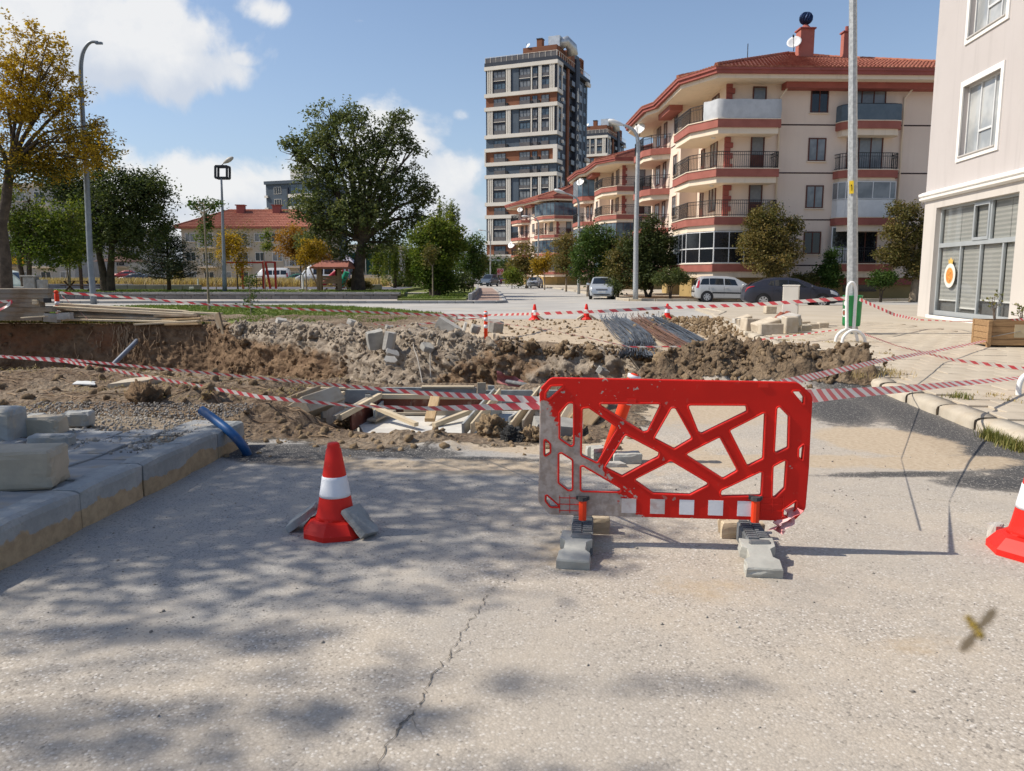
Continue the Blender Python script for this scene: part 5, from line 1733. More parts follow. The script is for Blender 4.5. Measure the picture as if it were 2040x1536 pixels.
def bin_disc(name, a0, z0, ra, m, inner=0.0, parent=bin_o, lift=0.0):
 b = MB()
 n = 20
 vs, fs = [], []
 for k in range(n):
  t_ = 2*PI*k/n
  for rr in (inner, ra):
   p_ = Vector(on_bin(a0+rr*math.cos(t_)/.2, z0+rr*math.sin(t_)))
   ctr = Vector((-.03, -.06, p_.z))
   vs.append(p_+(p_-ctr).normalized()*lift)
 for k in range(n):
  k2 = (k+1)%n
  fs.append((2*k, 2*k+1, 2*k2+1, 2*k2))
 b.add(vs, fs)
 return b.build(name, m, parent)
zm = (zb0+zb1)/2
bin_disc('round_emblem', -2.95, zm-.05, .10, M_print, .068)
bin_disc('emblem_centre', -2.98, zm-.05, .05, mat('print_brown', (.30, .10, .06)), 0, bin_o, .001)
bin_disc('leaf_print', -2.8, zm+.18, .055, M_print, 0, bin_o)
rack = thing('bicycle_rack', 'white tube bicycle rack with a tall hoop, at the foot of the lamp post', 'bicycle rack', tuple(G(1690, 684, .122)))
q0 = Vector(rack.location)
def hoop(pts_px, d, r=.032, parent=rack, name='hoop'):
 pts = [W(px, py, d)-Vector(parent.location) for px, py in pts_px]
 P_ = []
 for i in range(len(pts)-1):
  a0, a1, a2, a3 = pts[max(i-1, 0)], pts[i], pts[i+1], pts[min(i+2, len(pts)-1)]
  for k in range(6):
   t_ = k/6
   P_.append(.5*((2*a1)+(a2-a0)*t_+(2*a0-5*a1+4*a2-a3)*t_**2+(3*a1-a0-3*a2+a3)*t_**3))
 P_.append(pts[-1])
 b = MB()
 b.tube(P_, r, 10)
 return b.build(name, M_white_paint, parent, None, True)
dR = q0.y
hoop([(1687, 658), (1687, 610), (1688, 585), (1690, 570), (1696, 563), (1702, 567), (1705, 585), (1703, 620), (1701, 655)], dR+.02, .034, rack, 'tall_hoop')
hoop([(1664, 687), (1666, 673), (1673, 663), (1684, 657), (1692, 657), (1702, 662), (1707, 672), (1708, 684)], dR+.12, .032)
hoop([(1677, 690), (1679, 675), (1686, 665), (1696, 659), (1707, 659), (1717, 666), (1723, 676), (1723, 688)], dR-.12, .032)
rack2 = thing('bicycle_rack', 'white tube bicycle rack cut off by the right edge of the picture', 'bicycle rack', tuple(G(2050, 790, .122)))
dR = rack2.location[1]
hoop([(2029, 788), (2030, 770), (2036, 754), (2048, 746), (2064, 745), (2080, 752), (2088, 768), (2090, 788)], dR, .032, rack2)
hoop([(2049, 785), (2050, 768), (2056, 752), (2068, 744), (2084, 743), (2100, 750), (2108, 766), (2110, 784)], dR+.3, .032, rack2)
# electrical cabinet
M_cab = mat('cabinet_cream', (.70, .66, .585), (.64, .60, .53), 2, .6)
cq = G(1579, 652, .122)
cab = thing('electrical_cabinet', 'tall cream electrical cabinet behind the heap of kerb blocks', 'cabinet', (cq.x, cq.y+.25, .122), R(-22))
ch = W(1580, 568, cq.y).z-.122
b = MB()
b.chamfer((0, 0, ch/2+.1), (.43, .36, ch-.22), .008)
b.build('body', M_cab, cab)
b = MB()
b.chamfer((0, 0, ch-.015), (.46, .39, .035), .012)
b.build('roof', M_cab, cab)
b = MB()
b.chamfer((0, 0, .10), (.40, .33, .21), .006)
b.build('plinth', M_conc, cab)
b = MB()
b.chamfer((0, -.183, ch/2+.1), (.40, .012, ch-.28), .004)
dr = b.build('door', M_cab, cab)
b = MB()
b.box((.15, -.196, ch/2+.1), (.02, .02, .10))
b.build('handle', M_rubber_g, dr)
b = MB()
b.box((-.218, -.03, ch*.80), (.006, .10, .17))
st_ = b.build('sticker', M_yellow, cab)
# wooden planter with thin shrubs
pq0 = G(1990, 694, .122)
plt = thing('planter', 'wooden planter box made of boards, holding two bare little shrubs', 'planter', (pq0.x, pq0.y, .122), R(-8))
hp = W(1985, 638, pq0.y).z-.122
M_plank = wood_mat('planter_wood', (.36, .225, .11), (.235, .14, .07), .14)
for k in range(4):
 z = .06+(hp-.06)*(k+.5)/4
 for (cx, cy, sx, sy) in ((.52, 0, 1.5, .028), (.52, .62, 1.5, .028)):
  b = MB()
  b.chamfer((0, 0, 0), (sx, sy, (hp-.06)/4-.008), .003)
  o = b.build('board', M_plank, plt)
  o.location = (cx, cy, z)
 for (cx, ) in ((-.225, ), (1.265, )):
  b = MB()
  b.chamfer((0, 0, 0), (.028, .60, (hp-.06)/4-.008), .003)
  o = b.build('board', M_plank, plt)
  o.location = (cx, .31, z)
for (cx, cy) in ((-.215, -.02), (-.215, .64), (1.255, -.02), (1.255, .64)):
 b = MB()
 b.chamfer((cx, cy, hp/2), (.07, .07, hp), .004)
 b.build('corner_post', M_plank, plt)
b = MB()
b.box((.52, .31, hp-.09), (1.42, .56, .05))
b.build('soil', M_brown, plt)
b = MB()
b.box((.42, -.018, hp*.62), (.34, .008, hp*.46))
b.build('plate', mat('card_plate', (.50, .42, .27), (.44, .36, .23), 6, .8), plt)
b = MB()
b.beam((-.20, -.03, hp*.40), (.36, -.03, hp*.62), .012, .012)
b.build('string', M_cable, plt)
M_twig = mat('twig', (.13, .10, .075), (.09, .065, .05), 8, .9)
def twig_shrub(label, loc, h, n, seed, lean=.45):
 rnd = random.Random(seed)
 root = thing('potted_shrub', label, 'shrub', loc)
 b = MB()
 tips = []
 for k in range(n):
  a = rnd.uniform(0, 2*PI)
  p_ = Vector((0, 0, -.05))
  pts = [p_]
  d = Vector((math.cos(a)*lean*rnd.uniform(.2, 1), math.sin(a)*lean*rnd.uniform(.2, 1), 1)).normalized()
  L_ = h*rnd.uniform(.6, 1.05)
  for j in range(5):
   d = (d+Vector((rnd.uniform(-.25, .25), rnd.uniform(-.25, .25), .1))).normalized()
   p_ = p_+d*L_/5
   pts.append(p_)
   if j > 1:
    e = p_+Vector((rnd.uniform(-1, 1), rnd.uniform(-1, 1), rnd.uniform(0, .7))).normalized()*h*.22
    b.tube([p_, e], [.005, .003], 4, 0, False)
    tips.append(e)
  tips.append(p_)
  b.tube(pts, [.012, .010, .009, .007, .006, .004], 5, 0, False)
 b.build('stem', M_twig, root)
 cs = [tuple(t_) for t_ in tips]
 blades('leaf', None, cs, 5, .05, M_tuft, .02, 1.2, .012)
 lf = bpy.context.scene.objects
 o = [x for x in COL.objects if x.name.startswith('leaf')][-1]
 o.parent = root
 return root
pw = lambda u:Vector(plt.location)+Matrix.Rotation(R(-8), 3, 'Z')@Vector((u, .31, hp-.06))
twig_shrub('thin bare shrub at the left in the wooden planter', tuple(pw(.02)), .62, 4, 3, .3)
twig_shrub('leafier little shrub at the right in the wooden planter', tuple(pw(.55)), .46, 9, 4, .8)
# hovering insect close to the lens
ip = W(1944, 1252, .33)
ins = thing('hoverfly', 'hoverfly in flight close to the lens, over the road at the lower right', 'insect', tuple(ip), 0)
ins.rotation_euler = (0, -.98, 0)
bmx = bmesh.new()
b = MB()
M_fly = NT('fly_body')
po = M_fly.obj()
sx_ = M_fly.n('ShaderNodeSeparateXYZ')
M_fly.put(sx_.inputs[0], po)
wv = M_fly.math('SINE', M_fly.math('MULTIPLY', sx_.outputs[1], 3600))
M_flyb = M_fly.fin(M_fly.mix(M_fly.rng(wv, -.2, .3), (.045, .025, .008), (.30, .21, .015)), .45)
rr_ = [(.0002, -.0062), (.0010, -.0055), (.0017, -.0040), (.0019, -.0022), (.0013, -.0008), (.0019, .0004), (.0023, .0018), (.0019, .0034), (.0010, .0042), (.0015, .0048), (.0018, .0058), (.0012, .0068), (.0003, .0072)]
b.lathe(rr_, 14, (0, 0, 0), 0, 0, Matrix.Rotation(-PI/2, 3, 'X'))
fb_ = b.build('body', M_flyb, ins, None, True)
fb_.rotation_euler = (.55, .98, .15)
M_wing = NT('fly_wing')
M_wing.fin((.20, .15, .09), .3, None, 0, .4)
M_wing.b.inputs['Alpha'].default_value = .7
for s_ in (-1, 1):
 b = MB()
 o_ = [(0.0, 0), (.004, .0012), (.0085, .0016), (.0118, .0008), (.0125, -.0006), (.0105, -.0024), (.006, -.0028), (.002, -.0018)]
 n = len(o_)
 b.add([(s_*x, y, .0018) for x, y in o_]+[(s_*x, y, .0019) for x, y in o_], [tuple(range(n)), tuple(range(n, 2*n))[::-1]]+[(i, (i+1)%n, n+(i+1)%n, n+i) for i in range(n)])
 w_ = b.build('wing', M_wing.mat, ins)
 w_.rotation_euler = (R(70), 0, 0)
# cracks running over the road towards the viewer
def crack(pts_px, w, seed):
 rnd = random.Random(seed)
 P_ = []
 for i in range(len(pts_px)-1):
  a, c = G(*pts_px[i]), G(*pts_px[i+1])
  n = max(3, int((c-a).length/.018))
  for k in range(n):
   q = a.lerp(c, k/n)
   P_.append(Vector((q.x+rnd.gauss(0, .007), q.y+rnd.gauss(0, .006), terrain_z(q.x, q.y)+.004)))
 b = MB()
 vs = []
 for i, q in enumerate(P_):
  ww = w*rnd.uniform(.15, 1.3)*min(1, .25+3*min(i, len(P_)-1-i)/len(P_))
  vs += [(q.x-ww, q.y, q.z), (q.x+ww, q.y, q.z)]
 b.add(vs, [(2*i, 2*i+1, 2*i+3, 2*i+2) for i in range(len(P_)-1)])
 return struct(b.build('road_crack', M_crack, road))
M_crack = mat('crack_dirt', (.13, .115, .095), (.22, .195, .16), 30, .95)
crack([(752, 1536), (764, 1500), (790, 1455), (812, 1432), (838, 1400), (850, 1368), (880, 1322), (925, 1290), (952, 1268)], .0042, 1)
crack([(815, 1428), (838, 1455), (850, 1470)], .002, 2)
crack([(880, 1330), (930, 1250), (965, 1195), (1000, 1150)], .003, 3)
crack([(640, 952), (720, 958), (800, 954), (880, 962)], .004, 5)
crack([(560, 898), (700, 905), (860, 915), (1060, 930)], .004, 6)
crack([(1690, 985), (1800, 990), (1900, 1000), (1990, 1003)], .005, 7)
# straw, rootlets and twigs over the trampled verge
cs = []
for _ in range(420):
 x, y = random.uniform(-9.5, -2.3), random.uniform(7.4, 12.2)
 if fbm(np.array([[x*.8, y*.8, 3.0]]), 3, 77)[0] > -.05:
  cs.append((x, y, terrain_z(x, y)+.005))
blades('straw', 'dry straw trodden into the verge left of the pit', cs, 16, .035, M_straw, .22, 4.5, .0035)
b = MB()
for _ in range(150):
 x, y = random.uniform(-8.5, -1.6), random.uniform(7.2, 11.0)
 a, L_ = random.uniform(-.5, .5)+(PI if random.random() < .5 else 0), random.uniform(.2, .9)
 pts = []
 for k in range(6):
  x += math.cos(a)*L_/6
  y += math.sin(a)*L_/6
  a += random.uniform(-.4, .4)
  pts.append((x, y, terrain_z(x, y)+.012))
 b.tube(pts, [.007, .008, .007, .006, .005, .004], 4, 0, False)
stuff(b.build('rootlets', mat('rootlet', (.19, .125, .08), (.30, .21, .13), 5, .9)), 'torn rootlets and twigs lying on the verge')
slab('paper_scrap', 'white scrap of paper lying on the verge under the tapes', 'paper', [(-.12, -.08), (.14, -.06), (.12, .09), (-.1, .07)], .012, tuple(on(168, 767, .02)), (.15, .1, .3), M_print)
slab('concrete_lump', 'flat grey stone half buried in the middle of the verge', 'stone', [(-.3, -.1), (.2, -.14), (.32, .06), (-.1, .16)], .10, tuple(on(270, 768, -.02)), (.1, -.1, .2), M_conc_tan)
# ================================================================== BUILDINGS
def stucco(name, c1, c2, dirt=None):
 t = NT(name)
 o = t.obj()
 c = t.mix(t.rng(t.noise(o, .35, 5, .6), .36, .64), c1, c2)
 mp = t.n('ShaderNodeMapping')
 mp.inputs['Scale'].default_value = (2.2, 2.2, .16)
 t.put(mp.inputs['Vector'], o)
 c = t.mix(t.rng(t.noise(mp.outputs[0], 1.0, 6, .65), .50, .72, 0, .5), c, dirt or tuple(x*.80 for x in c2))
 c = t.mix(t.rng(t.noise(o, .9, 6, .7), .56, .72, 0, .35), c, tuple(x*.84 for x in c1))
 return t.fin(c, .92, t.bump(t.noise(o, 25, 4, .6), .25, .004), 0, .15)
M_cream = stucco('cream_stucco', (.76, .625, .515), (.73, .595, .49), (.68, .55, .45))
M_soffit = stucco('soffit_cream', (.78, .655, .51), (.74, .62, .48))
M_redtrim = mat('red_trim', (.34, .10, .08), (.29, .085, .068), 1.5, .8)
M_redtrim2 = mat('rose_trim', (.36, .125, .095), (.31, .105, .08), 1.5, .85)
M_brownframe = mat('brown_frame', (.13, .045, .03), (.10, .035, .025), 3, .5)
M_dkgroove = mat('dark_groove', (.05, .03, .03), None, 2, .9)
M_iron = mat('black_iron', (.02, .02, .022), (.03, .03, .03), 5, .5)
M_whitepvc = mat('white_frame', (.68, .68, .67), (.62, .62, .61), 2, .4, spec=.5)
M_glass_d = glass_mat('dark_glass', (.012, .014, .018), .05, .6)
M_glass_c = glass_mat('curtain_glass', (.15, .16, .17), .08, .5, (.25, .26, .265), .7)
M_glass_b = glass_mat('blue_glass', (.025, .045, .07), .05, .7, (.10, .14, .17), .5)
M_door_red = mat('door_wood', (.20, .07, .04), (.15, .05, .03), 4, .5)
def roof_material():
 t = NT('roof_tiles')
 o = t.obj()
 n = t.noise(o, 2.5, 4, .6)
 c = t.mix(t.rng(n, .35, .65), (.31, .105, .068), (.24, .078, .052))
 vc = t.n('ShaderNodeSeparateColor')
 t.put(vc.inputs[0], t.vor(o, 3.6, 'F1', 'Color'))
 c = t.mix(t.rng(vc.outputs[0], .2, .95, 0, .5), c, (.40, .18, .12))
 return t.fin(c, .8, None, 0, .2)
M_tile = roof_material()
class Local:
 """helper that builds the pieces of one building in its own frame: u to the right, v away from the viewer, z up"""
 def __init__(s, name, label, cat, loc, rot, group=None):
  s.root = thing(name, label, cat, loc, rot, group)
  s.cache = {}
 def span(s, name, a, b, m, parent=None):
  q = MB()
  q.span(a, b)
  return q.build(name, m, parent or s.root)
 def prism(s, name, poly, z0, z1, m, parent=None):
  q = MB()
  q.prism(poly, z0, z1)
  return q.build(name, m, parent or s.root)
 def window(s, u, v, z, w, h, face='front', frame=None, glass=None, sashes=2, sill=None, door=False, depth=.06, surround=None, bar=None, name=None):
  """(u, v, z) is the middle of the lower edge on the wall plane"""
  key = (round(w, 2), round(h, 2), sashes, door, frame.name, glass.name, depth, bar, surround.name if surround else '', sill.name if sill else '')
  if key not in s.cache:
   t_ = .07
   f = MB()
   f.box((-w/2+t_/2, -depth/2, h/2), (t_, depth, h))
   f.box((w/2-t_/2, -depth/2, h/2), (t_, depth, h))
   f.box((0, -depth/2, t_/2), (w-2*t_, depth, t_))
   f.box((0, -depth/2, h-t_/2), (w-2*t_, depth, t_))
   for k in range(1, sashes):
    f.box((-w/2+w*k/sashes, -depth/2+.002, h/2), (t_*.9, depth, h-2*t_))
   if bar:
    f.box((0, -depth/2+.004, h*bar), (w-2*t_, depth, t_*.8))
   if door:
    f.box((0, -depth/2+.004, h*.24), (w-2*t_, depth*.8, h*.42))
   p = MB()
   p.box((0, -.015, h/2), (w-.06, .02, h-.06))
   s.cache[key] = (f, p)
   fo = f.build(name or ('door' if door else 'window'), frame, s.root)
   po = p.build('pane', glass, fo)
   if sill:
    q = MB()
    q.box((0, -.06, -.03), (w+.14, .14, .055))
    q.build('sill', sill, fo)
   if surround:
    q = MB()
    for sx in (-1, 1):
     q.box((sx*(w/2+.06), -.02, h/2), (.12, .05, h+.24))
    q.box((0, -.02, h+.06), (w, .05, .12))
    q.box((0, -.02, -.06), (w, .05, .12))
    q.build('surround', surround, fo)
   s.cache[key] = fo
  else:
   fo = copy_tree(s.cache[key], s.root)
  fo.location = (u, v, z)
  fo.rotation_euler = (0, 0, {'front':0, 'left':-PI/2, 'right':PI/2}.get(face, 0) if isinstance(face, str) else face)
  return fo
 def railing(s, pts, z, h=.95, m=None, gap=.13, parent=None):
  q = MB()
  for i in range(len(pts)-1):
   a, c = Vector(pts[i]+(z, )), Vector(pts[i+1]+(z, ))
   L_ = (c-a).length
   q.beam(a+Vector((0, 0, h)), c+Vector((0, 0, h)), .05, .04)
   q.beam(a+Vector((0, 0, h*.80)), c+Vector((0, 0, h*.80)), .03, .03)
   q.beam(a+Vector((0, 0, .10)), c+Vector((0, 0, .10)), .03, .03)
   n = max(2, int(L_/gap))
   for k in range(n+1):
    p_ = a.lerp(c, k/n)
    th = .045 if k in (0, n) else .02
    q.box((p_.x, p_.y, z+h/2), (th, th, h))
  return q.build('railing', m or M_iron, parent or s.root)
 def ring(s, name, pts, z0, z1, th, m, parent=None):
  """upright screen along a polyline"""
  q = MB()
  for i in range(len(pts)-1):
   a, c = Vector(pts[i]+((z0+z1)/2, )), Vector(pts[i+1]+((z0+z1)/2, ))
   q.beam(a, c, th, z1-z0)
  return q.build(name, m, parent or s.root)
def offset_poly(poly, d, cen):
 out = []
 for (x, y) in poly:
  dx, dy = cen[0]-x, cen[1]-y
  l = math.hypot(dx, dy)
  out.append((x+dx/l*d, y+dy/l*d))
 return out
def glazed(B, pts, z0, z1, frame, glass, sashes, low=.9, slim=.05):
 """balcony closed in with glass: one glazing part per side, with frame and panes"""
 for i in range(len(pts)-1):
  a, c = Vector(pts[i]+(0, )), Vector(pts[i+1]+(0, ))
  L_ = (c-a).length
  ang = math.atan2(c.y-a.y, c.x-a.x)
  n = max(1, int(round(L_/sashes)))
  f, p = MB(), MB()
  H = z1-z0
  for k in range(n+1):
   f.box((L_*k/n, 0, H/2), (slim, .06, H))
  for zz in (slim/2, low, H-slim*.8):
   f.box((L_/2, 0, zz), (L_, .066, slim if zz != low else slim*1.4))
  p.box((L_/2, .0, H/2), (L_-.02, .015, H-.03))
  fo = f.build('glazing', frame, B.root)
  po = p.build('pane', glass, fo)
  fo.location = (a.x, a.y, z0)
  fo.rotation_euler = (0, 0, ang)
ZF = [2.25, 5.12, 8.02, 10.95]
EAVE = 13.75
def hip_roof(B, eave, ridge, z0, z1, rows=26):
 """tiled hip roof; every tile course is its own step, the tile barrels run up the slope"""
 (r0, r1) = (Vector(ridge[0]+(z1, )), Vector(ridge[1]+(z1, )))
 n = len(eave)
 q = MB()
 for i in range(n):
  a, c = Vector(eave[i]+(z0, )), Vector(eave[(i+1)%n]+(z0, ))
  rc = r1-r0
  def near(p_):
   t_ = max(0, min(1, (p_-r0).dot(rc)/rc.dot(rc)))
   return r0+rc*t_
  ta, tc = near(a), near(c)
  if i in B.sides:
   ta, tc = B.sides[i]
   ta, tc = (r0 if ta == 0 else r1), (r0 if tc == 0 else r1)
  nrm_ = (c-a).cross(ta+(tc-ta)*.5-a).normalized()
  if nrm_.z < 0:
   nrm_ = -nrm_
  L_ = (c-a).length
  cols = max(2, int(L_/.24))
  for k in range(rows):
   f0, f1 = k/rows, (k+1)/rows
   p0, p1 = a.lerp(ta, f0), c.lerp(tc, f0)
   p2, p3 = c.lerp(tc, f1), a.lerp(ta, f1)
   m_ = max(1, int(cols*((p1-p0).length/max(L_, .01))))
   lo = nrm_*.055
   vs, fs = [], []
   for j in range(m_*2+1):
    t_ = j/(m_*2)
    up = nrm_*(.05 if j%2 else 0)
    vs += [p0.lerp(p1, t_)+lo+up, p3.lerp(p2, t_)+up, p0.lerp(p1, t_)]
   for j in range(m_*2):
    fs += [(3*j, 3*j+3, 3*j+4, 3*j+1), (3*j+2, 3*j+5, 3*j+3, 3*j)]
   q.add(vs, fs)
 o = q.build('roof', M_tile, B.root)
 h = MB()
 ends = [(r0, r1)]+[(Vector(eave[i]+(z0+.05, )), (r0 if B.hips[i] == 0 else r1)) for i in range(n) if i in B.hips]
 for (p_, e_) in ends:
  L_ = (e_-p_).length
  m_ = max(2, int(L_/.45))
  for k in range(m_):
   a, c = p_.lerp(e_, k/m_), p_.lerp(e_, (k+1.12)/m_)
   h.tube([a+Vector((0, 0, .05)), c+Vector((0, 0, .10))], [.13, .10], 6)
 stuff(h.build('ridge_tiles', mat('ridge_tile', (.44, .17, .10), (.36, .12, .07), 3, .85) if 'ridge_tile' not in bpy.data.materials else bpy.data.materials['ridge_tile'], o))
 return o
def dish(B, loc, r=.42, az=-.6, parent=None):
 q = MB()
 M_ = Matrix.Rotation(az, 3, 'Z')@Matrix.Rotation(R(62), 3, 'X')
 q.lathe([(.02, -.12), (r*.4, -.10), (r*.75, -.045), (r, .02), (r*.98, .035), (r*.7, -.02), (.02, -.09)], 18, loc, 0, 0, M_)
 o = q.build('satellite_dish', M_whitepvc, parent or B.root, None, True)
 q = MB()
 L_ = Vector(loc)
 q.tube([L_+M_@Vector((0, -r*.9, 0)), L_+M_@Vector((0, 0, .55))], .02, 5)
 q.box(L_+M_@Vector((0, 0, .55)), (.10, .10, .16), M_)
 q.tube([L_+M_@Vector((0, 0, -.1)), L_+Vector((.05, .15, -.55))], .03, 6)
 q.build('dish_arm', M_iron, o)
 return o
def apartment(label, loc, rot, conf):
 B = Local('apartment_building', label, 'building', loc, rot, 'cream apartment buildings along the street')
 far = conf.get('far', False)
 W_ = conf.get('width', 17)
 B.prism('wall', [(0, 0), (W_, 0), (W_, 17.5), (0, 17.5), (0, 15.6), (-1.25, 15.6), (-1.25, 6.2), (0, 6.2)], 1.45, EAVE-.35, M_cream)
 B.prism('base_wall', [(.25, .35), (W_, .35), (W_, 17.2), (.2, 17.2), (.2, 6.6), (-1.0, 6.4)], -.2, 1.45, mat('ochre_base', (.42, .30, .13), (.36, .26, .11), 1, .9) if 'ochre_base' not in bpy.data.materials else bpy.data.materials['ochre_base'])
 B.span('base_band', (3.2, -.03, 1.0), (W_, .25, 1.45), M_redtrim)
 bal = [(3.0, 0), (3.0, -1.35), (-.9, -1.35), (-2.15, .75), (-2.15, 4.6), (0, 4.6), (0, 0)]
 cen = (.4, 1.2)
 for k, zf in enumerate(ZF):
  b0 = B.prism('balcony', offset_poly(bal, .0, cen), zf-.42, zf+.05, M_redtrim2)
  B.prism('balcony_soffit', offset_poly(bal, .16, cen), zf-.78, zf-.42, M_soffit, b0)
  B.prism('balcony_edge', offset_poly(bal, -.05, cen), zf+.05, zf+.10, M_soffit, b0)
  rp = offset_poly(bal[:5], .10, cen)
  style = conf['left'][k]
  zr = zf+.10
  if style == 'rail':
   B.railing(rp, zr, .98, parent=b0)
  elif style == 'glass':
   glazed(B, rp, zr, (ZF[k+1] if k < 3 else EAVE+.1)-.80, M_whitepvc, M_glass_d, .95, .92)
  elif style == 'dark':
   glazed(B, rp, zr, (ZF[k+1] if k < 3 else EAVE+.1)-.80, M_brownframe, M_glass_b, .8, .05, .03)
  elif style == 'tarp':
   B.railing(rp, zr, .98, parent=b0)
   q = MB()
   pts = []
   path = rp[:4]
   for i in range(len(path)-1):
    for j in range(10):
     t_ = j/10
     pts.append((path[i][0]*(1-t_)+path[i+1][0]*t_, path[i][1]*(1-t_)+path[i+1][1]*t_))
   pts = pts[:26]
   vs = []
   for i, (x, y) in enumerate(pts):
    dx, dy = cen[0]-x, cen[1]-y
    l = math.hypot(dx, dy)
    for j in range(5):
     w_ = -.05-.05*abs(math.sin(i*.9+j*1.1))*(1 if 0 < j < 4 else .3)
     vs.append((x+dx/l*w_, y+dy/l*w_, zr+1.12*j/4+.02*math.sin(i*1.3)))
   q.add(vs, [(i*5+j, i*5+j+1, (i+1)*5+j+1, (i+1)*5+j) for i in range(len(pts)-1) for j in range(4)])
   q.build('tarpaulin', mat('grey_tarp', (.45, .46, .47), (.52, .53, .54), 2, .7), b0, None, True)
  if style != 'glass' and style != 'dark':
   B.window(2.05, 0, zr, .86, 2.15, 'front', M_brownframe, M_glass_c, 1, None, k < 3, .07, name='balcony_door')
  else:
   B.window(1.6, 0, zr, 1.6, 2.1, 'front', M_brownframe, M_glass_d, 2)
  B.window(0, 2.3, zr+.55, 1.5, 1.55, 'left', M_brownframe, M_glass_c, 2, None)
  B.window(0, 4.9, zr, .85, 2.1, 'left', M_brownframe, M_glass_d, 1, None, True)
  q = MB()
  q.lathe([(.02, -.08), (.12, -.07), (.15, 0)], 10, (-.7, .2, zf-.785))
  q.build('ceiling_lamp', M_whitepvc, b0)
 qb = MB()
 z = ZF[0]+.1
 wide = True
 qm = None
 while z < EAVE-.5:
  if not any(abs(z+.16-(zf-.36)) < .55 for zf in ZF[1:]):
   if qm is None or True:
    q = MB()
    wd = .52 if wide else .36
    q.chamfer((wd/2-.05, -.06, .16), (wd, .20, .315), .01)
    q.build('quoin_block', M_redtrim, B.root).location = (0, 0, z)
  z += .325
  wide = not wide
 for zf in ZF:
  for v in ((7.2, ) if far else (7.4, )):
   B.window(-1.25, v+.2, zf+.75, 1.15, 1.45, 'left', M_brownframe, M_glass_c, 2, M_soffit, surround=M_soffit)
 bal2 = [(-1.25, 9.2), (-2.6, 9.9), (-3.05, 10.9), (-3.05, 14.2), (-2.4, 15.3), (-1.25, 15.3)]
 cen2 = (-.8, 12.2)
 for k, zf in enumerate(ZF):
  b0 = B.prism('balcony', bal2, zf-.40, zf+.05, M_redtrim2)
  B.prism('balcony_soffit', offset_poly(bal2, .16, cen2), zf-.75, zf-.40, M_soffit, b0)
  if conf['rear'][k] == 'dark':
   glazed(B, offset_poly(bal2, .1, cen2), zf+.06, zf+2.2, M_brownframe, M_glass_b, .8, .05, .03)
  else:
   B.railing(offset_poly(bal2, .1, cen2), zf+.06, .98, parent=b0)
  B.window(-1.25, 11.0, zf+.06, .95, 2.1, 'left', M_brownframe, M_glass_c, 1, None, True)
  B.window(-1.25, 13.3, zf+.7, 1.4, 1.5, 'left', M_brownframe, M_glass_c, 2)
 for zf in ZF[:]:
  B.span('groove_strip', (3.05, -.014, zf-.06), (W_, .05, zf+.02), M_dkgroove)
  B.span('groove_strip', (-1.264, 6.3, zf-.06), (-1.20, 9.1, zf+.02), M_dkgroove)
 gl = [M_glass_c, M_glass_c, M_glass_c, M_glass_d]
 for k, zf in enumerate(ZF):
  B.window(5.85, 0, zf+.70, 1.12, 1.42, 'front', M_brownframe, gl[k] if k else M_glass_d, 2, M_soffit)
 if not far:
  arc = [(6.95, 0), (7.05, -.55), (7.4, -.95), (7.95, -1.12), (10.2, -1.12), (10.62, -1.0), (10.78, -.7), (10.8, 0)]
  cen3 = (8.9, .6)
  for k, zf in enumerate(ZF):
   b0 = B.prism('balcony', arc, zf-.40, zf+.05, M_redtrim2)
   B.prism('balcony_soffit', offset_poly(arc, .15, cen3), zf-.78, zf-.40, M_soffit, b0)
   B.prism('balcony_edge', offset_poly(arc, -.04, cen3), zf+.05, zf+.10, M_soffit, b0)
   rp = offset_poly(arc, .08, cen3)
   if k == 3:
    B.railing(rp, zf+.1, .98, parent=b0)
    B.ring('screen', offset_poly(arc, .02, cen3), zf+.08, zf+1.05, .02, mat('blue_screen', (.10, .135, .165), (.12, .155, .185), 3, .8), b0)
   elif k == 1:
    M_pan = M_whitepvc
    B.ring('parapet', rp, zf+.1, zf+1.15, .05, M_whitepvc, b0)
    glazed(B, rp, zf+1.16, zf+2.28, M_whitepvc, M_glass_c, .95, .05)
   else:
    B.railing(rp, zf+.1, .98, parent=b0)
   if k != 1:
    B.window(8.9, 0, zf+.12, 2.3, 2.15, 'front', M_brownframe, (M_glass_d, M_glass_d, M_glass_c, M_glass_c)[k], 3)
   if k == 0:
    w_ = B.window(7.5, -.4, zf+.1, 1.2, 2.3, 'front', M_whitepvc, M_glass_d, 1, None, True, name='porch_screen')
  B.span('basement_window', (8.2, .30, .55), (10.4, .40, 1.05), M_glass_d)
 for u in ((3.35, 11.2) if not far else (3.35, )):
  q = MB()
  q.tube([(u, -.10, 1.2), (u, -.10, EAVE-1.2), (u+.35, -.75, EAVE-.5)], .06, 8)
  q.build('down_pipe', M_soffit, B.root, None, True)
 eave = [(-1.2, -1.75), (W_+.9, -1.75), (W_+.9, 18.8), (-2.3, 18.8), (-3.3, 16.8), (-3.3, 9.6), (-2.75, 8.2), (-2.75, 1.2)]
 B.sides = {}
 B.hips = {0:0, 7:0, 1:1}
 cen4 = (7, 8.5)
 e0 = B.prism('eaves', eave, EAVE-.18, EAVE+.02, M_redtrim)
 B.prism('soffit', offset_poly(eave, .25, cen4), EAVE-.42, EAVE-.18, M_soffit, e0)
 B.prism('gutter', offset_poly(eave, -.10, cen4), EAVE+.02, EAVE+.16, M_redtrim, e0)
 B.span('eaves_beam', (3.4, -.85, EAVE-.78), (W_, -.03, EAVE-.42), M_redtrim, e0)
 B.span('eaves_beam', (-2.2, 5.9, EAVE-.80), (-1.27, 9.4, EAVE-.42), M_redtrim2, e0)
 rg = conf.get('ridge', ((6.2, 6.6), (9.5, 7.4)))
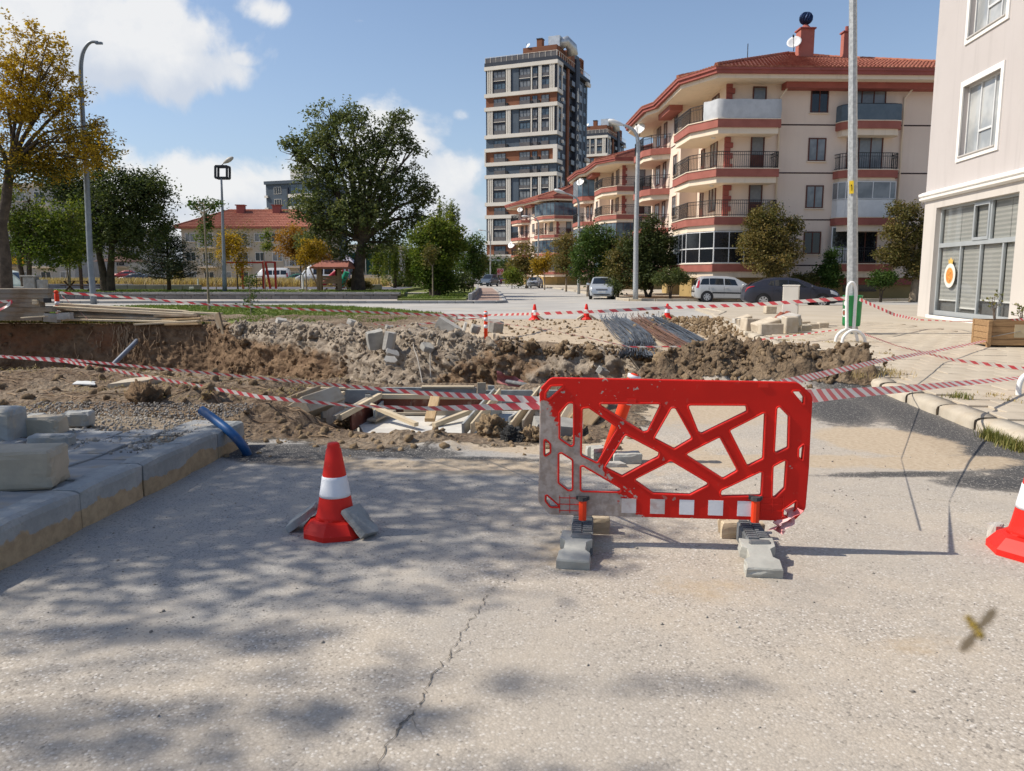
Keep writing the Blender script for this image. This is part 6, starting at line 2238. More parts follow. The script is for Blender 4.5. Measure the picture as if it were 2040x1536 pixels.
 rf = hip_roof(B, [(x, y) for x, y in offset_poly(eave, -.12, cen4)], rg, EAVE+.16, conf.get('peak', 16.95), 22 if not far else 14)
 for (u, v, sx, z0, z1, kind) in conf['chimneys']:
  q = MB()
  q.chamfer((0, 0, (z1-z0)/2), (sx, sx*.9, z1-z0), .01)
  c_ = q.build('chimney', mat('chimney_rose', (.42, .15, .11), (.36, .125, .095), 1, .85) if 'chimney_rose' not in bpy.data.materials else bpy.data.materials['chimney_rose'], rf)
  c_.location = (u, v, z0)
  q = MB()
  q.chamfer((0, 0, z1-z0+.05), (sx+.16, sx+.1, .10), .01)
  if kind == 'ball':
   q.lathe([(sx*.42, z1-z0+.1), (sx*.22, z1-z0+.32), (.12, z1-z0+.42)], 12)
  q.build('chimney_cap', M_redtrim, c_)
  q = MB()
  if kind == 'ball':
   zc, rb = z1-z0+.80, .38
   for j in range(14):
    a = 2*PI*j/14
    pts = [(rb*math.sin(t_)*math.cos(a+t_*.5), rb*math.sin(t_)*math.sin(a+t_*.5), zc-rb*math.cos(t_)) for t_ in np.linspace(.25, PI-.15, 8)]
    q.tube(pts, [.03, .06, .075, .08, .08, .075, .06, .03], 4, 0, False)
   q.lathe([(.05, zc-rb), (rb*.8, zc-rb*.5), (rb*.88, zc), (rb*.8, zc+rb*.5), (.06, zc+rb)], 14)
   q.build('wind_cowl', mat('navy_metal', (.015, .03, .08), (.02, .04, .10), 5, .35, .5), c_)
  else:
   q.tube([(0, 0, z1-z0+.1), (0, 0, z1-z0+.45)], [.14, .12], 8)
   q.build('chimney_pot', M_redtrim, c_)
 for (u, v, z, r_, az) in conf['dishes']:
  dish(B, (u, v, z), r_, az)
 if conf.get('mast'):
  q = MB()
  u, v, z0, z1 = conf['mast']
  q.tube([(u, v, z0), (u, v, z1)], .03, 5)
  q.build('antenna_mast', M_iron, B.root)
 return B
C1 = apartment('large cream four storey apartment building with red tiled roof behind the parked cars', (13.35, 50.1, 0), R(2.0), dict(left=['glass', 'rail', 'rail', 'tarp'], rear=['rail', 'rail', 'rail', 'rail'], width=19, chimneys=[(6.9, 5.4, .95, 15.6, 18.15, 'ball'), (9.9, 5.7, .55, 15.4, 18.1, 'pot')], dishes=[(6.0, 5.0, 17.3, .48, -.5), (-3.0, 12.4, 12.9, .5, -.7)], mast=(3.0, 5.5, 15.0, 17.3)))
C2 = apartment('second cream apartment building along the street, partly hidden by the nearest one', (11.9, 85.6, 0), R(5.0), dict(far=True, left=['dark', 'dark', 'rail', 'rail'], rear=['rail', 'dark', 'rail', 'dark'], chimneys=[(5.5, 6.5, .8, 15.6, 17.4, 'pot')], dishes=[(-2.9, 9.6, 12.7, .5, -.7), (3.0, 5.0, 15.9, .5, -.4)]))
C3 = apartment('farthest cream apartment building of the row, its top balcony closed with dark glass', (7.1, 125.5, 0), R(18.0), dict(far=True, left=['dark', 'dark', 'rail', 'dark'], rear=['rail', 'rail', 'rail', 'rail'], chimneys=[(5.5, 6.5, .8, 15.6, 17.4, 'pot')], dishes=[(-2.9, 9.6, 12.7, .5, -.7), (-3.0, 14.0, 7.0, .7, -.9)]))
# blue awning on the farthest block
q = MB()
a_ = W(1103, 545, 121.5)
q.add([(0, 0, 0), (5.0, 0, 0), (4.2, 1.6, 1.6), (1.2, 1.6, 1.6), (0, 0, -.25), (5, 0, -.25)], [(0, 1, 2, 3), (4, 5, 1, 0), (0, 3, 4), (1, 5, 2)])
aw = q.build('awning', mat('awning_blue', (.02, .025, .22), (.025, .03, .26), 2, .8), C3.root)
aw.location = (.8, -3.2, 2.1)
aw.rotation_euler = (0, 0, 0)
# ------------------------------------------------------------------ white building with the shop
CW = Vector((14.62, 28.0, .122))
AW = R(-96.1)
WB = Local('shop_building', 'white building with a glazed shop front at the right edge', 'building', tuple(CW), AW)
xw, yw = Vector((math.cos(AW), math.sin(AW), 0)), Vector((-math.sin(AW), math.cos(AW), 0))
def F2(px, py):
 """photo pixel -> (a, z) on the shop facade"""
 r = ray(px, py)
 o = Vector((0, 0, CAM_H))
 t_ = (CW-o).dot(yw)/r.dot(yw)
 p_ = o+r*t_-CW
 return p_.dot(xw), p_.z
M_wall_w = stucco('white_stucco', (.49, .45, .43), (.475, .435, .415))
M_wall_lo = stucco('ivory_stucco', (.55, .51, .465), (.53, .49, .445))
M_mould = mat('white_moulding', (.80, .775, .73), (.76, .735, .69), 1, .8)
M_alu = mat('grey_aluminium', (.46, .485, .49), (.42, .445, .45), 2, .4, .3, spec=.5)
M_reveal = stucco('reveal_grey', (.52, .49, .46), (.49, .46, .43))
zc0 = F2(1845, 402)[1]
zc1 = F2(1845, 384)[1]
# shop opening
a0, z_t = F2(1861, 413)
a0b, z_b = F2(1855, 622)
a1, z_t2 = F2(2031, 384)
oa0, oa1 = (a0+a0b)/2, a1
oz1 = (z_t+z_t2)/2
oz0 = .10
def wall_with_holes(B, name, a0_, a1_, z0_, z1_, holes, th, m):
 """wall on the facade plane, cut into strips round rectangular openings; opening reveals are real"""
 xs_ = sorted({a0_, a1_}|{h[0] for h in holes}|{h[1] for h in holes})
 zs_ = sorted({z0_, z1_}|{h[2] for h in holes}|{h[3] for h in holes})
 vid, q = {}, MB()
 solid = {}
 for i in range(len(xs_)-1):
  for j in range(len(zs_)-1):
   cx, cz = (xs_[i]+xs_[i+1])/2, (zs_[j]+zs_[j+1])/2
   solid[i, j] = not any(h[0] < cx < h[1] and h[2] < cz < h[3] for h in holes)
 for (i, j), s_ in solid.items():
  if not s_:
   continue
  x0, x1, zz0, zz1 = xs_[i], xs_[i+1], zs_[j], zs_[j+1]
  q.add([(x0, 0, zz0), (x1, 0, zz0), (x1, 0, zz1), (x0, 0, zz1)], [(0, 1, 2, 3)])
  for (di, dj, e) in ((-1, 0, [(x0, zz0), (x0, zz1)]), (1, 0, [(x1, zz1), (x1, zz0)]), (0, -1, [(x1, zz0), (x0, zz0)]), (0, 1, [(x0, zz1), (x1, zz1)])):
   if not solid.get((i+di, j+dj), False):
    (xa, za), (xb_, zb_) = e
    q.add([(xa, 0, za), (xb_, 0, zb_), (xb_, th, zb_), (xa, th, za)], [(0, 1, 2, 3)])
 return q.build(name, m, B.root)
LEN = 17.0
wall_with_holes(WB, 'lower_wall', 0, LEN, -.2, zc0, [(oa0, oa1, oz0, oz1), (oa1+1.6, oa1+6.2, oz0, oz1)], .35, M_wall_lo)
# upper windows
wq = [F2(*p_) for p_ in ((1916, 164), (2004, 121), (1907, 323), (1990, 299))]
wa0, wa1 = (wq[0][0]+wq[2][0])/2, (wq[1][0]+wq[3][0])/2
wz1, wz0 = (wq[0][1]+wq[1][1])/2, (wq[2][1]+wq[3][1])/2
fr = .17
st = F2(1921.6, 92)[1]-wz0
up_holes = []
for k in range(3):
 for da in (0, wa1-wa0+2.2, 2*(wa1-wa0+2.2)):
  up_holes.append((wa0+fr+da, wa1-fr+da, wz0+fr+k*st, wz1-fr+k*st))
ZTOP = wz1+2*st+1.2
wall_with_holes(WB, 'upper_wall', 0, LEN, zc0, ZTOP, up_holes, .35, M_wall_w)
WB.prism('rear_body', [(0.0, .36), (LEN, .36), (LEN, 12), (0.0, 12)], -.2, ZTOP, M_wall_w)
WB.span('roof_slab', (-.3, -.3, ZTOP), (LEN+.3, 12.3, ZTOP+.25), M_mould)
# moulding between shop and upper floors
hh = zc1-zc0
q = MB()
prof_c = [(0, 0), (-.06, 0), (-.08, .10*hh), (-.14, .16*hh), (-.15, .38*hh), (-.11, .42*hh), (-.11, .5*hh), (-.17, .56*hh), (-.18, .82*hh), (-.10, .92*hh), (-.05, hh), (0, hh)]
n = len(prof_c)
q.add([(-.18, y, z+zc0) for y, z in prof_c]+[(LEN, y, z+zc0) for y, z in prof_c], [(i, n+i, n+(i+1)%n, (i+1)%n) for i in range(n)]+[tuple(range(n)), tuple(range(n, 2*n))[::-1]])
q.build('string_course', M_mould, WB.root)
for h in up_holes:
 A0_, A1_, Z0_, Z1_ = h
 q = MB()
 for (xa, xb_, za, zb_) in ((A0_-fr, A0_, Z0_-fr, Z1_+fr), (A1_, A1_+fr, Z0_-fr, Z1_+fr), (A0_, A1_, Z1_, Z1_+fr), (A0_, A1_, Z0_-fr, Z0_)):
  q.span((xa, -.045, za), (xb_, .02, zb_))
 o = q.build('window', M_mould, WB.root)
 q = MB()
 w_, hgt = A1_-A0_, Z1_-Z0_
 t_ = .055
 for xx in (A0_+t_/2, A0_+w_*.36, A0_+w_*.72, A1_-t_/2):
  q.box((xx, .17, (Z0_+Z1_)/2), (t_, .06, hgt))
 for zz in (Z0_+t_/2, Z1_-t_/2):
  q.box(((A0_+A1_)/2, .168, zz), (w_, .06, t_))
 q.box((A0_+w_*.54, .166, Z0_+hgt*.30), (w_*.34, .06, t_*1.2))
 q.build('frame', M_whitepvc, o)
 for i, (xa, xb_) in enumerate(((.02, .36), (.36, .72), (.72, .98))):
  q = MB()
  q.box((A0_+w_*(xa+xb_)/2, .185, (Z0_+Z1_)/2), (w_*(xb_-xa)-.05, .012, hgt-.05))
  q.build('pane', glass_mat('sheer_glass', (.30, .31, .31), .08, .5, (.48, .48, .46), .8) if 'sheer_glass' not in bpy.data.materials else bpy.data.materials['sheer_glass'], o)
 q = MB()
 q.box(((A0_+A1_)/2, .06, Z0_-.02), (w_, .28, .04))
 q.build('sill', M_reveal, o)
 q = MB()
 q.box(((A0_+A1_)/2, .33, (Z0_+Z1_)/2), (w_+.2, .02, hgt+.2))
 q.build('curtain', M_mould, o)
# shop front: aluminium frame, panes, blinds
def blind_mat():
 t = NT('zebra_blind')
 sp = t.n('ShaderNodeSeparateXYZ')
 t.put(sp.inputs[0], t.obj())
 w_ = t.math('FRACT', t.math('MULTIPLY', sp.outputs[2], 7.5))
 k = t.rng(w_, .42, .52)
 return t.fin(t.mix(k, (.46, .44, .40), (.35, .34, .315)), .8)
M_blind = blind_mat()
M_shop_glass = NT('shop_glass')
M_shop_glass.fin((.75, .8, .8), .03, None, 0, .5)
M_shop_glass.b.inputs['Transmission Weight'].default_value = 0
tb = M_shop_glass.n('ShaderNodeBsdfTransparent')
tb.inputs[0].default_value = (.92, .93, .93, 1)
gb = M_shop_glass.n('ShaderNodeBsdfGlossy')
gb.inputs['Roughness'].default_value = .03
lw = M_shop_glass.n('ShaderNodeLayerWeight')
mxs = M_shop_glass.n('ShaderNodeMixShader')
M_shop_glass.t.links.new(M_shop_glass.math('ADD', M_shop_glass.math('MULTIPLY', M_shop_glass.math('POWER', lw.outputs['Facing'], 4.0), .4), .03), mxs.inputs[0])
M_shop_glass.t.links.new(tb.outputs[0], mxs.inputs[1])
M_shop_glass.t.links.new(gb.outputs[0], mxs.inputs[2])
M_shop_glass.t.links.new(mxs.outputs[0], M_shop_glass.out.inputs['Surface'])
M_shop_glass = M_shop_glass.mat
def shopfront(oa0, oa1, oz0, oz1, ztr, lowers, uppers, emblem):
 q = MB()
 t_ = .075
 dv = .20
 q.span((oa0, dv-.04, oz0), (oa0+t_, dv+.04, oz1))
 q.span((oa1-t_, dv-.04, oz0), (oa1, dv+.04, oz1))
 q.span((oa0+t_, dv-.038, oz1-t_), (oa1-t_, dv+.04, oz1))
 q.span((oa0+t_, dv-.038, oz0), (oa1-t_, dv+.04, oz0+.16))
 q.span((oa0+t_, dv-.05, ztr-.07), (oa1-t_, dv+.05, ztr+.07))
 for a in lowers:
  q.span((a-t_/2, dv-.036, oz0+.16), (a+t_/2, dv+.036, ztr-.07))
 for a in uppers:
  q.span((a-t_/2, dv-.036, ztr+.07), (a+t_/2, dv+.036, oz1-t_))
 o = q.build('shop_front', M_alu, WB.root)
 q = MB()
 ua, ub = uppers[0]+t_/2, uppers[1]-t_/2
 for (xa, xb_, za, zb_) in ((ua, ua+.07, ztr+.07, oz1-t_), (ub-.07, ub, ztr+.07, oz1-t_), (ua+.07, ub-.07, ztr+.07, ztr+.16), (ua+.07, ub-.07, oz1-t_-.08, oz1-t_)):
  q.span((xa, dv-.075, za), (xb_, dv-.037, zb_))
 q.build('opening_sash', M_alu, o)
 al = [oa0+t_]+list(lowers)+[oa1-t_]
 au = [oa0+t_]+list(uppers)+[oa1-t_]
 for i in range(len(al)-1):
  q = MB()
  q.span((al[i]+.01, dv+.005, oz0+.16), (al[i+1]-.01, dv+.013, ztr-.06))
  q.build('pane', M_shop_glass, o)
  zb_ = oz0+(.55, .33, .62, .60)[i%4]
  q = MB()
  q.span((al[i]+.03, dv+.075, zb_), (al[i+1]-.03, dv+.082, ztr))
  q.build('blind', M_blind, o)
  q = MB()
  q.span((al[i]+.03, dv+.066, zb_-.05), (al[i+1]-.03, dv+.09, zb_))
  q.build('blind_rail', M_mould, o)
 for i in range(len(au)-1):
  q = MB()
  q.span((au[i]+.01, dv+.005, ztr+.06), (au[i+1]-.01, dv+.013, oz1-t_))
  q.build('pane', M_shop_glass, o)
  mid_ = (au[i]+au[i+1])/2+.1
  for (xa, xb_) in ((au[i]+.03, mid_-.012), (mid_+.012, au[i+1]-.03)):
   q = MB()
   q.span((xa, dv+.075, ztr), (xb_, dv+.082, oz1-.02))
   q.build('blind', M_blind, o)
 q = MB()
 q.span((oa0, .344, oz0), (oa1, .35, oz1))
 q.build('back_wall', mat('shop_dark', (.10, .10, .10), (.14, .14, .135), 1, .9) if 'shop_dark' not in bpy.data.materials else bpy.data.materials['shop_dark'], o)
 if emblem:
  (a, z) = F2(1880.5, 549)
  rz = .40
  for (nm, ra, m, off) in (('emblem', .40, mat('emblem_white', (.78, .75, .68), None, 2, .5), 0), ('emblem_ring', .28, mat('emblem_cream', (.72, .60, .36), None, 2, .5), .004), ('emblem_disc', .25, mat('emblem_orange', (.62, .25, .05), (.55, .20, .05), 9, .5), .008)):
   q = MB()
   q.lathe([(ra, 0), (ra, .012)], 36, (a, dv-.012-off, z), 0, 0, Matrix.Rotation(PI/2, 3, 'X'))
   e_ = q.build(nm, m, o)
  q = MB()
  q.add([(a-.14, dv-.02, z+.38), (a+.14, dv-.02, z+.38), (a+.19, dv-.02, z+.56), (a+.10, dv-.02, z+.50), (a, dv-.02, z+.61), (a-.10, dv-.02, z+.50), (a-.19, dv-.02, z+.56)], [(0, 1, 2, 3, 4, 5, 6)])
  q.build('emblem_crown', mat('emblem_gold', (.66, .42, .10), None, 2, .5), o)
  q = MB()
  for k in range(9):
   t0 = k/8
   pp = (a+.10*math.sin(t0*9.5), dv-.026, z+.17-.34*t0)
   if k:
    q.beam(prev_, pp, .012, .035, 0, (0, 1, 0))
   prev_ = pp
  q.build('emblem_mark', mat('emblem_yellow', (.75, .48, .12), None, 2, .5), o)
 return o
ztr = F2(1867, 489)[1]
lw_ = [F2(1899, 540)[0], F2(1938, 540)[0], F2(1982, 540)[0]]
up_ = [F2(1929, 440)[0], F2(1962, 440)[0]]
shopfront(oa0, oa1, oz0, oz1, ztr, lw_, up_, True)
shopfront(oa1+1.6, oa1+6.2, oz0, oz1, ztr, [oa1+2.8, oa1+4.0, oa1+5.1], [oa1+3.2, oa1+4.4], False)
WB.span('door_step', (oa0-.1, -.06, -.05), (oa1+.1, .2, .10), M_mould)
# ------------------------------------------------------------------ towers
M_tw_blue = mat('tower_blue', (.055, .075, .10), (.07, .095, .125), .3, .55, spec=.4)
M_tw_dark = mat('tower_dark', (.030, .036, .052), (.038, .046, .064), .3, .6)
M_tw_brown = mat('tower_brown', (.23, .095, .05), (.19, .075, .04), .25, .8)
M_tw_white = mat('tower_white', (.72, .675, .60), (.67, .63, .56), .2, .8)
M_tw_frame = mat('tower_frame', (.025, .026, .03), None, 2, .5)
M_tw_rail = mat('smoked_rail', (.10, .09, .09), (.13, .12, .115), .8, .3, spec=.5)
M_steelduct = mat('zinc_duct', (.55, .57, .58), (.45, .47, .48), 1.2, .4, .6)
def text_obj(txt, size, m, parent, name='lettering', ext=.02):
 cu = bpy.data.curves.new(name, 'FONT')
 cu.body = txt
 cu.size = size
 cu.extrude = ext
 cu.align_x = 'CENTER'
 cu.align_y = 'CENTER'
 tmp = bpy.data.objects.new(name, cu)
 COL.objects.link(tmp)
 me = bpy.data.meshes.new_from_object(tmp.evaluated_get(bpy.context.evaluated_depsgraph_get()))
 bpy.data.objects.remove(tmp)
 me.materials.clear()
 me.materials.append(m)
 o = bpy.data.objects.new(name, me)
 COL.objects.link(o)
 o.parent = parent
 return o
TX, TY = Vector((-6.3, 193.0)), Vector((10.3, 186.0))
TL = (TY-TX).length
TA = math.atan2(TY.y-TX.y, TY.x-TX.x)
TW = Local('tower_block', 'tall dark residential tower with white bands and brown storeys beyond the cream buildings', 'tower', (TX.x, TX.y, 0), TA, 'banded residential towers')
bands = [50.3, 44.1, 41.0, 34.6, 31.5, 28.2, 25.3, 18.8, 15.8, 9.6, 6.3]
kinds = ['fins', 'brown', 'fins', 'blue', 'brown', 'blue', 'fins', 'brown', 'fins', 'brown']
DP = 25.0
WB_ = .85
TW.span('core', (.5, .5, 0), (TL-.5, DP, 50.2), M_tw_dark)
for i, z in enumerate(bands):
 o = TW.span('floor_band', (-.25, -.35, z-WB_/2), (TL+.3, .48, z+WB_/2), M_tw_white)
 TW.span('floor_band', (TL-.3, .49, z-WB_/2+.003), (TL+.32, 3.6, z+WB_/2), M_tw_white, o)
 if i in (0, 4, 6):
  TW.span('floor_band', (TL-.3, DP-2.5, z-WB_/2), (TL+.32, DP+.3, z+WB_/2), M_tw_white, o)
 TW.span('floor_band', (-.27, .49, z-WB_/2), (.5, DP, z+WB_/2), M_tw_white, o)
TW.span('shop_level', (-.3, -.2, 0), (TL+.3, .49, 5.85), M_tw_white)
TW.span('shop_glass', (1.0, -.25, .3), (TL-1, -.19, 4.2), M_glass_b)
Wx = [(.115, .285), (.485, .635), (.665, .735), (.79, .895)]
finx = [.03, .058, .086, .298, .322, .346, .648, .755, .778, .905, .93, .955]
for i in range(len(bands)-1):
 zt, zb = bands[i]-WB_/2, bands[i+1]+WB_/2
 k = kinds[i]
 fl = 2 if k == 'fins' else 1
 m = {'fins':M_tw_dark, 'brown':M_tw_brown, 'blue':M_tw_blue}[k]
 TW.span('facade', (.02, .1, zb), (TL-.02, .48, zt), m)
 TW.span('facade', (TL-.25, .49, zb), (TL+.05, 3.4, zt), M_tw_dark)
 if k == 'fins':
  for f in finx:
   TW.span('fin', (f*TL, -.22, zb), (f*TL+.30, .09, zt), M_tw_white)
  TW.span('fin', (TL-.02, .3, zb), (TL+.28, .75, zt), M_tw_white)
  TW.span('fin', (TL-.02, 2.9, zb), (TL+.28, 3.4, zt), M_tw_white)
  TW.span('blue_panel', (.375*TL, .02, zb+.05), (.475*TL, .09, zt-.05), M_tw_blue)
  TW.span('blue_panel', (.485*TL, .03, (zt+zb)/2-.25), (.635*TL, .09, (zt+zb)/2+.75), M_tw_blue)
  TW.span('spandrel', (.485*TL, -.1, (zt+zb)/2+.10), (.635*TL, .02, (zt+zb)/2+.22), M_tw_white)
  TW.span('spandrel', (.115*TL, -.1, (zt+zb)/2+.10), (.285*TL, .02, (zt+zb)/2+.22), M_tw_white)
  TW.span('spandrel', (.665*TL, -.1, (zt+zb)/2+.10), (.735*TL, .02, (zt+zb)/2+.22), M_tw_white)
  TW.span('spandrel', (.79*TL, -.1, (zt+zb)/2+.10), (.895*TL, .02, (zt+zb)/2+.22), M_tw_white)
 if i == 4:
  TW.span('frame_upright', (TL-.7, -.34, zb), (TL+.3, .3, zt), M_tw_white)
  TW.span('frame_upright', (-.24, -.34, zb), (.02, .09, zt), M_tw_white)
 fh = (zt-zb)/fl
 for q_ in range(fl):
  z0 = zb+q_*fh
  for wi, (xa, xb_) in enumerate(Wx):
   g = M_glass_b if (wi+i+q_)%3 == 0 else M_glass_c
   w_ = (xb_-xa)*TL
   o = TW.window((xa+xb_)/2*TL, .1, z0+.05, w_, fh-.45, 'front', M_tw_frame, g, 3 if wi < 2 else 2, None, False, .10, bar=.36)
   TW.span('rail', (xa*TL+.05, -.06, z0+.06), (xb_*TL-.05, -.03, z0+.95), M_tw_rail)
   if k != 'fins' and wi != 3:
    TW.span('ac_unit', (xb_*TL+.15, -.25, z0+.15), (xb_*TL+.65, .09, z0+.75), M_tw_frame)
  TW.window(TL+.06, 1.8, z0+.3, 1.6, fh-.8, 'right', M_tw_frame, M_glass_b, 2)
  for (v, w_, gm) in ((6.6, 2.4, M_glass_c), (19.2, 1.8, M_glass_c), (22.6, 1.8, M_glass_b)):
   TW.window(TL-.49, v, z0+.8, w_, fh-1.2, 'right', M_tw_frame, gm, 3 if w_ > 2 else 2)
  for v in (11.5, 17.0):
   TW.span('balcony_rail', (TL-.45, v-1.2, z0+.05), (TL+.25, v+1.2, z0+1.15), M_tw_rail)
   TW.window(TL-.49, v, z0+.1, 2.0, fh-.5, 'right', M_tw_frame, M_glass_d, 2)
  if (i+q_)%2:
   TW.span('ac_unit', (TL+.06, 3.0, z0+.8), (TL+.5, 3.8, z0+1.5), M_tw_white)
for (v0, v1, o_, m) in ((8.2, 9.6, .35, M_tw_brown), (13.0, 15.6, .9, M_tw_dark), (15.65, 15.9, .9, M_tw_blue)):
 TW.span('pilaster', (TL-.5, v0, 0), (TL-.5+o_, v1, 54.0 if o_ > .5 else 52.5), m)
for v in (3.8, 10.2, 20.6, 24.0):
 TW.span('blue_strip', (TL-.49, v-.5, 4), (TL-.40, v+.5, 50), M_tw_blue)
# roof terrace
TW.span('parapet', (-.2, -.2, 50.73), (TL+.2, DP, 51.6), M_tw_dark)
q = MB()
for k in range(14):
 q.box((TL*k/13, -.15, 52.2), (.08, .08, 1.3))
q.box((TL/2, -.15, 52.8), (TL, .07, .07))
for k in range(18):
 q.box((TL+.1, DP*k/17, 52.2), (.08, .08, 1.3))
q.box((TL+.1, DP/2, 52.8), (.07, DP, .07))
q.build('terrace_railing', M_tw_white, TW.root)
TW.span('terrace_glass', (0, -.12, 51.6), (TL, -.1, 52.7), M_tw_rail)
TW.span('penthouse', (.5*TL, 1.5, 51.6), (TL-.6, 9, 54.5), M_tw_brown)
TW.span('chimney', (.67*TL, 2.5, 54.5), (.67*TL+1.3, 4, 56.4), M_tw_brown)
TW.span('chimney_cap', (.67*TL-.1, 2.4, 56.4), (.67*TL+1.4, 4.1, 56.6), M_tw_frame)
TW.span('duct_box', (.82*TL, 3, 54.5), (.82*TL+2.8, 6, 56.9), M_steelduct)
q = MB()
q.tube([(TL-1.2, 4.5, 55.2), (TL+.4, 5.5, 56.0), (TL+1.2, 6.8, 55.0), (TL+1.3, 7.4, 53.2)], 1.3, 14)
q.build('duct', M_steelduct, TW.root, None, True)
TW.span('stair_head', (TL-3, 9.5, 51.6), (TL+.1, 12.5, 55.3), M_tw_brown)
TW.span('stair_head', (TL-4, 15.0, 51.6), (TL-.5, 18, 55.6), M_tw_blue)
TW.span('roof_frame', (TL-2.5, 18.2, 51.6), (TL-.2, 18.7, 55.0), M_tw_brown)
TW.span('roof_frame', (TL-2.5, 20.2, 51.6), (TL-.2, 20.7, 55.0), M_tw_brown)
TW.span('roof_frame', (TL-2.5, 18.2, 55.0), (TL-.2, 20.7, 55.5), M_tw_brown)
dish(TW, (.57*TL, 1.6, 55.0), .6, -.5)
# vertical name on the dark pilaster
M_let = mat('sign_white', (.68, .66, .60), None, 2, .5)
sg = TW.span('sign_board', (TL+.41, 13.5, 22.5), (TL+.45, 15.1, 48.0), M_tw_dark)
for k, ch in enumerate('PANORAMA'):
 o = text_obj(ch, 2.3, M_let, TW.root, 'letter', .05)
 o.rotation_euler = (PI/2, 0, PI/2)
 o.location = (TL+.50, 14.3, 42.6-k*2.36)
o = text_obj('49', 2.5, M_let, TW.root, 'letter', .05)
o.rotation_euler = (PI/2, 0, PI/2)
o.location = (TL+.50, 14.3, 23.2)
q = MB()
for (dv_, zz0, zz1) in ((-.5, 44.3, 46.6), (0, 44.3, 47.4), (.5, 44.3, 46.2)):
 q.box((TL+.5, 14.3+dv_, (zz0+zz1)/2), (.06, .36, zz1-zz0))
q.box((TL+.5, 14.3, 44.2), (.06, 1.7, .25))
q.build('emblem', M_let, TW.root)
T2 = copy_tree(TW.root)
T2.location = (33.5-16.6, 282+7, 0)
T2['label'] = 'second, more distant banded tower peeping out to the right of the tall one'
# blue tower far left behind the central tree
BL = Local('tower_block', 'blue and white tower block in the distance behind the central tree', 'tower', (W(535, 500, 205).x, 205, 0), R(-20))
zt = W(560, 368, 205).z
BL.span('core', (0, 0, 0), (14, 16, zt), M_tw_blue)
BL.span('core', (6.6, -.35, 0), (6.95, .0, zt-1), M_tw_dark)
BL.span('parapet', (-.3, -.4, zt), (14.3, 16, zt+.8), M_tw_blue)
BL.span('lift_house', (5.5, 3, zt+.8), (9.5, 8, zt+3.6), M_tw_white)
for k in range(8):
 z = zt-3.1-k*3.05
 if z < 1:
  break
 BL.span('floor_band', (7.0, -.4, z-.45), (14.2, -.01, z+.45), M_tw_white)
 BL.span('floor_band', (-.3, -.4, z-.25), (.7, -.01, z+.3), M_tw_white)
 BL.window(3.6, -.01, z+.6, 2.2, 1.8, 'front', M_tw_white, M_glass_d, 3)
 BL.window(10.5, -.01, z+.55, 6.0, 2.3, 'front', M_tw_frame, M_glass_b, 5)
 BL.window(-.01, 4.0, z+.6, 2.4, 1.8, 'left', M_tw_frame, M_glass_d, 2)
 BL.window(-.01, 9.0, z+.6, 2.4, 1.8, 'left', M_tw_frame, M_glass_d, 2)
# ------------------------------------------------------------------ lower buildings beyond the park
def low_block(name, label, px0, px1, d, h, floors, wall, roof=None, rot=0.0, depth=12.0, wins=5, balc=(), ww=1.5, wh=1.3, frame=None, glass=None, cat='building'):
 a, c = W(px0, 550, d), W(px1, 550, d)
 B = Local(name, label, cat, (a.x, d, 0), rot)
 L_ = c.x-a.x
 B.span('wall', (0, 0, -.2), (L_, depth, h), wall)
 fh = h/floors
 for f in range(floors):
  for k in range(wins):
   u = L_*(k+.5)/wins
   if (k in balc) and f > 0:
    s_ = B.span('balcony', (u-ww*.9, -1.2, f*fh-.1), (u+ww*.9, -.01, f*fh+.12), M_soffit)
    B.railing([(u-ww*.85, -.02), (u-ww*.85, -1.15), (u+ww*.85, -1.15), (u+ww*.85, -.02)], f*fh+.12, .95, M_whitepvc, .2, s_)
    B.window(u, -.002, f*fh+.15, ww*1.1, fh*.72, 'front', frame or M_whitepvc, M_glass_d, 2)
   else:
    B.window(u, -.002, f*fh+fh*.32, ww, wh, 'front', frame or M_whitepvc, glass or (M_glass_d if (k+f)%2 else M_glass_c), 2, M_soffit)
 if roof:
  e = [(-.8, -.8), (L_+.8, -.8), (L_+.8, depth+.8), (-.8, depth+.8)]
  B.sides, B.hips = {}, {0:0, 1:1}
  B.prism('eaves', e, h, h+.22, M_redtrim2)
  rf = hip_roof(B, e, ((min(5, L_*.3), depth/2), (L_-min(5, L_*.3), depth/2)), h+.22, h+roof, 10)
  for u in (.35, .62):
   q = MB()
   q.chamfer((L_*u, depth*.42, h+roof*.95), (1.2, .9, 1.6), .02)
   q.box((L_*u, depth*.42, h+roof*.95+.85), (1.5, 1.2, .14))
   q.build('chimney', M_redtrim, rf)
 else:
  B.span('parapet', (-.15, -.15, h), (L_+.15, depth, h+.5), M_soffit)
 return B
M_beige_f = stucco('beige_far', (.46, .42, .36), (.42, .385, .33))
M_grey_f = stucco('grey_far', (.42, .42, .415), (.38, .38, .375))
M_white_f = stucco('white_far', (.62, .61, .59), (.58, .57, .55))
low_block('apartment_building', 'low beige apartment building with a red roof beyond the playground', 366, 640, 118, 8.6, 3, M_beige_f, 3.2, 0, 13, 8, (1, 3, 6))
gb_ = low_block('apartment_building', 'grey apartment building behind the autumn tree, with a yellow shop sign', -120, 150, 112, 14.0, 5, M_grey_f, None, 0, 12, 7, (1, 3, 5))
low_block('apartment_building', 'white apartment building glimpsed between the dark tree and the pine', 170, 276, 128, 9.0, 3, M_white_f, None, R(4), 12, 4, (1, 2), 1.8)
wh_ = low_block('clinic_building', 'white two storey building with tall green windows behind the central tree', 696, 790, 104, 5.2, 1, M_white_f, None, 0, 10, 3, (), 2.4, 3.0, M_whitepvc, glass_mat('green_glass', (.015, .05, .045), .08, .5))
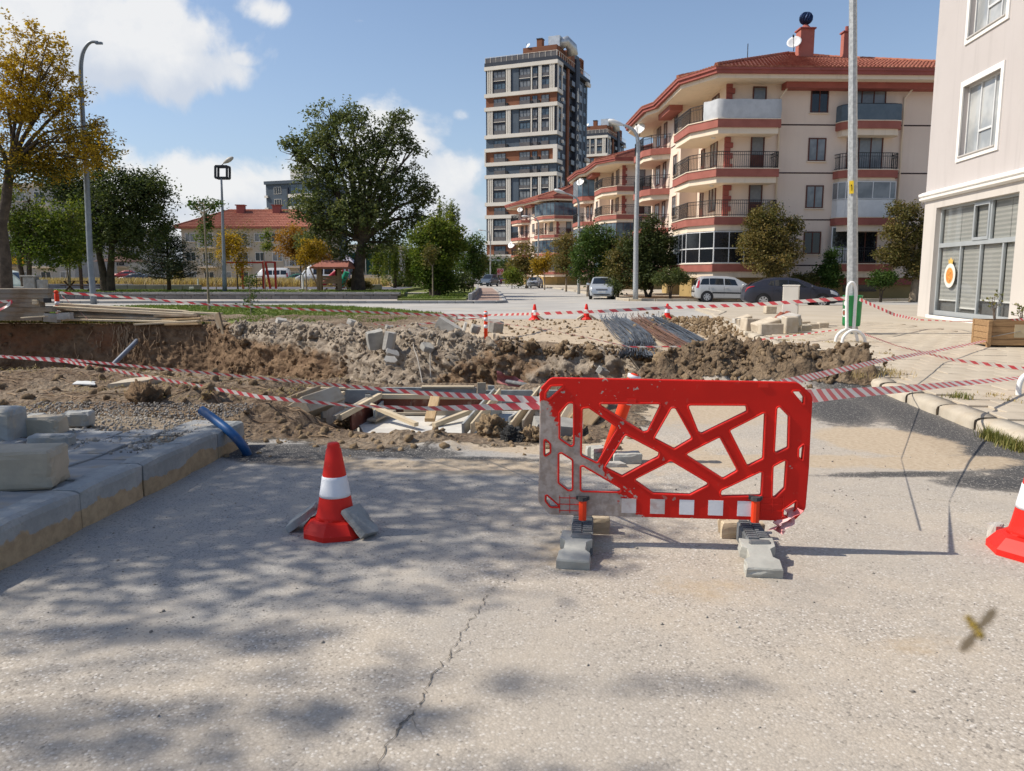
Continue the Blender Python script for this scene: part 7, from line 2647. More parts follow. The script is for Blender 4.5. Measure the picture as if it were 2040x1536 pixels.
low_block('apartment_building', 'white house at the end of the street below the tall tower', 962, 1012, 176, 5.6, 2, M_white_f, None, 0, 8, 3)
sgn = MB()
s0 = W(-8, 515, 111)
s1 = W(45, 515, 111)
sg_ = thing('shop_sign', 'yellow shop sign with purple letters behind the autumn tree trunk', 'sign', (s0.x, 111.2, W(0, 526, 111).z))
q = MB()
q.box(((s1.x-s0.x)/2, 0, .55), (s1.x-s0.x, .2, 1.1))
q.build('panel', mat('sign_yellow', (.72, .42, .02), None, 2, .6), sg_)
q = MB()
q.box(((s1.x-s0.x)/2, .01, 1.45), (s1.x-s0.x, .2, .68))
q.build('panel', mat('sign_mauve', (.42, .40, .52), None, 2, .6), sg_)
o = text_obj('ION', 1.0, mat('sign_purple', (.10, .04, .25), None, 2, .6), sg_, 'lettering', .05)
o.rotation_euler = (PI/2, 0, 0)
o.location = ((s1.x-s0.x)*.62, -.16, 1.2)
# ================================================================== STREETS, PARK
M_side_red = mat('red_paving', (.34, .235, .19), (.29, .20, .16), .6, .9, dirt=(.40, .32, .26), dscale=.5)
M_side_pink = mat('pink_paving', (.42, .37, .32), (.36, .32, .28), .5, .9)
M_park_kerb = mat('park_kerb', (.33, .33, .325), (.27, .27, .265), 1.5, .9, rand=.10)
M_wallblock = mat('wall_block', (.27, .25, .235), (.21, .195, .185), 1.6, .9, rand=.16)
M_lawn = mat('lawn', (.125, .165, .038), (.185, .195, .06), .35, .95, dirt=(.24, .21, .09), dscale=.22)
M_rubberfloor = mat('play_floor', (.11, .11, .135), (.14, .135, .15), .6, .9)
M_path = mat('path', (.44, .395, .32), (.39, .35, .28), .5, .95)
M_field = mat('dry_field', (.42, .31, .15), (.34, .25, .12), .35, .95)
def sheet(name, pts, z, m, parent=None):
 q = MB()
 q.add([(p_[0], p_[1], z) for p_ in pts], [tuple(range(len(pts)))])
 o = struct(q.build(name, m, parent))
 me = o.data
 if me.polygons[0].normal.z < 0:
  me.flip_normals()
 return o
FK = [(-.45, 45.2), (-.75, 58), (-1.1, 70), (-2.2, 95), (-5.5, 130), (-14, 190)]
FR_ = [(7.0, 51.0), (6.6, 65), (6.3, 79.5), (4.85, 104), (1.5, 135), (-6.5, 190)]
sheet('street', [(-90, ys[-1]), (7.3, ys[-1]), (8.6, 31.5), tuple(G(1392, 617)[:2]), tuple(G(1470, 613)[:2]), (60, 37.6), (60, 48.6), (7.2, 48.6)]+FR_+FK[::-1]+[(-90, 44.6)], .0, M_street)
q = MB()
q.prism([(-90, 44.6), (-2.2, 44.6), (-.9, 44.9), (-.45, 45.6)]+FK[1:]+[(x-1.9, y) for x, y in FK[1:][::-1]]+[(-2.6, 48.6), (-90, 48.6)], -.06, .12)
struct(q.build('sidewalk', M_side_pink), 'sidewalk along the park')
sheet('sidewalk', [(-2.2, 46.2), (-.75, 46.2), (-.95, 58), (-1.35, 70), (-2.45, 95), (-4.0, 95), (-2.9, 70), (-2.5, 58)], .125, M_side_red)
pk = struct(thing('kerb', 'grey kerb along the park side of the crossing', 'kerb'))
del pk['category']
line = [(-40, 44.55), (-2.2, 44.55), (-.95, 44.8), (-.42, 45.6), (-.72, 58), (-1.07, 70), (-2.15, 95)]
for i in range(len(line)-1):
 a, c = Vector(line[i]+(0, )), Vector(line[i+1]+(0, ))
 n = max(1, int((c-a).length/1.0))
 for k in range(n):
  p0, p1 = a.lerp(c, k/n), a.lerp(c, (k+1)/n)
  m_ = (p0+p1)/2
  b = MB()
  b.chamfer((0, 0, 0), ((p1-p0).length-.015, .2, .26), .02)
  o = b.build('kerb_stone', M_park_kerb, pk)
  o.location = (m_.x, m_.y, .02+random.uniform(-.006, .006))
  o.rotation_euler = (0, 0, math.atan2(c.y-a.y, c.x-a.x))
# low stone wall round the park lawn
wl = thing('garden_wall', 'low wall of dark stone blocks along the park lawn', 'wall', (0, 0, 0))
bl = None
for i in range(52):
 x = -36.0+i*.56
 b = MB()
 b.chamfer((0, 0, 0), (.545, .28, .22), .02, 0, 0, .01)
 for lv in (0, 1):
  o = b.build('stone_block', M_wallblock, wl)
  o.location = (x+(.2 if lv else 0), 48.75+random.uniform(-.01, .01), .22+lv*.23)
b = MB()
for k in range(20):
 b.chamfer((-35.5+k*1.46, 48.74, .475), (1.44, .36, .05), .01)
stuff(b.build('coping', M_park_kerb, wl))
wl2 = thing('garden_wall', 'low kerb wall climbing beside the red brick sidewalk', 'wall', (0, 0, 0))
lw2 = [(-2.5, 46.4), (-2.7, 58), (-3.1, 70), (-4.2, 95)]
for i in range(3):
 a, c = Vector(lw2[i]+(0, )), Vector(lw2[i+1]+(0, ))
 n = int((c-a).length/1.5)
 for k in range(n):
  p0, p1 = a.lerp(c, k/n), a.lerp(c, (k+1)/n)
  m_ = (p0+p1)/2
  b = MB()
  b.chamfer((0, 0, 0), ((p1-p0).length-.02, .22, .42), .02)
  o = b.build('stone_block', M_park_kerb, wl2)
  o.location = (m_.x, m_.y, .30)
  o.rotation_euler = (0, 0, math.atan2(c.y-a.y, c.x-a.x))
# park surfaces
q = MB()
q.prism([(-80, 48.9), (-6.8, 48.9), (-9.0, 66), (-9.0, 95), (-80, 95)], -.06, .44)
struct(q.build('lawn', M_lawn), 'park lawn')
q = MB()
q.prism([(-6.79, 48.9), (-6.79, 46.0), (-2.75, 46.0), (-3.2, 70), (-4.4, 95), (-8.99, 95), (-8.99, 66)], -.06, .22)
struct(q.build('lawn', M_lawn), 'lower corner of the park lawn')
sheet('playground_floor', [(-44, 66), (-9.5, 66), (-10, 80), (-46, 80)], .446, M_rubberfloor)
sheet('path', [G(560, 584.5, .45)[:2], G(610, 584.5, .45)[:2], (-17, 66), (-22, 66)], .450, M_path)
sheet('path', [(-8.6, 61), (-3.2, 60), (-3.3, 63.5), (-8.9, 64)], .230, M_path)
sheet('field', [(-110, 80.5), (-12, 80.5), (-14, 125), (-140, 125)], .46, M_field)
lw3 = struct(thing('kerb', 'low dark kerbs behind the lawn', 'kerb'))
del lw3['category']
for (xa, xb_, y) in ((-52, -34, 70), (-33.0, -25, 64), (-14, -9.6, 66)):
 n = int((xb_-xa)/1.5)
 for k in range(n):
  b = MB()
  b.chamfer((0, 0, 0), (1.47, .25, .5), .02)
  o = b.build('kerb_stone', M_wallblock, lw3)
  o.location = (xa+1.5*k+.75, y, .60)
# pavement in front of the cream buildings with its kerb
q = MB()
q.prism([(7.2, 51.0), (7.6, 49.4), (9.0, 48.7), (60, 48.7), (60, 150), (2, 150)]+[(x+.15, y) for x, y in FR_[1:5][::-1]], -.06, .12)
struct(q.build('sidewalk', M_plaza), 'pavement in front of the cream buildings')
bk = struct(thing('kerb', 'pale kerb in front of the cream buildings', 'kerb'))
del bk['category']
line = [(44, 48.6), (9.0, 48.6), (7.5, 49.3), (7.05, 51.0), (6.65, 65), (6.35, 79.5), (4.9, 104)]
for i in range(len(line)-1):
 a, c = Vector(line[i]+(0, )), Vector(line[i+1]+(0, ))
 n = max(1, int((c-a).length/1.0))
 for k in range(n):
  p0, p1 = a.lerp(c, k/n), a.lerp(c, (k+1)/n)
  m_ = (p0+p1)/2
  b = MB()
  b.chamfer((0, 0, 0), ((p1-p0).length-.02, .22, .26), .02)
  o = b.build('kerb_stone', M_kerb_r, bk)
  o.location = (m_.x, m_.y, .025+random.uniform(-.008, .008))
  o.rotation_euler = (0, 0, math.atan2(c.y-a.y, c.x-a.x))
sheet('flower_bed', [(8.4, 50.2), (13.0, 49.6), (13.0, 56), (8.2, 58)], .126, M_brown)
# lawn island between trench and crossing
q = MB()
isl = [tuple(G(px, py)[:2]) for px, py in ((300, 612), (640, 612), (760, 618), (885, 629), (800, 645), (760, 650), (680, 650), (560, 653), (480, 652), (447, 644))]
isl += [(-10.4, 25.9), (-14, 26.3), (-24, 27.1), (-24, 31)]
q.prism(isl, -.05, .10)
lawn_i = struct(q.build('lawn', M_lawn), 'grass strip between the trench and the crossing')
ipoly = isl
def grass_on(poly, z, n, h, name, label, m=M_grass, w=.012):
 xs_, ys_ = [p_[0] for p_ in poly], [p_[1] for p_ in poly]
 X = RNG.uniform(min(xs_), max(xs_), n*3)
 Y = RNG.uniform(min(ys_), max(ys_), n*3)
 ok_ = sd_poly(X, Y, poly) < -.05
 X, Y = X[ok_][:n], Y[ok_][:n]
 return blades(name, label, np.stack([X, Y, np.full(len(X), z)], 1), 3, h, m, .06, .8, w)
grass_on(ipoly, .095, 12000, .085, 'lawn_grass', 'short grass of the strip beyond the trench')
grass_on([(-24, 25.6), (-9.8, 24.6), (-9.6, 24.9), (-24, 26.0)], .04, 3000, .10, 'verge_grass', 'grass fringe along the edge of the trench under the timber', M_tuft)
grass_on([(-6.7, 46.5), (-3, 46.5), (-3.2, 62), (-6.7, 62)], .22, 2500, .10, 'corner_grass', 'grass of the lower lawn corner', M_grass, .02)
grass_on([(-50, 49.2), (-6.9, 49.2), (-8, 62), (-40, 64)], .44, 9000, .10, 'park_grass', 'grass of the park lawn', M_grass, .02)
grass_on([(-60, 81), (-14, 81), (-14, 92), (-70, 92)], .46, 9000, .95, 'tall_dry_grass', 'tall dry grass of the field behind the playground', M_straw, .035)
# ------------------------------------------------------------------ street lamps
def lamp(label, px, py_base, top_pts, d=None, z0=.12, r0=.10, m=M_galv, head=None, group='street lamps'):
 bp_ = G(px, py_base, z0) if d is None else Vector((W(px, 560, d).x, d, z0))
 root = thing('street_lamp', label, 'street lamp', tuple(bp_), 0, group)
 pts = [Vector((0, 0, 0))]+[W(x, y, bp_.y)-bp_ for x, y in top_pts]
 sm = []
 for i in range(len(pts)-1):
  a0, a1, a2, a3 = pts[max(i-1, 0)], pts[i], pts[i+1], pts[min(i+2, len(pts)-1)]
  for k in range(5):
   t_ = k/5
   sm.append(a1.lerp(a2, t_) if i == 0 else .5*((2*a1)+(a2-a0)*t_+(2*a0-5*a1+4*a2-a3)*t_**2+(3*a1-a0-3*a2+a3)*t_**3))
 sm.append(pts[-1])
 b = MB()
 n = len(sm)
 b.tube(sm, [r0*(1-.62*i/(n-1)) for i in range(n)], 8)
 b.build('pole', m, root, None, True)
 if head:
  p_ = pts[-1]
  dr_ = (pts[-1]-pts[-2]).normalized()
  b = MB()
  L_ = head
  M_ = Matrix((dr_, dr_.orthogonal().normalized(), dr_.cross(dr_.orthogonal().normalized()))).transposed()@Matrix.Rotation(PI/2, 3, 'Y')
  b.lathe([(.02, -L_*.15), (.07, 0), (.13, L_*.3), (.15, L_*.65), (.10, L_*.95), (.03, L_)], 10, p_, 0, 0, M_)
  b.build('lamp_head', M_whitepvc, root, None, True)
 return root
M_lamp_grey = mat('lamp_grey', (.23, .255, .28), (.19, .21, .235), 3, .5, .3)
lp = lamp('tall grey lamp with a curved arm in front of the dark trees, left', 187, 606, [(180, 520), (172, 350), (165, 240), (161, 150), (163, 115), (170, 95), (181, 84), (195, 84)], None, .05, .17, M_lamp_grey)
b = MB()
b.box(W(197, 86, lp.location.y)-lp.location, (.34, .16, .10))
b.build('lamp_head', M_lamp_grey, lp)
lamp('galvanised street lamp with a bent arm before the cypress', 1266, 596, [(1267, 480), (1270, 350), (1271, 285), (1264, 262), (1250, 252), (1241, 249)], None, .12, .17, M_galv, .95)
lamp('slim street lamp with a curved arm by the farthest cream building', 1071, 572, [(1072, 500), (1073, 450), (1069, 437), (1060, 431), (1053, 431)], None, .12, .12, M_galv, .9)
lamp('street lamp before the second cream building, half hidden by its trees', 1153, 586, [(1153, 480), (1153, 410), (1147, 394), (1135, 388), (1126, 385)], None, .12, .12, M_galv, .9)
lamp('distant street lamp at the left edge of the tall tower', 977, 565, [(977, 520), (977, 480), (975, 464), (968, 460), (962, 459)], None, .12, .13, M_galv, .9)
lm = lamp('park lamp with a square frame and a slanted head on top', 448, 582, [(445, 480), (441, 355)], None, .44, .17, M_lamp_grey)
dL = lm.location.y
b = MB()
fr_ = [W(x, y, dL)-lm.location for x, y in ((429, 354), (429, 331), (452, 331), (452, 354))]
for i in range(4):
 b.beam(fr_[i], fr_[(i+1)%4], .12, .14)
for i in range(4):
 b.beam(fr_[i]+Vector((0, .55, 0)), fr_[(i+1)%4]+Vector((0, .55, 0)), .12, .14)
 b.beam(fr_[i], fr_[i]+Vector((0, .55, 0)), .10, .10)
b.build('frame', mat('frame_black', (.03, .032, .036), None, 3, .5), lm)
b = MB()
p_ = W(441, 329, dL)-lm.location
b.tube([p_, p_+Vector((.35, -.05, .25))], .04, 6)
b.build('bracket', M_lamp_grey, lm)
b = MB()
d_ = Vector((.85, -.1, .45)).normalized()
M_ = Matrix((d_, d_.orthogonal().normalized(), d_.cross(d_.orthogonal().normalized()))).transposed()@Matrix.Rotation(PI/2, 3, 'Y')
b.lathe([(.02, -.1), (.08, 0), (.15, .25), (.16, .45), (.10, .68), (.03, .75)], 10, p_+Vector((.22, -.03, .16)), 0, 0, M_)
b.build('lamp_head', mat('lamp_shell', (.44, .41, .36), None, 3, .5), lm, None, True)
# ------------------------------------------------------------------ playground and park furniture
M_playred = mat('play_red', (.52, .055, .035), (.45, .045, .03), 2, .5)
M_slide_red = mat('slide_red', (.45, .02, .05), (.40, .018, .04), 2, .35)
M_slide_green = mat('slide_green', (.02, .30, .17), (.02, .26, .15), 2, .35)
M_parkwood = wood_mat('park_wood', (.30, .21, .13), (.22, .15, .09), .10)
M_darkwood = wood_mat('dark_park_wood', (.10, .055, .035), (.075, .04, .028), .1)
M_shingle = mat('brown_red_roof', (.30, .115, .085), (.25, .095, .07), .9, .9)
def frame_at(px, d, z0=.44):
 return Vector((W(px, 560, d).x, d, z0))
# shelter with red roof
dS = 58.0
g0 = frame_at(632, dS)
sh = thing('park_shelter', 'park shelter with a red brown roof and a plank bench back', 'shelter', tuple(g0))
loc = lambda px, py, d=dS:W(px, py, d)-g0
for px, d in ((633, dS), (638, dS), (674, dS), (678, dS), (640, dS+2.6), (670, dS+2.6)):
 b = MB()
 b.span((loc(px, 540, d).x-.08, d-dS-.08, 0), (loc(px, 540, d).x+.08, d-dS+.08, loc(px, 531, d).z))
 b.build('post', M_darkwood if d > dS else M_parkwood, sh)
rx0, rx1 = loc(624, 532).x, loc(698, 532).x
zr0, zr1 = loc(640, 532).z, loc(640, 518).z
b = MB()
e = [(rx0, -.9, zr0), (rx1, -.9, zr0), (rx1, 3.6, zr0), (rx0, 3.6, zr0), (rx0+.35, 1.35, zr1), (rx1-.35, 1.35, zr1)]
b.add(e, [(0, 1, 5, 4), (1, 2, 5), (2, 3, 4, 5), (3, 0, 4)])
e2 = [(x, y, z-.12) for x, y, z in e[:4]]
b.add(e[:4]+e2, [(0, 4, 5, 1), (1, 5, 6, 2), (2, 6, 7, 3), (3, 7, 4, 0), (4, 7, 6, 5)])
b.build('roof', M_shingle, sh)
for z in (.65, .85, 1.05):
 b = MB()
 b.span((loc(639, 560).x, -.05, z-.09), (loc(676, 560).x, .0, z+.09))
 b.build('back_board', M_parkwood, sh)
b = MB()
b.span((loc(639, 560).x, -.02, .38), (loc(676, 560).x, .5, .44))
b.build('seat', M_parkwood, sh)
for (pa, pb) in (((641, 584), (652, 574)), ((668, 574), (676, 584)), ((617, 533), (633, 570))):
 b = MB()
 a, c = loc(*pa), loc(*pb)
 b.beam(a, c, .09, .09)
 b.build('brace', M_parkwood, sh)
# climbing frame with slides
dP = 72.0
g1 = frame_at(690, dP)
pl_ = thing('play_tower', 'play tower with one red and one green slide behind the shelter', 'play tower', tuple(g1))
lo = lambda px, py, d=dP:W(px, py, d)-g1
def slide(name, pts, w, m, d):
 b = MB()
 P_ = [lo(px, py, d) for px, py in pts]
 sm = []
 for i in range(len(P_)-1):
  a0, a1, a2, a3 = P_[max(i-1, 0)], P_[i], P_[i+1], P_[min(i+2, len(P_)-1)]
  for k in range(6):
   t_ = k/6
   sm.append(.5*((2*a1)+(a2-a0)*t_+(2*a0-5*a1+4*a2-a3)*t_**2+(3*a1-a0-3*a2+a3)*t_**3))
 sm.append(P_[-1])
 sec = [(-w/2, .30), (-w/2+.05, .02), (0, -.03), (w/2-.05, .02), (w/2, .30), (w/2+.06, .30), (w/2, -.06), (0, -.10), (-w/2, -.06), (-w/2-.06, .30)]
 vs, n = [], len(sec)
 for i, p_ in enumerate(sm):
  dr_ = (sm[min(i+1, len(sm)-1)]-sm[max(i-1, 0)])
  h_ = Vector((dr_.x, dr_.y, 0))
  sd_ = Vector((0, 1, 0)) if abs(dr_.x) > abs(dr_.y) else Vector((1, 0, 0))
  up = sd_.cross(dr_.normalized())
  up = up if up.z > 0 else -up
  vs += [p_+sd_*a+up*c for a, c in sec]
 b.add(vs, [(i*n+k, i*n+(k+1)%n, (i+1)*n+(k+1)%n, (i+1)*n+k) for i in range(len(sm)-1) for k in range(n)])
 return b.build(name, m, pl_, None, True)
slide('red_slide', [(680, 540), (671, 545), (662, 553), (655, 561), (648, 566), (640, 567)], .75, M_slide_red, dP)
gs = slide('green_slide', [(694, 543), (690, 552), (686, 561), (683, 568), (681, 571), (675, 572)], .8, M_slide_green, dP-2)
for px in (676, 684, 697, 703):
 for dd in (0, 1.6):
  b = MB()
  b.tube([(lo(px, 560).x, dd, 0), (lo(px, 560).x, dd, lo(px, 527).z)], .07, 8)
  b.build('post', M_playred if px < 690 else mat('play_lilac', (.32, .26, .42), None, 2, .5), pl_)
b = MB()
b.span((lo(676, 560).x, 0, lo(680, 543).z-.05), (lo(703, 560).x, 1.6, lo(680, 543).z+.03))
b.build('deck', M_darkwood, pl_)
b = MB()
e = [lo(672, 527), lo(707, 527)]
b.add([(e[0].x, -.2, e[0].z), (e[1].x, -.2, e[0].z), (e[1].x, 1.8, e[0].z), (e[0].x, 1.8, e[0].z), ((e[0].x+e[1].x)/2, .8, e[0].z+1.0)], [(0, 1, 4), (1, 2, 4), (2, 3, 4), (3, 0, 4), (3, 2, 1, 0)])
b.build('canopy', mat('play_canopy', (.45, .42, .50), None, 2, .6), pl_)
b = MB()
b.span((lo(664, 560).x, -.3, .3), (lo(676, 560).x, -.22, 1.3))
b.build('play_panel', mat('play_panel_white', (.6, .55, .5), (.5, .12, .08), 3, .5), pl_)
# swing frame
dW = 68.0
g2 = frame_at(484, dW)
sw = thing('swing_frame', 'red swing frame of posts and a long beam', 'swing', tuple(g2))
l2 = lambda px, py, d=dW:W(px, py, d)-g2
for px, dd in ((484, 0), (526, 0), (541, 1.2), (534, .6)):
 b = MB()
 b.beam((l2(px, 560).x, dd, -.05), (l2(px if px != 534 else 526, 560).x, dd, l2(px, 521).z), .16, .16)
 b.build('post', M_playred, sw)
for (a, c, za) in ((452, 526, 523), (526, 541, 522)):
 b = MB()
 b.beam((l2(a, 560).x, 0, l2(a, za).z), (l2(c, 560).x, 0 if c < 540 else 1.2, l2(c, za).z), .14, .14)
 b.build('beam', M_playred, sw)
# bench-like climbing ladder left of swing posts
g3 = frame_at(517, 70)
ld = thing('climbing_ladder', 'small dark ladder frame beside the red swing posts', 'exercise frame', tuple(g3))
for s_ in (-.28, .28):
 b = MB()
 b.tube([(s_, 0, 0), (s_, 0, 1.15)], .045, 6)
 b.build('upright', M_darkwood, ld)
for z in (.35, .75, 1.1):
 b = MB()
 b.tube([(-.28, 0, z), (.28, 0, z)], .04, 6)
 b.build('rung', M_darkwood, ld)
# exercise device + metal bin on the path
g4 = frame_at(603, 62)
ex = thing('exercise_machine', 'white and grey exercise machine beside the path', 'exercise machine', tuple(g4))
b = MB()
b.tube([(0, 0, 0), (0, 0, 1.2)], .10, 8)
b.build('post', M_whitepvc, ex)
b = MB()
b.beam((0, 0, 1.15), (-.35, 0, 1.75), .07, .07)
b.build('arm', M_lamp_grey, ex)
b = MB()
b.beam((.02, 0, 1.15), (.40, 0, 1.75), .07, .07)
b.build('arm', M_lamp_grey, ex)
b = MB()
b.chamfer((0, 0, .06), (.6, .4, .12), .02)
b.build('base', M_conc, ex)
g4 = frame_at(387, 64)
ex = thing('exercise_machine', 'white exercise machine left of the thin staked sapling', 'exercise machine', tuple(g4))
b = MB()
b.tube([(.3, 0, 0), (.3, 0, .9)], .07, 8)
b.build('post', M_whitepvc, ex)
b = MB()
b.chamfer((-.2, 0, .12), (.4, .3, .24), .03)
b.build('base', M_whitepvc, ex)
# picnic table with benches
g5 = frame_at(160, 56)
pt = thing('picnic_table', 'wooden picnic table with crossed legs behind the grey lamp', 'picnic table', tuple(g5), .1)
b = MB()
for k in range(4):
 b = MB()
 b.chamfer((0, -.3+k*.2, .76), (2.0, .19, .05), .005)
 b.build('top_board', M_darkwood, pt)
for s_ in (-1, 1):
 b = MB()
 b.chamfer((0, s_*.75, .45), (2.0, .28, .05), .005)
 b.build('bench_board', M_darkwood, pt)
 for t_ in (-1, 1):
  b = MB()
  b.beam((s_*.75-.35*t_, -.0, 0), (s_*.75+.35*t_, .0, .74), .06, .10)
  b.build('leg', M_darkwood, pt)
# brown roofed pavilion
g6 = frame_at(190, 66)
pv = thing('park_shelter', 'open pavilion with a brown roof behind the grey lamp', 'shelter', tuple(g6))
l6 = lambda px, py:W(px, py, 66)-g6
for px in (162, 204, 222):
 b = MB()
 b.span((l6(px, 560).x-.1, -.1, 0), (l6(px, 560).x+.1, .1, l6(px, 521).z))
 b.build('post', M_darkwood, pv)
b = MB()
zr0, zr1 = l6(190, 521).z, l6(190, 509).z
e = [(l6(156, 5).x, -1, zr0), (l6(229, 5).x, -1, zr0), (l6(229, 5).x, 4, zr0), (l6(156, 5).x, 4, zr0), (l6(186, 5).x, 1.5, zr1), (l6(198, 5).x, 1.5, zr1)]
b.add(e, [(0, 1, 5, 4), (1, 2, 5), (2, 3, 4, 5), (3, 0, 4), (3, 2, 1, 0)])
b.build('roof', mat('pavilion_roof', (.13, .065, .045), (.10, .05, .036), .9, .9), pv)
# concrete fountain block at the left
g7 = frame_at(62, 43, .12)
ft_ = thing('stone_fountain', 'grey concrete drinking fountain with a flat top behind the beam stack', 'fountain', tuple(g7))
l7 = lambda px, py:W(px, py, 43)-g7
b = MB()
b.chamfer((0, 0, l7(60, 552).z/2), (.62, .5, l7(60, 552).z), .02)
b.build('body', M_conc, ft_)
b = MB()
b.chamfer((0, 0, l7(60, 550).z), (.86, .62, .09), .02)
b.build('top', M_conc, ft_)
b = MB()
b.chamfer((.55, .1, l7(60, 557).z/2), (.36, .5, l7(60, 557).z), .02)
b.build('side_block', M_conc, ft_)
b = MB()
b.chamfer((-.75, .1, l7(60, 571).z/2), (1.0, .5, l7(60, 571).z), .02)
b.build('basin', M_conc, ft_)
# red and white sign with the number 49 at the end of the street
g8 = Vector((W(996, 560, 120).x, 120, 0))
s49 = thing('street_sign', 'red and white board with the number 49 at the end of the street', 'sign', tuple(g8))
l8 = lambda px, py:W(px, py, 120)-g8
b = MB()
b.tube([(0, .1, 0), (0, .1, l8(996, 548).z)], .06, 6)
b.build('post', M_lamp_grey, s49)
b = MB()
b.span((l8(989, 5).x, -.03, l8(996, 548).z), (l8(1002.5, 5).x, .03, l8(996, 535).z))
b.build('panel', mat('sign_pink', (.70, .42, .40), (.62, .30, .28), 3, .6), s49)
o = text_obj('49', 1.0, mat('sign_red', (.50, .02, .02), None, 2, .6), s49, 'lettering', .02)
o.rotation_euler = (PI/2, 0, 0)
o.location = (0, -.06, (l8(996, 548).z+l8(996, 535).z)/2)
# bollard by the far cone
q = G(1094, 573)
# ------------------------------------------------------------------ vehicles
M_tyre = mat('tyre', (.018, .018, .02), (.028, .028, .03), 9, .85)
M_rim = mat('alloy_rim', (.50, .51, .52), (.42, .43, .44), 5, .35, .6)
M_carblack = mat('car_trim', (.016, .016, .018), None, 5, .5)
M_carglass = glass_mat('car_glass', (.012, .016, .02), .04, .7)
M_headlamp = mat('headlamp', (.62, .65, .68), (.50, .52, .55), 9, .12, spec=.7)
M_taillamp = mat('tail_lamp', (.42, .02, .03), (.35, .015, .02), 9, .2, spec=.6)
M_plate = mat('number_plate', (.68, .68, .66), None, 3, .5)
M_chrome = mat('chrome', (.6, .6, .62), None, 3, .2, .8)
def paint(name, col, metal=.35):
 return mat(name, col, tuple(x*.95 for x in col), .8, .28, metal, .5)
def interp(x, xs_, vs_):
 return float(np.interp(x, xs_, vs_))
def car(name, label, loc, rot, L, Wd, H, col, prof, group='parked cars', wheel=.31, wx=(.32, -.31), belt=None, trim=True, front_black=False, cat='car'):
 """prof: dict of profile lines along the length (fractions, rear -0.5 .. front 0.5) in metres"""
 root = thing(name, label, cat, loc, rot, group)
 st = sorted(set(np.linspace(-.5, .5, 45))|set(prof['top'][0]))
 hw = Wd/2
 rings = []
 for f in st:
  zt, zb_ = interp(f, *prof['top']), interp(f, *prof['bot'])
  zl = min(interp(f, *prof['belt']), zt)
  e_ = min(f+.5, .5-f)
  w = hw*(1-.16*max(0, 1-e_/.10)**2.0-.04*max(0, 1-e_/.25))
  g = max(0.0, zt-zl)
  wt = w*(.93-.20*min(1, g/.5))
  wb_ = w*.96
  rg = [(0, zb_), (w*.80, zb_), (w*.95, zb_+.05), (w*.985, zb_+(zl-zb_)*.30), (w, zb_+(zl-zb_)*.62), (w*.985, zl-.05), (wb_, zl), (wt+(wb_-wt)*.12, zl+g*.86), (wt*.93, zl+g*.975), (wt*.5, zt+.012*min(1, g*4)), (0, zt+.018*min(1, g*4))]
  rings.append((f*L, rg))
 n = len(rings[0][1])
 vs, fs = [], []
 for x, rg in rings:
  vs += [(x, y, z) for y, z in rg]+[(x, -y, z) for y, z in rg[-2:0:-1]]
 m = 2*n-2
 for i in range(len(rings)-1):
  for k in range(m):
   fs.append((i*m+k, i*m+(k+1)%m, (i+1)*m+(k+1)%m, (i+1)*m+k))
 fs.append(tuple(range(m))[::-1])
 fs.append(tuple((len(rings)-1)*m+k for k in range(m)))
 b = MB()
 b.add(vs, fs)
 body = b.build('body', col, root, None, True)
 bpy.context.view_layer.objects.active = body
 me = body.data
 try:
  me.set_sharp_from_angle(angle=R(32))
 except Exception:
  pass
 def surf(x, t_):
  """point of the half ring (t_ in ring index units) at station x"""
  i = 0
  while i < len(rings)-2 and rings[i+1][0] < x:
   i += 1
  (xa, ra), (xb_, rb) = rings[i], rings[i+1]
  u = min(1, max(0, (x-xa)/(xb_-xa)))
  k = min(int(t_), n-2)
  f = t_-k
  pa = [ra[k][j]*(1-f)+ra[k+1][j]*f for j in (0, 1)]
  pb = [rb[k][j]*(1-f)+rb[k+1][j]*f for j in (0, 1)]
  return Vector((x, pa[0]*(1-u)+pb[0]*u, pa[1]*(1-u)+pb[1]*u))
 def patch(nm, corners, mm, side=1, off=.008, nx_=8, nt=4, parent=root):
  """corners: (x, t) quad on the body surface"""
  q_ = MB()
  vs_ = []
  for i in range(nx_+1):
   for j in range(nt+1):
    a, c = i/nx_, j/nt
    x = (corners[0][0]*(1-a)+corners[1][0]*a)*(1-c)+(corners[3][0]*(1-a)+corners[2][0]*a)*c
    t_ = (corners[0][1]*(1-a)+corners[1][1]*a)*(1-c)+(corners[3][1]*(1-a)+corners[2][1]*a)*c
    p0 = surf(x*L, t_)
    px_ = surf(x*L+.03, t_)-surf(x*L-.03, t_)
    pt_ = surf(x*L, min(t_+.1, n-1))-surf(x*L, max(t_-.1, 0))
    nn = px_.cross(pt_)
    nn = nn.normalized() if nn.length > 1e-9 else Vector((0, 0, 1))
    if nn.y < -.01 or (abs(nn.y) <= .01 and nn.z < 0):
     nn = -nn
    p_ = p0+nn*off
    vs_.append((p_.x, p_.y*side, p_.z))
  q_.add(vs_, [(i*(nt+1)+j, i*(nt+1)+j+1, (i+1)*(nt+1)+j+1, (i+1)*(nt+1)+j) for i in range(nx_) for j in range(nt)])
  return q_.build(nm, mm, parent, None, True)
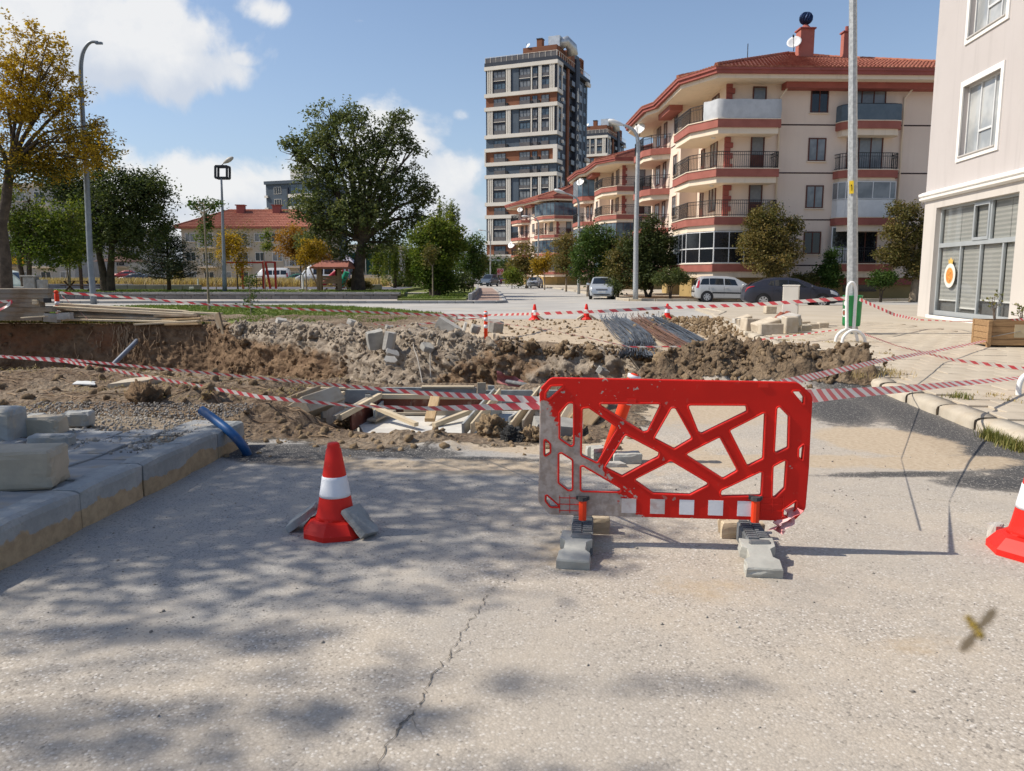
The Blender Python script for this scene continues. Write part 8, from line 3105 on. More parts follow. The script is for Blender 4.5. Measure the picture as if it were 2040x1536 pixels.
 def across(nm, x0, x1, t0, mm, off=.010):
  """patch spanning the car from side to side: windscreen, rear window"""
  q_ = MB()
  vs_ = []
  ts = [t0+(n-1-t0)*j/5 for j in range(6)]
  for i in range(9):
   x = (x0+(x1-x0)*i/8)*L
   rowp = []
   for t_ in ts:
    p0 = surf(x, t_)
    px_ = surf(x+.02, n-1.0)-surf(x-.02, n-1.0)
    nn = Vector((-px_.z, 0, px_.x)).normalized()
    rowp.append(p0+nn*off)
   rowp = [(p_.x, p_.y, p_.z) for p_ in rowp]+[(p_.x, -p_.y, p_.z) for p_ in rowp[-2::-1]]
   vs_ += rowp
  k = 11
  q_.add(vs_, [(i*k+j, i*k+j+1, (i+1)*k+j+1, (i+1)*k+j) for i in range(8) for j in range(k-1)])
  return q_.build(nm, mm, root, None, True)
 for s_ in (1, -1):
  for wq_ in prof['windows']:
   patch('window', wq_, M_carglass, s_)
  for (fr__, nm, mm) in ((prof.get('head'), 'headlight', M_headlamp), (prof.get('tail'), 'tail_light', M_taillamp)):
   if fr__:
    patch(nm, fr__, mm, s_, .012, 6, 3)
  if prof.get('strip'):
   patch('side_strip', prof['strip'], M_carblack, s_, .012, 8, 1)
  for d_ in prof.get('doors', []):
   p0 = [surf(d_*L, t_) for t_ in (2.6, 3.5, 4.5, 5.4)]
   q_ = MB()
   q_.tube([(p_.x, (p_.y+.003)*s_, p_.z) for p_ in p0], .006, 4)
   q_.build('door_gap', M_carblack, root)
  for d_ in prof.get('handles', []):
   p_ = surf(d_*L, 4.7)
   q_ = MB()
   q_.chamfer((p_.x, (p_.y+.015)*s_, p_.z), (.18, .03, .035), .008)
   q_.build('door_handle', col, root)
  xm = prof['mirror']
  p_ = surf(xm*L, 6.1)
  q_ = MB()
  q_.chamfer((p_.x, (p_.y+.14)*s_, p_.z+.05), (.10, .22, .15), .035)
  q_.build('mirror', col, root, None, True)
 across('windscreen', prof['ws'][0], prof['ws'][1], 8.15, M_carglass)
 across('rear_window', prof['rw'][0], prof['rw'][1], 8.15, M_carglass)
 for wxf in wx:
  for s_ in (1, -1):
   c = Vector((wxf*L, s_*(hw-.10), wheel))
   M_ = Matrix.Rotation(-PI/2*s_, 3, 'X')
   q_ = MB()
   q_.lathe([(wheel+.055, -.05), (wheel+.055, .105)], 28, c, 0, 0, M_)
   q_.build('wheel_arch', M_carblack, root)
   q_ = MB()
   q_.lathe([(wheel*.62, -.09), (wheel*.95, -.09), (wheel, -.05), (wheel, .08), (wheel*.94, .115), (wheel*.66, .118), (wheel*.62, .10)], 28, c, 0, 0, M_)
   w_ = q_.build('wheel', M_tyre, root)
   q_ = MB()
   q_.lathe([(wheel*.66, .119), (wheel*.64, .123), (wheel*.58, .10), (.05, .095), (.01, .095)], 28, c, 0, 0, M_)
   q_.build('rim_well', M_carblack if col is not None else M_rim, w_)
   q_ = MB()
   for k in range(7):
    a = 2*PI*k/7
    v = lambda r_, da, h_:c+M_@Vector((r_*math.cos(a+da), r_*math.sin(a+da), h_))
    q_.add([v(.03, -.9, .125), v(wheel*.64, -.24, .126), v(wheel*.64, .24, .126), v(.03, .9, .125)], [(0, 1, 2, 3)])
   q_.lathe([(wheel*.665, .118), (wheel*.66, .128), (wheel*.60, .128), (wheel*.59, .118)], 28, c, 0, 0, M_)
   q_.lathe([(.05, .125), (.05, .13), (.01, .132)], 12, c, 0, 0, M_)
   q_.build('rim', M_rim, w_)
 for nm, x, y0, y1, z0, z1, mm, pr in prof.get('boxes', []):
  q_ = MB()
  q_.chamfer((x, (y0+y1)/2, (z0+z1)/2), (pr, abs(y1-y0), z1-z0), min(.012, pr/3))
  q_.build(nm, mm, root)
 return root
HATCH = dict(top=([-.5, -.485, -.46, -.40, -.33, -.20, 0, .10, .22, .30, .40, .47, .49, .5], [.52, .80, 1.02, 1.28, 1.42, 1.475, 1.485, 1.44, 1.18, .99, .91, .80, .70, .52]), bot=([-.5, -.45, .45, .5], [.34, .22, .20, .30]), belt=([-.5, -.46, -.3, .2, .3, .42, .5], [.86, .96, .98, .93, .92, .84, .70]), windows=[[(-.35, 6.12), (-.16, 6.12), (-.17, 6.88), (-.31, 6.86)], [(-.145, 6.12), (.09, 6.12), (.06, 6.88), (-.15, 6.88)], [(.10, 6.12), (.215, 6.12), (.15, 6.6), (.08, 6.8)]], ws=(.115, .285), rw=(-.475, -.37), mirror=.20, head=[(.40, 4.35), (.475, 4.35), (.47, 5.6), (.39, 5.6)], tail=[(-.485, 4.4), (-.44, 4.5), (-.44, 6.4), (-.47, 6.4)], doors=[-.15, .10, .24], handles=[-.19, .05], strip=[(-.30, 3.55), (.30, 3.55), (.30, 3.8), (-.30, 3.8)], boxes=[('grille', 1.86, -.38, .38, .60, .70, M_carblack, .10), ('grille_bar', 1.885, -.36, .36, .635, .66, M_chrome, .08), ('bumper_strip', 1.885, -.70, .70, .48, .55, M_carblack, .07), ('number_plate', 1.93, -.26, .26, .45, .56, M_plate, .03), ('air_intake', 1.90, -.55, .55, .30, .38, M_carblack, .06)])
M_silver = paint('silver_paint', (.46, .49, .52))
M_silver2 = paint('silver_blue_paint', (.36, .38, .41))
M_navy = paint('dark_grey_paint', (.035, .038, .055), .25)
M_beigep = paint('champagne_paint', (.50, .50, .49))
p = G(1206, 597)
car('parked_car', 'small silver hatchback parked facing us on the far street', (p.x, p.y+2.2, 0), R(-96.5), 3.85, 1.67, 1.49, M_silver, HATCH)
SEDAN = dict(HATCH)
SEDAN.update(top=([-.5, -.49, -.47, -.36, -.26, -.12, .02, .12, .24, .30, .40, .47, .49, .5], [.5, .8, .98, 1.04, 1.22, 1.42, 1.44, 1.38, 1.10, .98, .90, .78, .68, .5]), rw=(-.35, -.20), boxes=[('grille', 2.10, -.30, .30, .60, .72, M_carblack, .10), ('bumper_strip', 2.13, -.70, .70, .44, .50, M_carblack, .06), ('number_plate', 2.17, -.26, .26, .42, .53, M_plate, .03), ('air_intake', 2.13, -.5, .5, .28, .36, M_carblack, .06)])
p = G(1067, 574)
car('parked_car', 'grey saloon parked facing us further down the street', (p.x, p.y+2.5, 0), R(-100), 4.35, 1.72, 1.44, M_silver2, SEDAN)
p = G(974, 571)
VAN = dict(HATCH)
VAN.update(top=([-.5, -.49, -.47, -.44, -.3, 0, .10, .20, .30, .40, .47, .49, .5], [.6, 1.2, 1.62, 1.76, 1.80, 1.80, 1.74, 1.40, 1.10, .98, .85, .7, .5]), rw=(-.48, -.46), ws=(.11, .28), belt=([-.5, -.3, .2, .3, .5], [1.08, 1.08, 1.04, 1.0, .78]), boxes=[('bumper', 2.0, -.75, .75, .32, .55, M_carblack, .12), ('number_plate', 2.08, -.26, .26, .45, .56, M_plate, .03)])
car('parked_van', 'small blue grey van at the far left end of the street', (p.x, p.y+2.5, 0), R(-110), 4.1, 1.75, 1.8, paint('blue_grey_paint', (.10, .125, .155)), VAN, 'parked cars', .31, (.32, -.31))
p = G(958, 568)
car('minibus', 'white van roof showing behind the dark shrub at the street end', (p.x-3.5, p.y+14, 0), R(-160), 5.2, 2.0, 2.3, paint('white_van_paint', (.72, .73, .73), 0), dict(VAN, top=([-.5, -.49, -.45, -.3, .2, .32, .42, .49, .5], [.6, 1.9, 2.25, 2.3, 2.28, 1.7, 1.1, .9, .6]), belt=([-.5, .5], [1.25, 1.1]), ws=(.22, .34), boxes=[]))
p = G(1005, 567)
car('parked_car', 'dark red car half hidden under the bushes at the end of the street', (p.x, p.y+3, 0), R(-95), 4.2, 1.72, 1.45, paint('wine_paint', (.09, .012, .018), .2), SEDAN)
MPV = dict(HATCH)
MPV.update(top=([-.5, -.49, -.47, -.455, -.41, -.36, -.2, .0, .10, .22, .30, .40, .47, .49, .5], [.5, .86, 1.10, 1.30, 1.50, 1.545, 1.56, 1.53, 1.46, 1.20, 1.02, .94, .83, .70, .5]), belt=([-.5, -.46, -.3, .2, .3, .42, .5], [.95, 1.00, .99, .94, .92, .85, .7]), rw=(-.478, -.44), tail=[(-.475, 4.6), (-.44, 4.6), (-.415, 7.6), (-.44, 7.6)], windows=[[(-.42, 6.12), (-.29, 6.12), (-.29, 6.88), (-.385, 6.86)], [(-.28, 6.12), (-.075, 6.12), (-.08, 6.88), (-.28, 6.88)], [(-.06, 6.12), (.13, 6.12), (.09, 6.86), (-.06, 6.88)]], doors=[-.29, -.068, .17], handles=[-.25, -.03], strip=[(-.24, 3.3), (.18, 3.3), (.18, 3.65), (-.24, 3.65)], boxes=[('rear_strip', -2.0, -.68, .68, .60, .68, M_carblack, .06), ('number_plate', -2.03, -.26, .26, .78, .90, M_plate, .03)])
p = G(1447, 602)
car('parked_car', 'silver high roofed estate parked before the large cream building, left of the dark car', (p.x+.2, p.y+.8, 0), R(-6), 4.02, 1.72, 1.56, M_beigep, MPV, 'parked cars', .315, (.32, -.315))
DARK = dict(HATCH)
DARK.update(top=([-.5, -.49, -.475, -.45, -.40, -.30, -.16, -.02, .08, .20, .27, .36, .44, .48, .495, .5], [.5, .82, .98, 1.06, 1.22, 1.40, 1.48, 1.47, 1.40, 1.16, 1.03, .97, .88, .76, .64, .48]), belt=([-.5, -.46, -.36, -.2, .15, .28, .42, .5], [.94, 1.04, 1.10, 1.03, .96, .95, .86, .68]), rw=(-.452, -.30), windows=[[(-.255, 6.2), (-.19, 6.12), (-.19, 6.84), (-.225, 6.75)], [(-.18, 6.12), (-.05, 6.12), (-.05, 6.88), (-.18, 6.86)], [(-.035, 6.12), (.165, 6.12), (.06, 6.82), (-.035, 6.88)]], doors=[-.20, -.043, .19], handles=[-.16, .0], strip=None, tail=[(-.49, 4.8), (-.40, 5.1), (-.40, 5.7), (-.485, 5.8)], boxes=[('number_plate', -2.20, -.26, .26, .66, .78, M_plate, .04), ('rear_bumper', -2.17, -.6, .6, .34, .5, M_carblack, .08)])
p = G(1583, 613)
car('parked_car', 'dark grey hatchback parked behind the cream cabinet', (p.x, p.y+.9, .0), R(-9), 4.55, 1.76, 1.48, M_navy, DARK, 'parked cars', .33, (.315, -.30))
# park side vehicles
dV = 98
MB_ = dict(VAN, top=([-.5, -.495, -.47, -.3, .2, .30, .40, .48, .5], [.6, 1.9, 2.2, 2.25, 2.22, 1.75, 1.15, .95, .6]), belt=([-.5, .5], [1.2, 1.1]), ws=(.21, .33), boxes=[], windows=[[(-.44, 6.12), (-.28, 6.12), (-.28, 6.8), (-.43, 6.8)], [(-.26, 6.12), (-.08, 6.12), (-.08, 6.8), (-.26, 6.8)], [(-.06, 6.12), (.13, 6.12), (.13, 6.8), (-.06, 6.8)]])
M_whitep = paint('minibus_white', (.70, .71, .72), 0)
car('minibus', 'white minibus parked behind the shelter', (W(641, 560, 84).x, 84, .46), R(-176), 5.4, 2.0, 2.2, M_whitep, MB_, 'parked cars', .33)
car('minibus', 'white van parked behind the red swing posts', (W(541, 550, 112).x, 112, .46), R(-176), 5.2, 2.0, 2.2, M_whitep, MB_, 'parked cars', .33)
car('parked_car', 'green car behind the orange tree of the park', (W(594, 550, 112).x, 112, .46), R(180), 4.2, 1.7, 1.45, paint('green_paint', (.03, .13, .09), .1), SEDAN)
car('parked_car', 'dark car behind the pine, seen under its branches', (W(272, 550, 96).x, 96, .46), R(178), 4.3, 1.75, 1.45, M_navy, SEDAN)
car('parked_car', 'red car beyond the trunk of the dark tree', (W(256, 550, 110).x, 110, .9), R(178), 4.3, 1.75, 1.45, paint('red_paint', (.25, .02, .02), .1), SEDAN)
car('parked_van', 'white and green van behind the trunk of the autumn tree', (W(5, 560, 52).x, 52, .0), R(2), 4.4, 1.9, 1.95, paint('van_pale_green', (.50, .56, .52), 0), dict(VAN, top=([-.5, -.49, -.47, -.44, -.3, .1, .22, .30, .38, .45, .49, .5], [.6, 1.3, 1.75, 1.9, 1.95, 1.93, 1.80, 1.5, 1.2, 1.02, .8, .5]), ws=(.23, .37), belt=([-.5, .2, .35, .5], [1.15, 1.1, 1.05, .8])), 'parked cars', .32)
# ================================================================== TREES AND SHRUBS
M_bark = mat('bark', (.10, .075, .055), (.055, .042, .032), 3, .95, bump=1, bscale=14, bdist=.03)
M_bark_pale = mat('pale_bark', (.27, .22, .16), (.19, .15, .11), 3, .95, bump=.8, bscale=14, bdist=.02)
M_leaf_dark = leaf_mat('leaf_dark_green', [(.050, .072, .024), (.095, .122, .042), (.19, .205, .085)], .36)
M_leaf_green = leaf_mat('leaf_green', [(.035, .070, .014), (.065, .115, .024), (.13, .165, .045)], .35)
M_leaf_lime = leaf_mat('leaf_lime', [(.06, .10, .014), (.13, .175, .03), (.26, .26, .05)], .45)
M_leaf_autumn = leaf_mat('leaf_autumn', [(.045, .060, .014), (.36, .225, .022), (.52, .35, .035)], .45)
M_leaf_orange = leaf_mat('leaf_orange', [(.10, .07, .016), (.34, .16, .022), (.44, .25, .035)], .42)
M_leaf_olive = leaf_mat('leaf_olive', [(.065, .078, .022), (.14, .125, .04), (.27, .19, .065)], .35)
M_leaf_pine = leaf_mat('leaf_pine', [(.016, .030, .012), (.032, .052, .022), (.075, .095, .045)], .1)
M_leaf_cyp = leaf_mat('leaf_cypress', [(.028, .042, .013), (.052, .070, .021), (.115, .125, .036)], .2)
def leaves(name, C_, per, cr, size, m, parent, tone, droop=0.0, asp=.55, kind=None):
 """leaf faces in clumps round the cluster centres C_ (n,3)"""
 C_ = np.asarray(C_, float)
 n = len(C_)*per
 c = np.repeat(C_, per, 0)
 cr = np.repeat(np.broadcast_to(cr, len(C_)), per)
 off = RNG.normal(0, .55, (n, 3))*cr[:, None]
 off[:, 2] *= .75
 p = c+off
 if droop:
  p[:, 2] -= droop*RNG.random(n)**1.5
 a = RNG.normal(size=(n, 3))
 a[:, 2] = a[:, 2]*.6-(.9 if droop else 0)
 a/=np.linalg.norm(a, axis=1)[:, None]
 nn = RNG.normal(size=(n, 3))+np.array([0, 0, .9])
 bb = np.cross(nn, a)
 bb/=np.linalg.norm(bb, axis=1)[:, None]+1e-9
 s_ = size*RNG.uniform(.6, 1.35, n)[:, None]
 V_ = np.stack([p-a*s_*.5, p+bb*s_*asp*.5, p+a*s_*.5, p-bb*s_*asp*.5], 1).reshape(-1, 3)
 F_ = np.arange(n*4).reshape(-1, 4)
 t_ = np.repeat(np.broadcast_to(tone, len(C_)), per)+RNG.normal(0, .14, n)
 return np_mesh(name, V_, F_, m, parent, dict(tone=np.repeat(np.clip(t_, 0, 1), 4)))
def lobe_points(lobes, n):
 """cluster centres inside ellipsoid lobes, denser towards the outside"""
 L_ = np.array([l[:6] for l in lobes])
 w = (L_[:, 3]*L_[:, 4]*L_[:, 5])**.8
 idx = RNG.choice(len(L_), n, p=w/w.sum())
 d = RNG.normal(size=(n, 3))
 d/=np.linalg.norm(d, axis=1)[:, None]
 r = RNG.random(n)**.42
 return L_[idx, :3]+d*L_[idx, 3:6]*r[:, None], idx, d
def tree(name, label, cat, base, lobes_px, d, m, trunk_r, fork, n, per=14, cr=.45, size=.20, bark=M_bark, group=None, tone=.5, tfun=None, spikes=3, depth=1.0, stems=1, droop=0, lean=(0, 0), trunk_px=None, limb=1.0):
 """base (x, y, z); lobes_px: (px, py, rx, ry[, dtone]) at forward distance d"""
 base = Vector(base)
 root = thing(name, label, cat, tuple(base), 0, group)
 s_ = d/FPX
 lobes = []
 for l in lobes_px:
  c = W(l[0], l[1], d)-base
  c.y += random.uniform(-.35, .35)*l[2]*s_*depth
  lobes.append((c.x, c.y, c.z, l[2]*s_, l[2]*s_*depth*.9, l[3]*s_, l[4] if len(l) > 4 else 0))
 full = list(lobes)
 for l in lobes:
  for _ in range(spikes):
   a = random.uniform(-PI, PI)
   el = random.uniform(.15, 1.35)
   dx, dy, dz = math.cos(el)*math.cos(a), math.cos(el)*math.sin(a)*.8, math.sin(el)
   k = random.uniform(.95, 1.2)
   full.append((l[0]+dx*l[3]*k, l[1]+dy*l[4]*k, l[2]+dz*l[5]*k, l[3]*.15, l[4]*.15, l[5]*random.uniform(.14, .30), l[6]))
 n = int(n*1.4)
 P_, idx, dd = lobe_points(full, n)
 tn = np.array([full[i][6] for i in idx])+tone+RNG.normal(0, .12, n)
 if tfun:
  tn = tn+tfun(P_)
 sc_ = 1.0/max(.25, .55*float(np.mean([l[3] for l in lobes])))
 keep = (P_[:, 2] > .12)&(fbm((P_+base.x)*sc_, 2, 19) > -.17+.12*RNG.random(len(P_)))
 P_, tn = P_[keep], tn[keep]
 leaves('crown', P_, per, cr*RNG.uniform(.6, 1.3, len(P_)), size, m, root, tn, droop)
 b = MB()
 fz = fork
 for st_ in range(stems):
  sx = (st_-(stems-1)/2)*trunk_r*2.2
  if trunk_px:
   pts = [W(px, py, d)-base for px, py in trunk_px]
  else:
   pts = [Vector((sx*.5, 0, -.15)), Vector((sx*.8+lean[0]*.3, lean[1]*.3, fz*.4)), Vector((sx*1.6+lean[0], lean[1], fz))]
  nT = len(pts)
  b.tube(pts, [trunk_r*(1.18 if i == 0 else 1-.35*i/(nT-1)) for i in range(nT)], 10, 0, False)
  top = pts[-1]
  for l in lobes:
   c = Vector(l[:3])
   mid_ = top.lerp(c, .5)+Vector((random.uniform(-.3, .3), random.uniform(-.3, .3), .12*(c-top).length))
   start = pts[-1] if (st_ == 0) else pts[-1]
   r0 = trunk_r*.42*limb
   b.tube([start-Vector((0, 0, .1)), start.lerp(mid_, .5)+Vector((random.uniform(-.1, .1), random.uniform(-.1, .1), 0)), mid_, c, c+(c-mid_)*.12], [r0, r0*.8, r0*.55, r0*.25, r0*.06], 7, 0, False)
   for _ in range(5):
    e = Vector(l[:3])+Vector([random.uniform(-.8, .8)*l[3+i] for i in range(3)])
    o_ = mid_.lerp(c, random.random())
    b.tube([o_, o_.lerp(e, .5)+Vector((0, 0, .1)), e], [r0*.28, r0*.18, r0*.06], 5, 0, False)
   if stems > 1:
    continue
 b.build('trunk', bark, root, None, True)
 return root
def at(px, d, z=None):
 if z is None:
  z = .44 if px < 800 and d > 47 else .22 if px < 1000 else .1
 return (W(px, 560, d).x, d, z)
# ---- big autumn tree at the left
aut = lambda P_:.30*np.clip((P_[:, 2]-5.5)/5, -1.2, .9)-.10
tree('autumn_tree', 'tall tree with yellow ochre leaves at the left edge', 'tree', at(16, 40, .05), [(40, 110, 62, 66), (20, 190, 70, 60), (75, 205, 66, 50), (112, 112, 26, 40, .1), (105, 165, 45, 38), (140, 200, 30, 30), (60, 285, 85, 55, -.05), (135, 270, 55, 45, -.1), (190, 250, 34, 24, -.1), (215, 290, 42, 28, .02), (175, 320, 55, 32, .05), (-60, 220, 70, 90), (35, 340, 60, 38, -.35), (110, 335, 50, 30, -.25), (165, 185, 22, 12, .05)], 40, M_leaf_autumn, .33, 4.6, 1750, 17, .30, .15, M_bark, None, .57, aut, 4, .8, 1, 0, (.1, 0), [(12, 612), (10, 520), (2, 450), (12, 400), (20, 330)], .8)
# ---- dark dense tree beside it
tree('shade_tree', 'dark green dense tree behind the grey lamp, left of the pine', 'tree', at(214, 56), [(230, 400, 75, 62), (300, 420, 52, 70), (175, 390, 55, 55), (255, 465, 80, 50), (330, 430, 26, 55), (320, 375, 24, 25), (150, 455, 45, 45), (120, 360, 50, 50, -.1), (270, 360, 40, 30), (195, 300, 40, 40, -.05)], 56, M_leaf_dark, .30, 3.4, 2300, 15, .5, .21, M_bark, None, .42, None, 4, .9, 2)
# ---- small bright tree left
tree('young_tree', 'bright green small tree with a forked trunk behind the fountain block', 'tree', at(52, 50, .12), [(60, 440, 40, 35), (100, 455, 45, 45), (30, 455, 40, 40), (140, 475, 38, 38), (85, 500, 60, 38, -.25), (150, 430, 28, 30, .1), (15, 400, 30, 30, .15), (60, 395, 14, 24, .3)], 50, M_leaf_lime, .20, 2.6, 1200, 15, .42, .17, M_bark, None, .42, None, 3, .9, 2)
for px, d in ((128, 56), (138, 56), (146, 57)):
 pass
tree('young_tree', 'yellowing young tree with two thin stems by the picnic table', 'tree', at(138, 58), [(150, 500, 28, 24), (135, 515, 24, 20), (165, 480, 20, 22, .2)], 58, M_leaf_lime, .07, 2.2, 260, 14, .4, .17, M_bark_pale, None, .55, None, 3, 1, 2)
# ---- pine
def conifer(label, px, base_py, top_py, half, d, m, n, name='pine_tree', z0=.44, seed=1, droop=.0, start=.18):
 b0 = Vector(at(px, d, z0))
 root = thing(name, label, 'tree', tuple(b0))
 H = W(px, top_py, d).z-z0
 r = half*d/FPX
 b = MB()
 b.tube([(0, 0, -.1), (.05, 0, H*.5), (0, 0, H)], [.17, .11, .02], 8)
 rnd = random.Random(seed)
 C_ = []
 k = 0
 z = H*start
 while z < H*.98:
  f = 1-(z-H*start)/(H*(1-start))
  for j in range(7 if f > .3 else 5):
   a = 2*PI*j/7+k*.7+rnd.uniform(-.3, .3)
   L_ = r*(f**.8)*rnd.uniform(.75, 1.12)+.12
   e = Vector((math.cos(a)*L_, math.sin(a)*L_, z+L_*.22))
   b.tube([(0, 0, z), (e.x*.5, e.y*.5, z+L_*.05), e], [.045, .03, .01], 4, 0, False)
   for t_ in np.linspace(.3, 1.04, 6):
    C_.append((e.x*t_+rnd.uniform(-.12, .12), e.y*t_+rnd.uniform(-.12, .12), z+L_*.22*t_*t_+rnd.uniform(-.05, .1)))
  z += H*.055
  k += 1
 b.build('trunk', M_bark, root, None, True)
 C_ = np.array(C_)
 leaves('crown', C_, max(6, n//len(C_)), .26, .26, m, root, RNG.normal(.45, .18, len(C_)), 0, .16)
 return root
conifer('spreading dark pine standing alone on the park lawn', 336, 583, 446, 66, 60, M_leaf_pine, 12000)
# ---- thin staked trees
tree('sapling', 'thin sapling with a long bare trunk in front of the park wall', 'tree', tuple(G(417, 620, .05)), [(410, 412, 24, 14), (395, 405, 18, 10), (428, 408, 18, 12), (412, 440, 12, 20, -.1), (405, 468, 14, 18, .3)], G(417, 620).y, M_leaf_green, .05, 4.2, 110, 14, .25, .12, M_bark_pale, None, .55, None, 2, 1)
tree('young_tree', 'slender tree with ochre leaves left of the park lamp', 'tree', at(473, 63), [(455, 480, 22, 20), (470, 495, 22, 28), (445, 500, 16, 20), (478, 530, 14, 18)], 63, M_leaf_autumn, .07, 2.3, 260, 14, .38, .17, M_bark, None, .62, None, 3)
tree('bare_bush', 'thin greyish bush with few leaves behind the ochre young tree', 'bush', at(430, 66), [(430, 500, 34, 45), (460, 475, 30, 25), (495, 470, 26, 30)], 66, M_leaf_olive, .05, .6, 240, 10, .5, .13, M_bark_pale, None, .5, None, 3)
tree('sapling', 'weedy little sapling growing on the grass strip', 'tree', tuple(G(500, 632, .05)), [(497, 560, 11, 14), (503, 585, 9, 14), (494, 600, 7, 9), (500, 620, 5, 8)], G(500, 632).y, M_leaf_green, .018, 1.3, 60, 10, .2, .09, M_bark_pale, None, .5, None, 2)
tree('young_tree', 'thin staked tree with a few leaves right of the red swing posts', 'tree', at(528, 58), [(530, 470, 10, 14), (533, 492, 10, 12)], 58, M_leaf_lime, .04, 3.0, 60, 12, .3, .15, M_bark_pale, None, .5, None, 2)
# ---- central tree
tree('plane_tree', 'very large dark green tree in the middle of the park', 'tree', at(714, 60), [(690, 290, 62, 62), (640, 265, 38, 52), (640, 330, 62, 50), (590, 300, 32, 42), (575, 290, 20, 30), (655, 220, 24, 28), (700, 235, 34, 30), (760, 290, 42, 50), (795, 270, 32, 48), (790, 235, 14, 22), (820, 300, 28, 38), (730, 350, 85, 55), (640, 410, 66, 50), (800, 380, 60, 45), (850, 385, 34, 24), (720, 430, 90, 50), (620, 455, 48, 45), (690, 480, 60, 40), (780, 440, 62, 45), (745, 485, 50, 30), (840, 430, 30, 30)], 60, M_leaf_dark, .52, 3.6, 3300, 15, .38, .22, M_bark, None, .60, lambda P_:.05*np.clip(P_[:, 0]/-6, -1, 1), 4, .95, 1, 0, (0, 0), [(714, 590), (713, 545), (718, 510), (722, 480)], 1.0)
tree('young_tree', 'orange leaved tree behind the left side of the large dark tree', 'tree', at(600, 74), [(585, 475, 30, 28), (600, 500, 32, 26, -.1), (565, 490, 22, 22), (640, 512, 24, 20)], 74, M_leaf_orange, .10, 2.4, 420, 14, .45, .21, M_bark, None, .62, None, 3)
tree('young_tree', 'yellow green tree left of the shelter roof', 'tree', at(610, 56), [(622, 500, 24, 20), (608, 514, 20, 16), (640, 496, 14, 14)], 56, M_leaf_autumn, .06, 2.6, 230, 14, .36, .16, M_bark_pale, None, .50, None, 3)
tree('young_tree', 'slim yellow green tree right of the large trunk, in front of the white clinic', 'tree', at(755, 66), [(757, 505, 15, 18), (752, 530, 13, 20), (765, 490, 10, 10)], 66, M_leaf_lime, .05, 2.2, 170, 14, .36, .17, M_bark_pale, None, .5, None, 2)
tree('palm_shrub', 'small dry palm like shrub at the foot of the large trunk', 'shrub', at(712, 61), [(700, 565, 14, 8), (725, 570, 12, 9)], 61, M_leaf_olive, .08, .4, 90, 14, .3, .2, M_bark, None, .6, None, 3)
# ---- weeping willow, tamarisk, further park trees
def hanging(label, px, d, lobes_px, m, strands, size, name='willow_tree'):
 b0 = Vector(at(px, d))
 root = thing(name, label, 'tree', tuple(b0))
 P_ = []
 b = MB()
 s_ = d/FPX
 for (cx, cy, rx, ry) in lobes_px:
  for _ in range(strands):
   a = W(cx+random.uniform(-rx, rx), cy-ry+random.uniform(-.15, .5)*ry, d)-b0
   a.y += random.uniform(-1, 1)*rx*s_
   ln = ry*s_*random.uniform(1.0, 1.9)
   pts = [a+Vector((random.uniform(-.05, .05), 0, -ln*t_)) for t_ in np.linspace(0, 1, 9)]
   P_ += [tuple(p_) for p_ in pts]
 b.tube([(0, 0, -.1), (.1, 0, 2), (0, 0, W(px, lobes_px[0][1]-lobes_px[0][3]*.4, d).z)], [.18, .14, .06], 8)
 b.build('trunk', M_bark, root, None, True)
 P_ = np.array(P_)
 P_ = P_[P_[:, 2] > .3]
 leaves('crown', P_, 6, .14, size, m, root, RNG.normal(.5, .2, len(P_)), .3, .22)
 return root
hanging('weeping willow with light green hanging strands right of the large tree', 786, 74, [(775, 520, 18, 34), (800, 520, 20, 38), (822, 525, 14, 32)], M_leaf_lime, 55, .26)
hanging('yellowing willow top rising behind the right side of the large tree', 893, 120, [(888, 440, 16, 38), (905, 450, 10, 40)], M_leaf_lime, 50, .4)
tree('tamarisk_shrub', 'feathery light green tamarisk on the lawn corner', 'shrub', at(866, 52), [(880, 462, 40, 30, .15), (865, 500, 48, 42), (905, 490, 26, 36, .05), (835, 480, 20, 20, .1), (862, 545, 40, 40, -.3), (880, 565, 32, 24, -.35)], 52, M_leaf_lime, .16, 1.2, 1500, 16, .36, .19, M_bark, None, .40, None, 7, .9, 3, 0)
tree('young_tree', 'thin tree with a white trunk at the corner of the lawn', 'tree', at(862, 49), [(858, 505, 14, 18), (852, 520, 10, 12)], 49, M_leaf_olive, .05, 2.0, 60, 12, .3, .15, M_bark_pale, None, .4, None, 2)
tree('street_tree', 'green tree with orange tips by the red brick sidewalk', 'tree', at(942, 70), [(945, 490, 22, 24, .1), (930, 515, 24, 24), (955, 520, 16, 24, .2), (948, 545, 20, 16, -.2)], 70, M_leaf_green, .08, 1.8, 420, 14, .42, .2, M_bark_pale, None, .5, None, 3)
tree('shrub', 'dark rounded shrub beside the red brick sidewalk', 'shrub', at(925, 66), [(922, 560, 22, 18), (905, 562, 16, 14)], 66, M_leaf_dark, .06, .5, 260, 14, .36, .2, M_bark, None, .35, None, 2)
tree('shrub', 'tall dark shrub behind the lawn, right of the willow', 'shrub', at(845, 80), [(840, 545, 20, 24), (815, 560, 18, 18), (790, 558, 16, 20)], 80, M_leaf_dark, .08, .8, 320, 14, .42, .24, M_bark, None, .4, None, 3)
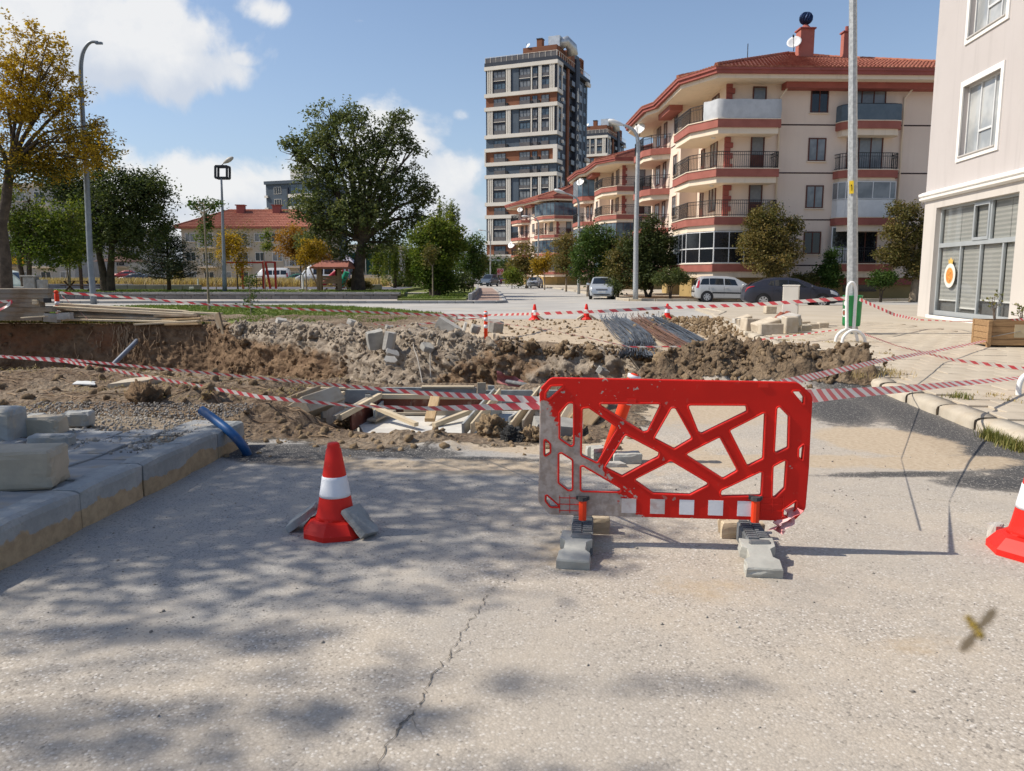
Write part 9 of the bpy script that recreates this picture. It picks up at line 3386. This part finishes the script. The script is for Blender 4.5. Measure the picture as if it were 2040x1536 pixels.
# ---- far trees that close the view
far = [(20, 150, 40, 40), (105, 150, 40, 30), (205, 145, 30, 22), (300, 150, 40, 26), (360, 160, 30, 22), (665, 125, 30, 20), (560, 150, 40, 22), (810, 140, 36, 30), (870, 150, 34, 28), (920, 160, 30, 30), (955, 165, 22, 26), (985, 170, 20, 22), (1010, 168, 20, 22), (1035, 160, 20, 24)]
fl = ['at the left edge', 'left of the grey lamp', 'behind the pavilion', 'behind the dark tree', 'behind the pine', 'behind the shelter', 'behind the orange tree', 'behind the willow', 'behind the tamarisk', 'right of the tamarisk', 'behind the small van', 'left of the board with the 49', 'above the dark red car', 'right of the dark red car']
for k, (px, d, rx, ry) in enumerate(far):
 tree('far_tree', ('dark green', 'olive', 'green')[k%3]+' distant tree '+fl[k], 'tree', at(px, d, 0), [(px-rx*.4, 552-ry*.7, rx*.7, ry*.7), (px+rx*.4, 552-ry, rx*.7, ry*.8), (px, 552-ry*.3, rx, ry*.6)], d, (M_leaf_dark, M_leaf_olive, M_leaf_green)[k%3], .15, 1.5, 170, 12, .9, .5, M_bark, 'distant trees', .4, None, 2)
# ---- trees along the cream buildings
tree('street_tree', 'brownish tree before the farthest cream building, by the blue awning', 'tree', at(1128, 78), [(1128, 490, 26, 26, .1), (1118, 520, 24, 24), (1140, 530, 20, 26)], 78, M_leaf_olive, .10, 2.0, 480, 14, .45, .2, M_bark_pale, None, .55, None, 3)
tree('street_tree', 'golden small tree at the slim lamp down the street', 'tree', at(1085, 88), [(1088, 520, 18, 20), (1075, 530, 16, 18)], 88, M_leaf_autumn, .07, 1.8, 240, 14, .42, .22, M_bark_pale, None, .5, None, 3)
tree('street_tree', 'pale brown tree before the farthest cream building, left of the grey saloon', 'tree', at(1048, 100), [(1048, 505, 22, 18, .1), (1035, 530, 26, 22), (1060, 535, 18, 20), (1020, 545, 14, 16)], 100, M_leaf_olive, .09, 1.5, 420, 14, .5, .26, M_bark_pale, None, .55, None, 3)
tree('shrub', 'bright green shrub at the foot of the pale brown tree', 'shrub', at(1020, 96), [(1022, 550, 18, 16), (1035, 558, 12, 12)], 96, M_leaf_lime, .06, .4, 200, 14, .5, .24, M_bark, None, .5, None, 2)
tree('street_tree', 'broad green tree behind the silver hatchback', 'tree', at(1172, 60), [(1190, 480, 38, 32), (1165, 500, 34, 34), (1215, 505, 30, 34, .05), (1185, 540, 40, 26, -.1), (1150, 530, 18, 22)], 60, M_leaf_green, .13, 1.7, 900, 15, .42, .18, M_bark_pale, None, .48, None, 4)
tree('street_tree', 'olive brown bush tree between the green tree and the cypress', 'tree', at(1232, 54), [(1235, 520, 26, 28, .05), (1225, 555, 30, 26, -.05), (1250, 490, 20, 20, -.1)], 54, M_leaf_olive, .08, .6, 560, 15, .36, .16, M_bark, None, .45, None, 3)
tree('cypress_shrub', 'large dark cypress shrub behind the galvanised lamp', 'shrub', at(1292, 53), [(1300, 450, 20, 24, .05), (1290, 485, 38, 34), (1315, 495, 28, 34), (1270, 510, 34, 34), (1300, 530, 46, 32, -.05), (1275, 550, 34, 24, -.1), (1335, 480, 12, 30, -.1), (1255, 475, 14, 18, .1)], 53, M_leaf_cyp, .14, .5, 1500, 15, .34, .16, M_bark, None, .45, None, 8, .9, 2)
tree('shrub', 'low grey green shrub with bare stems under the glazed balcony', 'shrub', at(1336, 49.8, .12), [(1345, 550, 24, 14), (1318, 556, 18, 14), (1362, 555, 12, 12)], 49.8, M_leaf_dark, .04, .8, 340, 14, .28, .13, M_bark, None, .5, None, 3, 1, 3)
tree('street_tree', 'rounded maple with browning leaves in front of the large cream building', 'tree', at(1532, 47.5, .0), [(1540, 430, 26, 26, -.15), (1510, 440, 22, 24, -.1), (1575, 455, 22, 22, -.15), (1530, 475, 45, 30, .05), (1500, 490, 32, 28), (1565, 495, 36, 28, .05), (1530, 520, 50, 24, .05), (1545, 540, 28, 14), (1590, 440, 10, 20, -.2)], 47.5, M_leaf_olive, .12, 1.9, 1500, 15, .32, .14, M_bark_pale, None, .62, None, 4)
tree('street_tree', 'olive maple with a thick pale trunk beside the white building', 'tree', at(1823, 47, .12), [(1800, 425, 26, 26), (1820, 450, 28, 34), (1785, 465, 28, 28, .05), (1810, 500, 40, 34), (1780, 510, 30, 22), (1825, 540, 26, 22), (1845, 470, 26, 40)], 47, M_leaf_olive, .26, 1.8, 1300, 15, .32, .14, M_bark_pale, None, .5, None, 4)
tree('shrub', 'small round shrub between the lamp post and the pale trunk', 'shrub', at(1757, 46.5, .12), [(1757, 556, 24, 14), (1740, 560, 12, 10), (1772, 552, 12, 10)], 46.5, M_leaf_green, .05, .6, 280, 14, .28, .13, M_bark, None, .35, None, 3, 1, 2)
tree('climbing_shrub', 'dark climbing shrub under the right ground floor balcony', 'shrub', at(1650, 47.8, .12), [(1655, 525, 16, 20), (1645, 550, 22, 22), (1662, 555, 16, 22), (1660, 505, 10, 12)], 47.8, M_leaf_green, .05, .6, 420, 14, .28, .14, M_bark, None, .28, None, 3)
tree('shrub', 'grey green low shrub behind the bonnet of the dark car', 'shrub', at(1605, 47.8, .12), [(1605, 556, 24, 14), (1585, 560, 14, 12)], 47.8, M_leaf_olive, .04, .5, 240, 14, .26, .12, M_bark, None, .3, None, 3)
tree('shrub', 'small dark shrub at the street side under the galvanised lamp', 'shrub', at(1222, 52.5, .12), [(1225, 572, 16, 14)], 52.5, M_leaf_dark, .04, .4, 130, 14, .28, .13, M_bark, None, .45, None, 2)
# ---- trees standing left of the pavement, beside the viewer; their shade falls over the road
def side_tree(label, base, lobes, n, seed, cr=.30, sz=.10):
 random.seed(seed)
 root = thing('street_tree', label, 'tree', base, 0, 'trees beside the viewer')
 P_, idx, dd = lobe_points([l+(0, ) for l in lobes], n)
 leaves('crown', P_, 13, cr, sz, M_leaf_green, root, RNG.normal(.5, .15, n))
 b = MB()
 b.tube([(0, 0, -.2), (.05, 0, 1.5), (.1, 0, 3.4)], [.15, .12, .10], 8, 0, False)
 for l in lobes[:10]:
  c = Vector(l[:3])
  b.tube([(.1, 0, 3.3), Vector((.1, 0, 3.3)).lerp(c, .5)+Vector((0, 0, .3)), c], [.03, .012, .005], 6, 0, False)
 b.build('trunk', M_bark, root, None, True)
side_tree('leafy tree left of the pavement whose shade covers the left kerb and the cone', (-8.6, 5.3, .2), [(.2, .1, 5.4, 1.9, 1.5, 1.3), (1.7, .0, 6.2, 1.7, 1.3, .9), (-.8, .2, 6.6, 1.6, 1.3, 1.1), (1.2, -1.0, 5.4, 1.5, .9, .7)], 1250, 3)
band = []  # crown laid in thin bands, shaped so its shade streaks the near road
for k in range(46):
 h = random.uniform(6.0, 9.6)
 gx_ = random.uniform(-3.3, -.7) if random.random() < .68 else random.uniform(-.9, .25)
 gy_ = random.uniform(1.9, 4.3)
 band.append((gx_-h/1.035+9.9, gy_-2.2, h, random.uniform(.5, .95), .05, .05))
side_tree('thin leafy tree left of the viewer that dapples the near road', (-9.9, 2.2, .0), band, 430, 4, .085, .055)
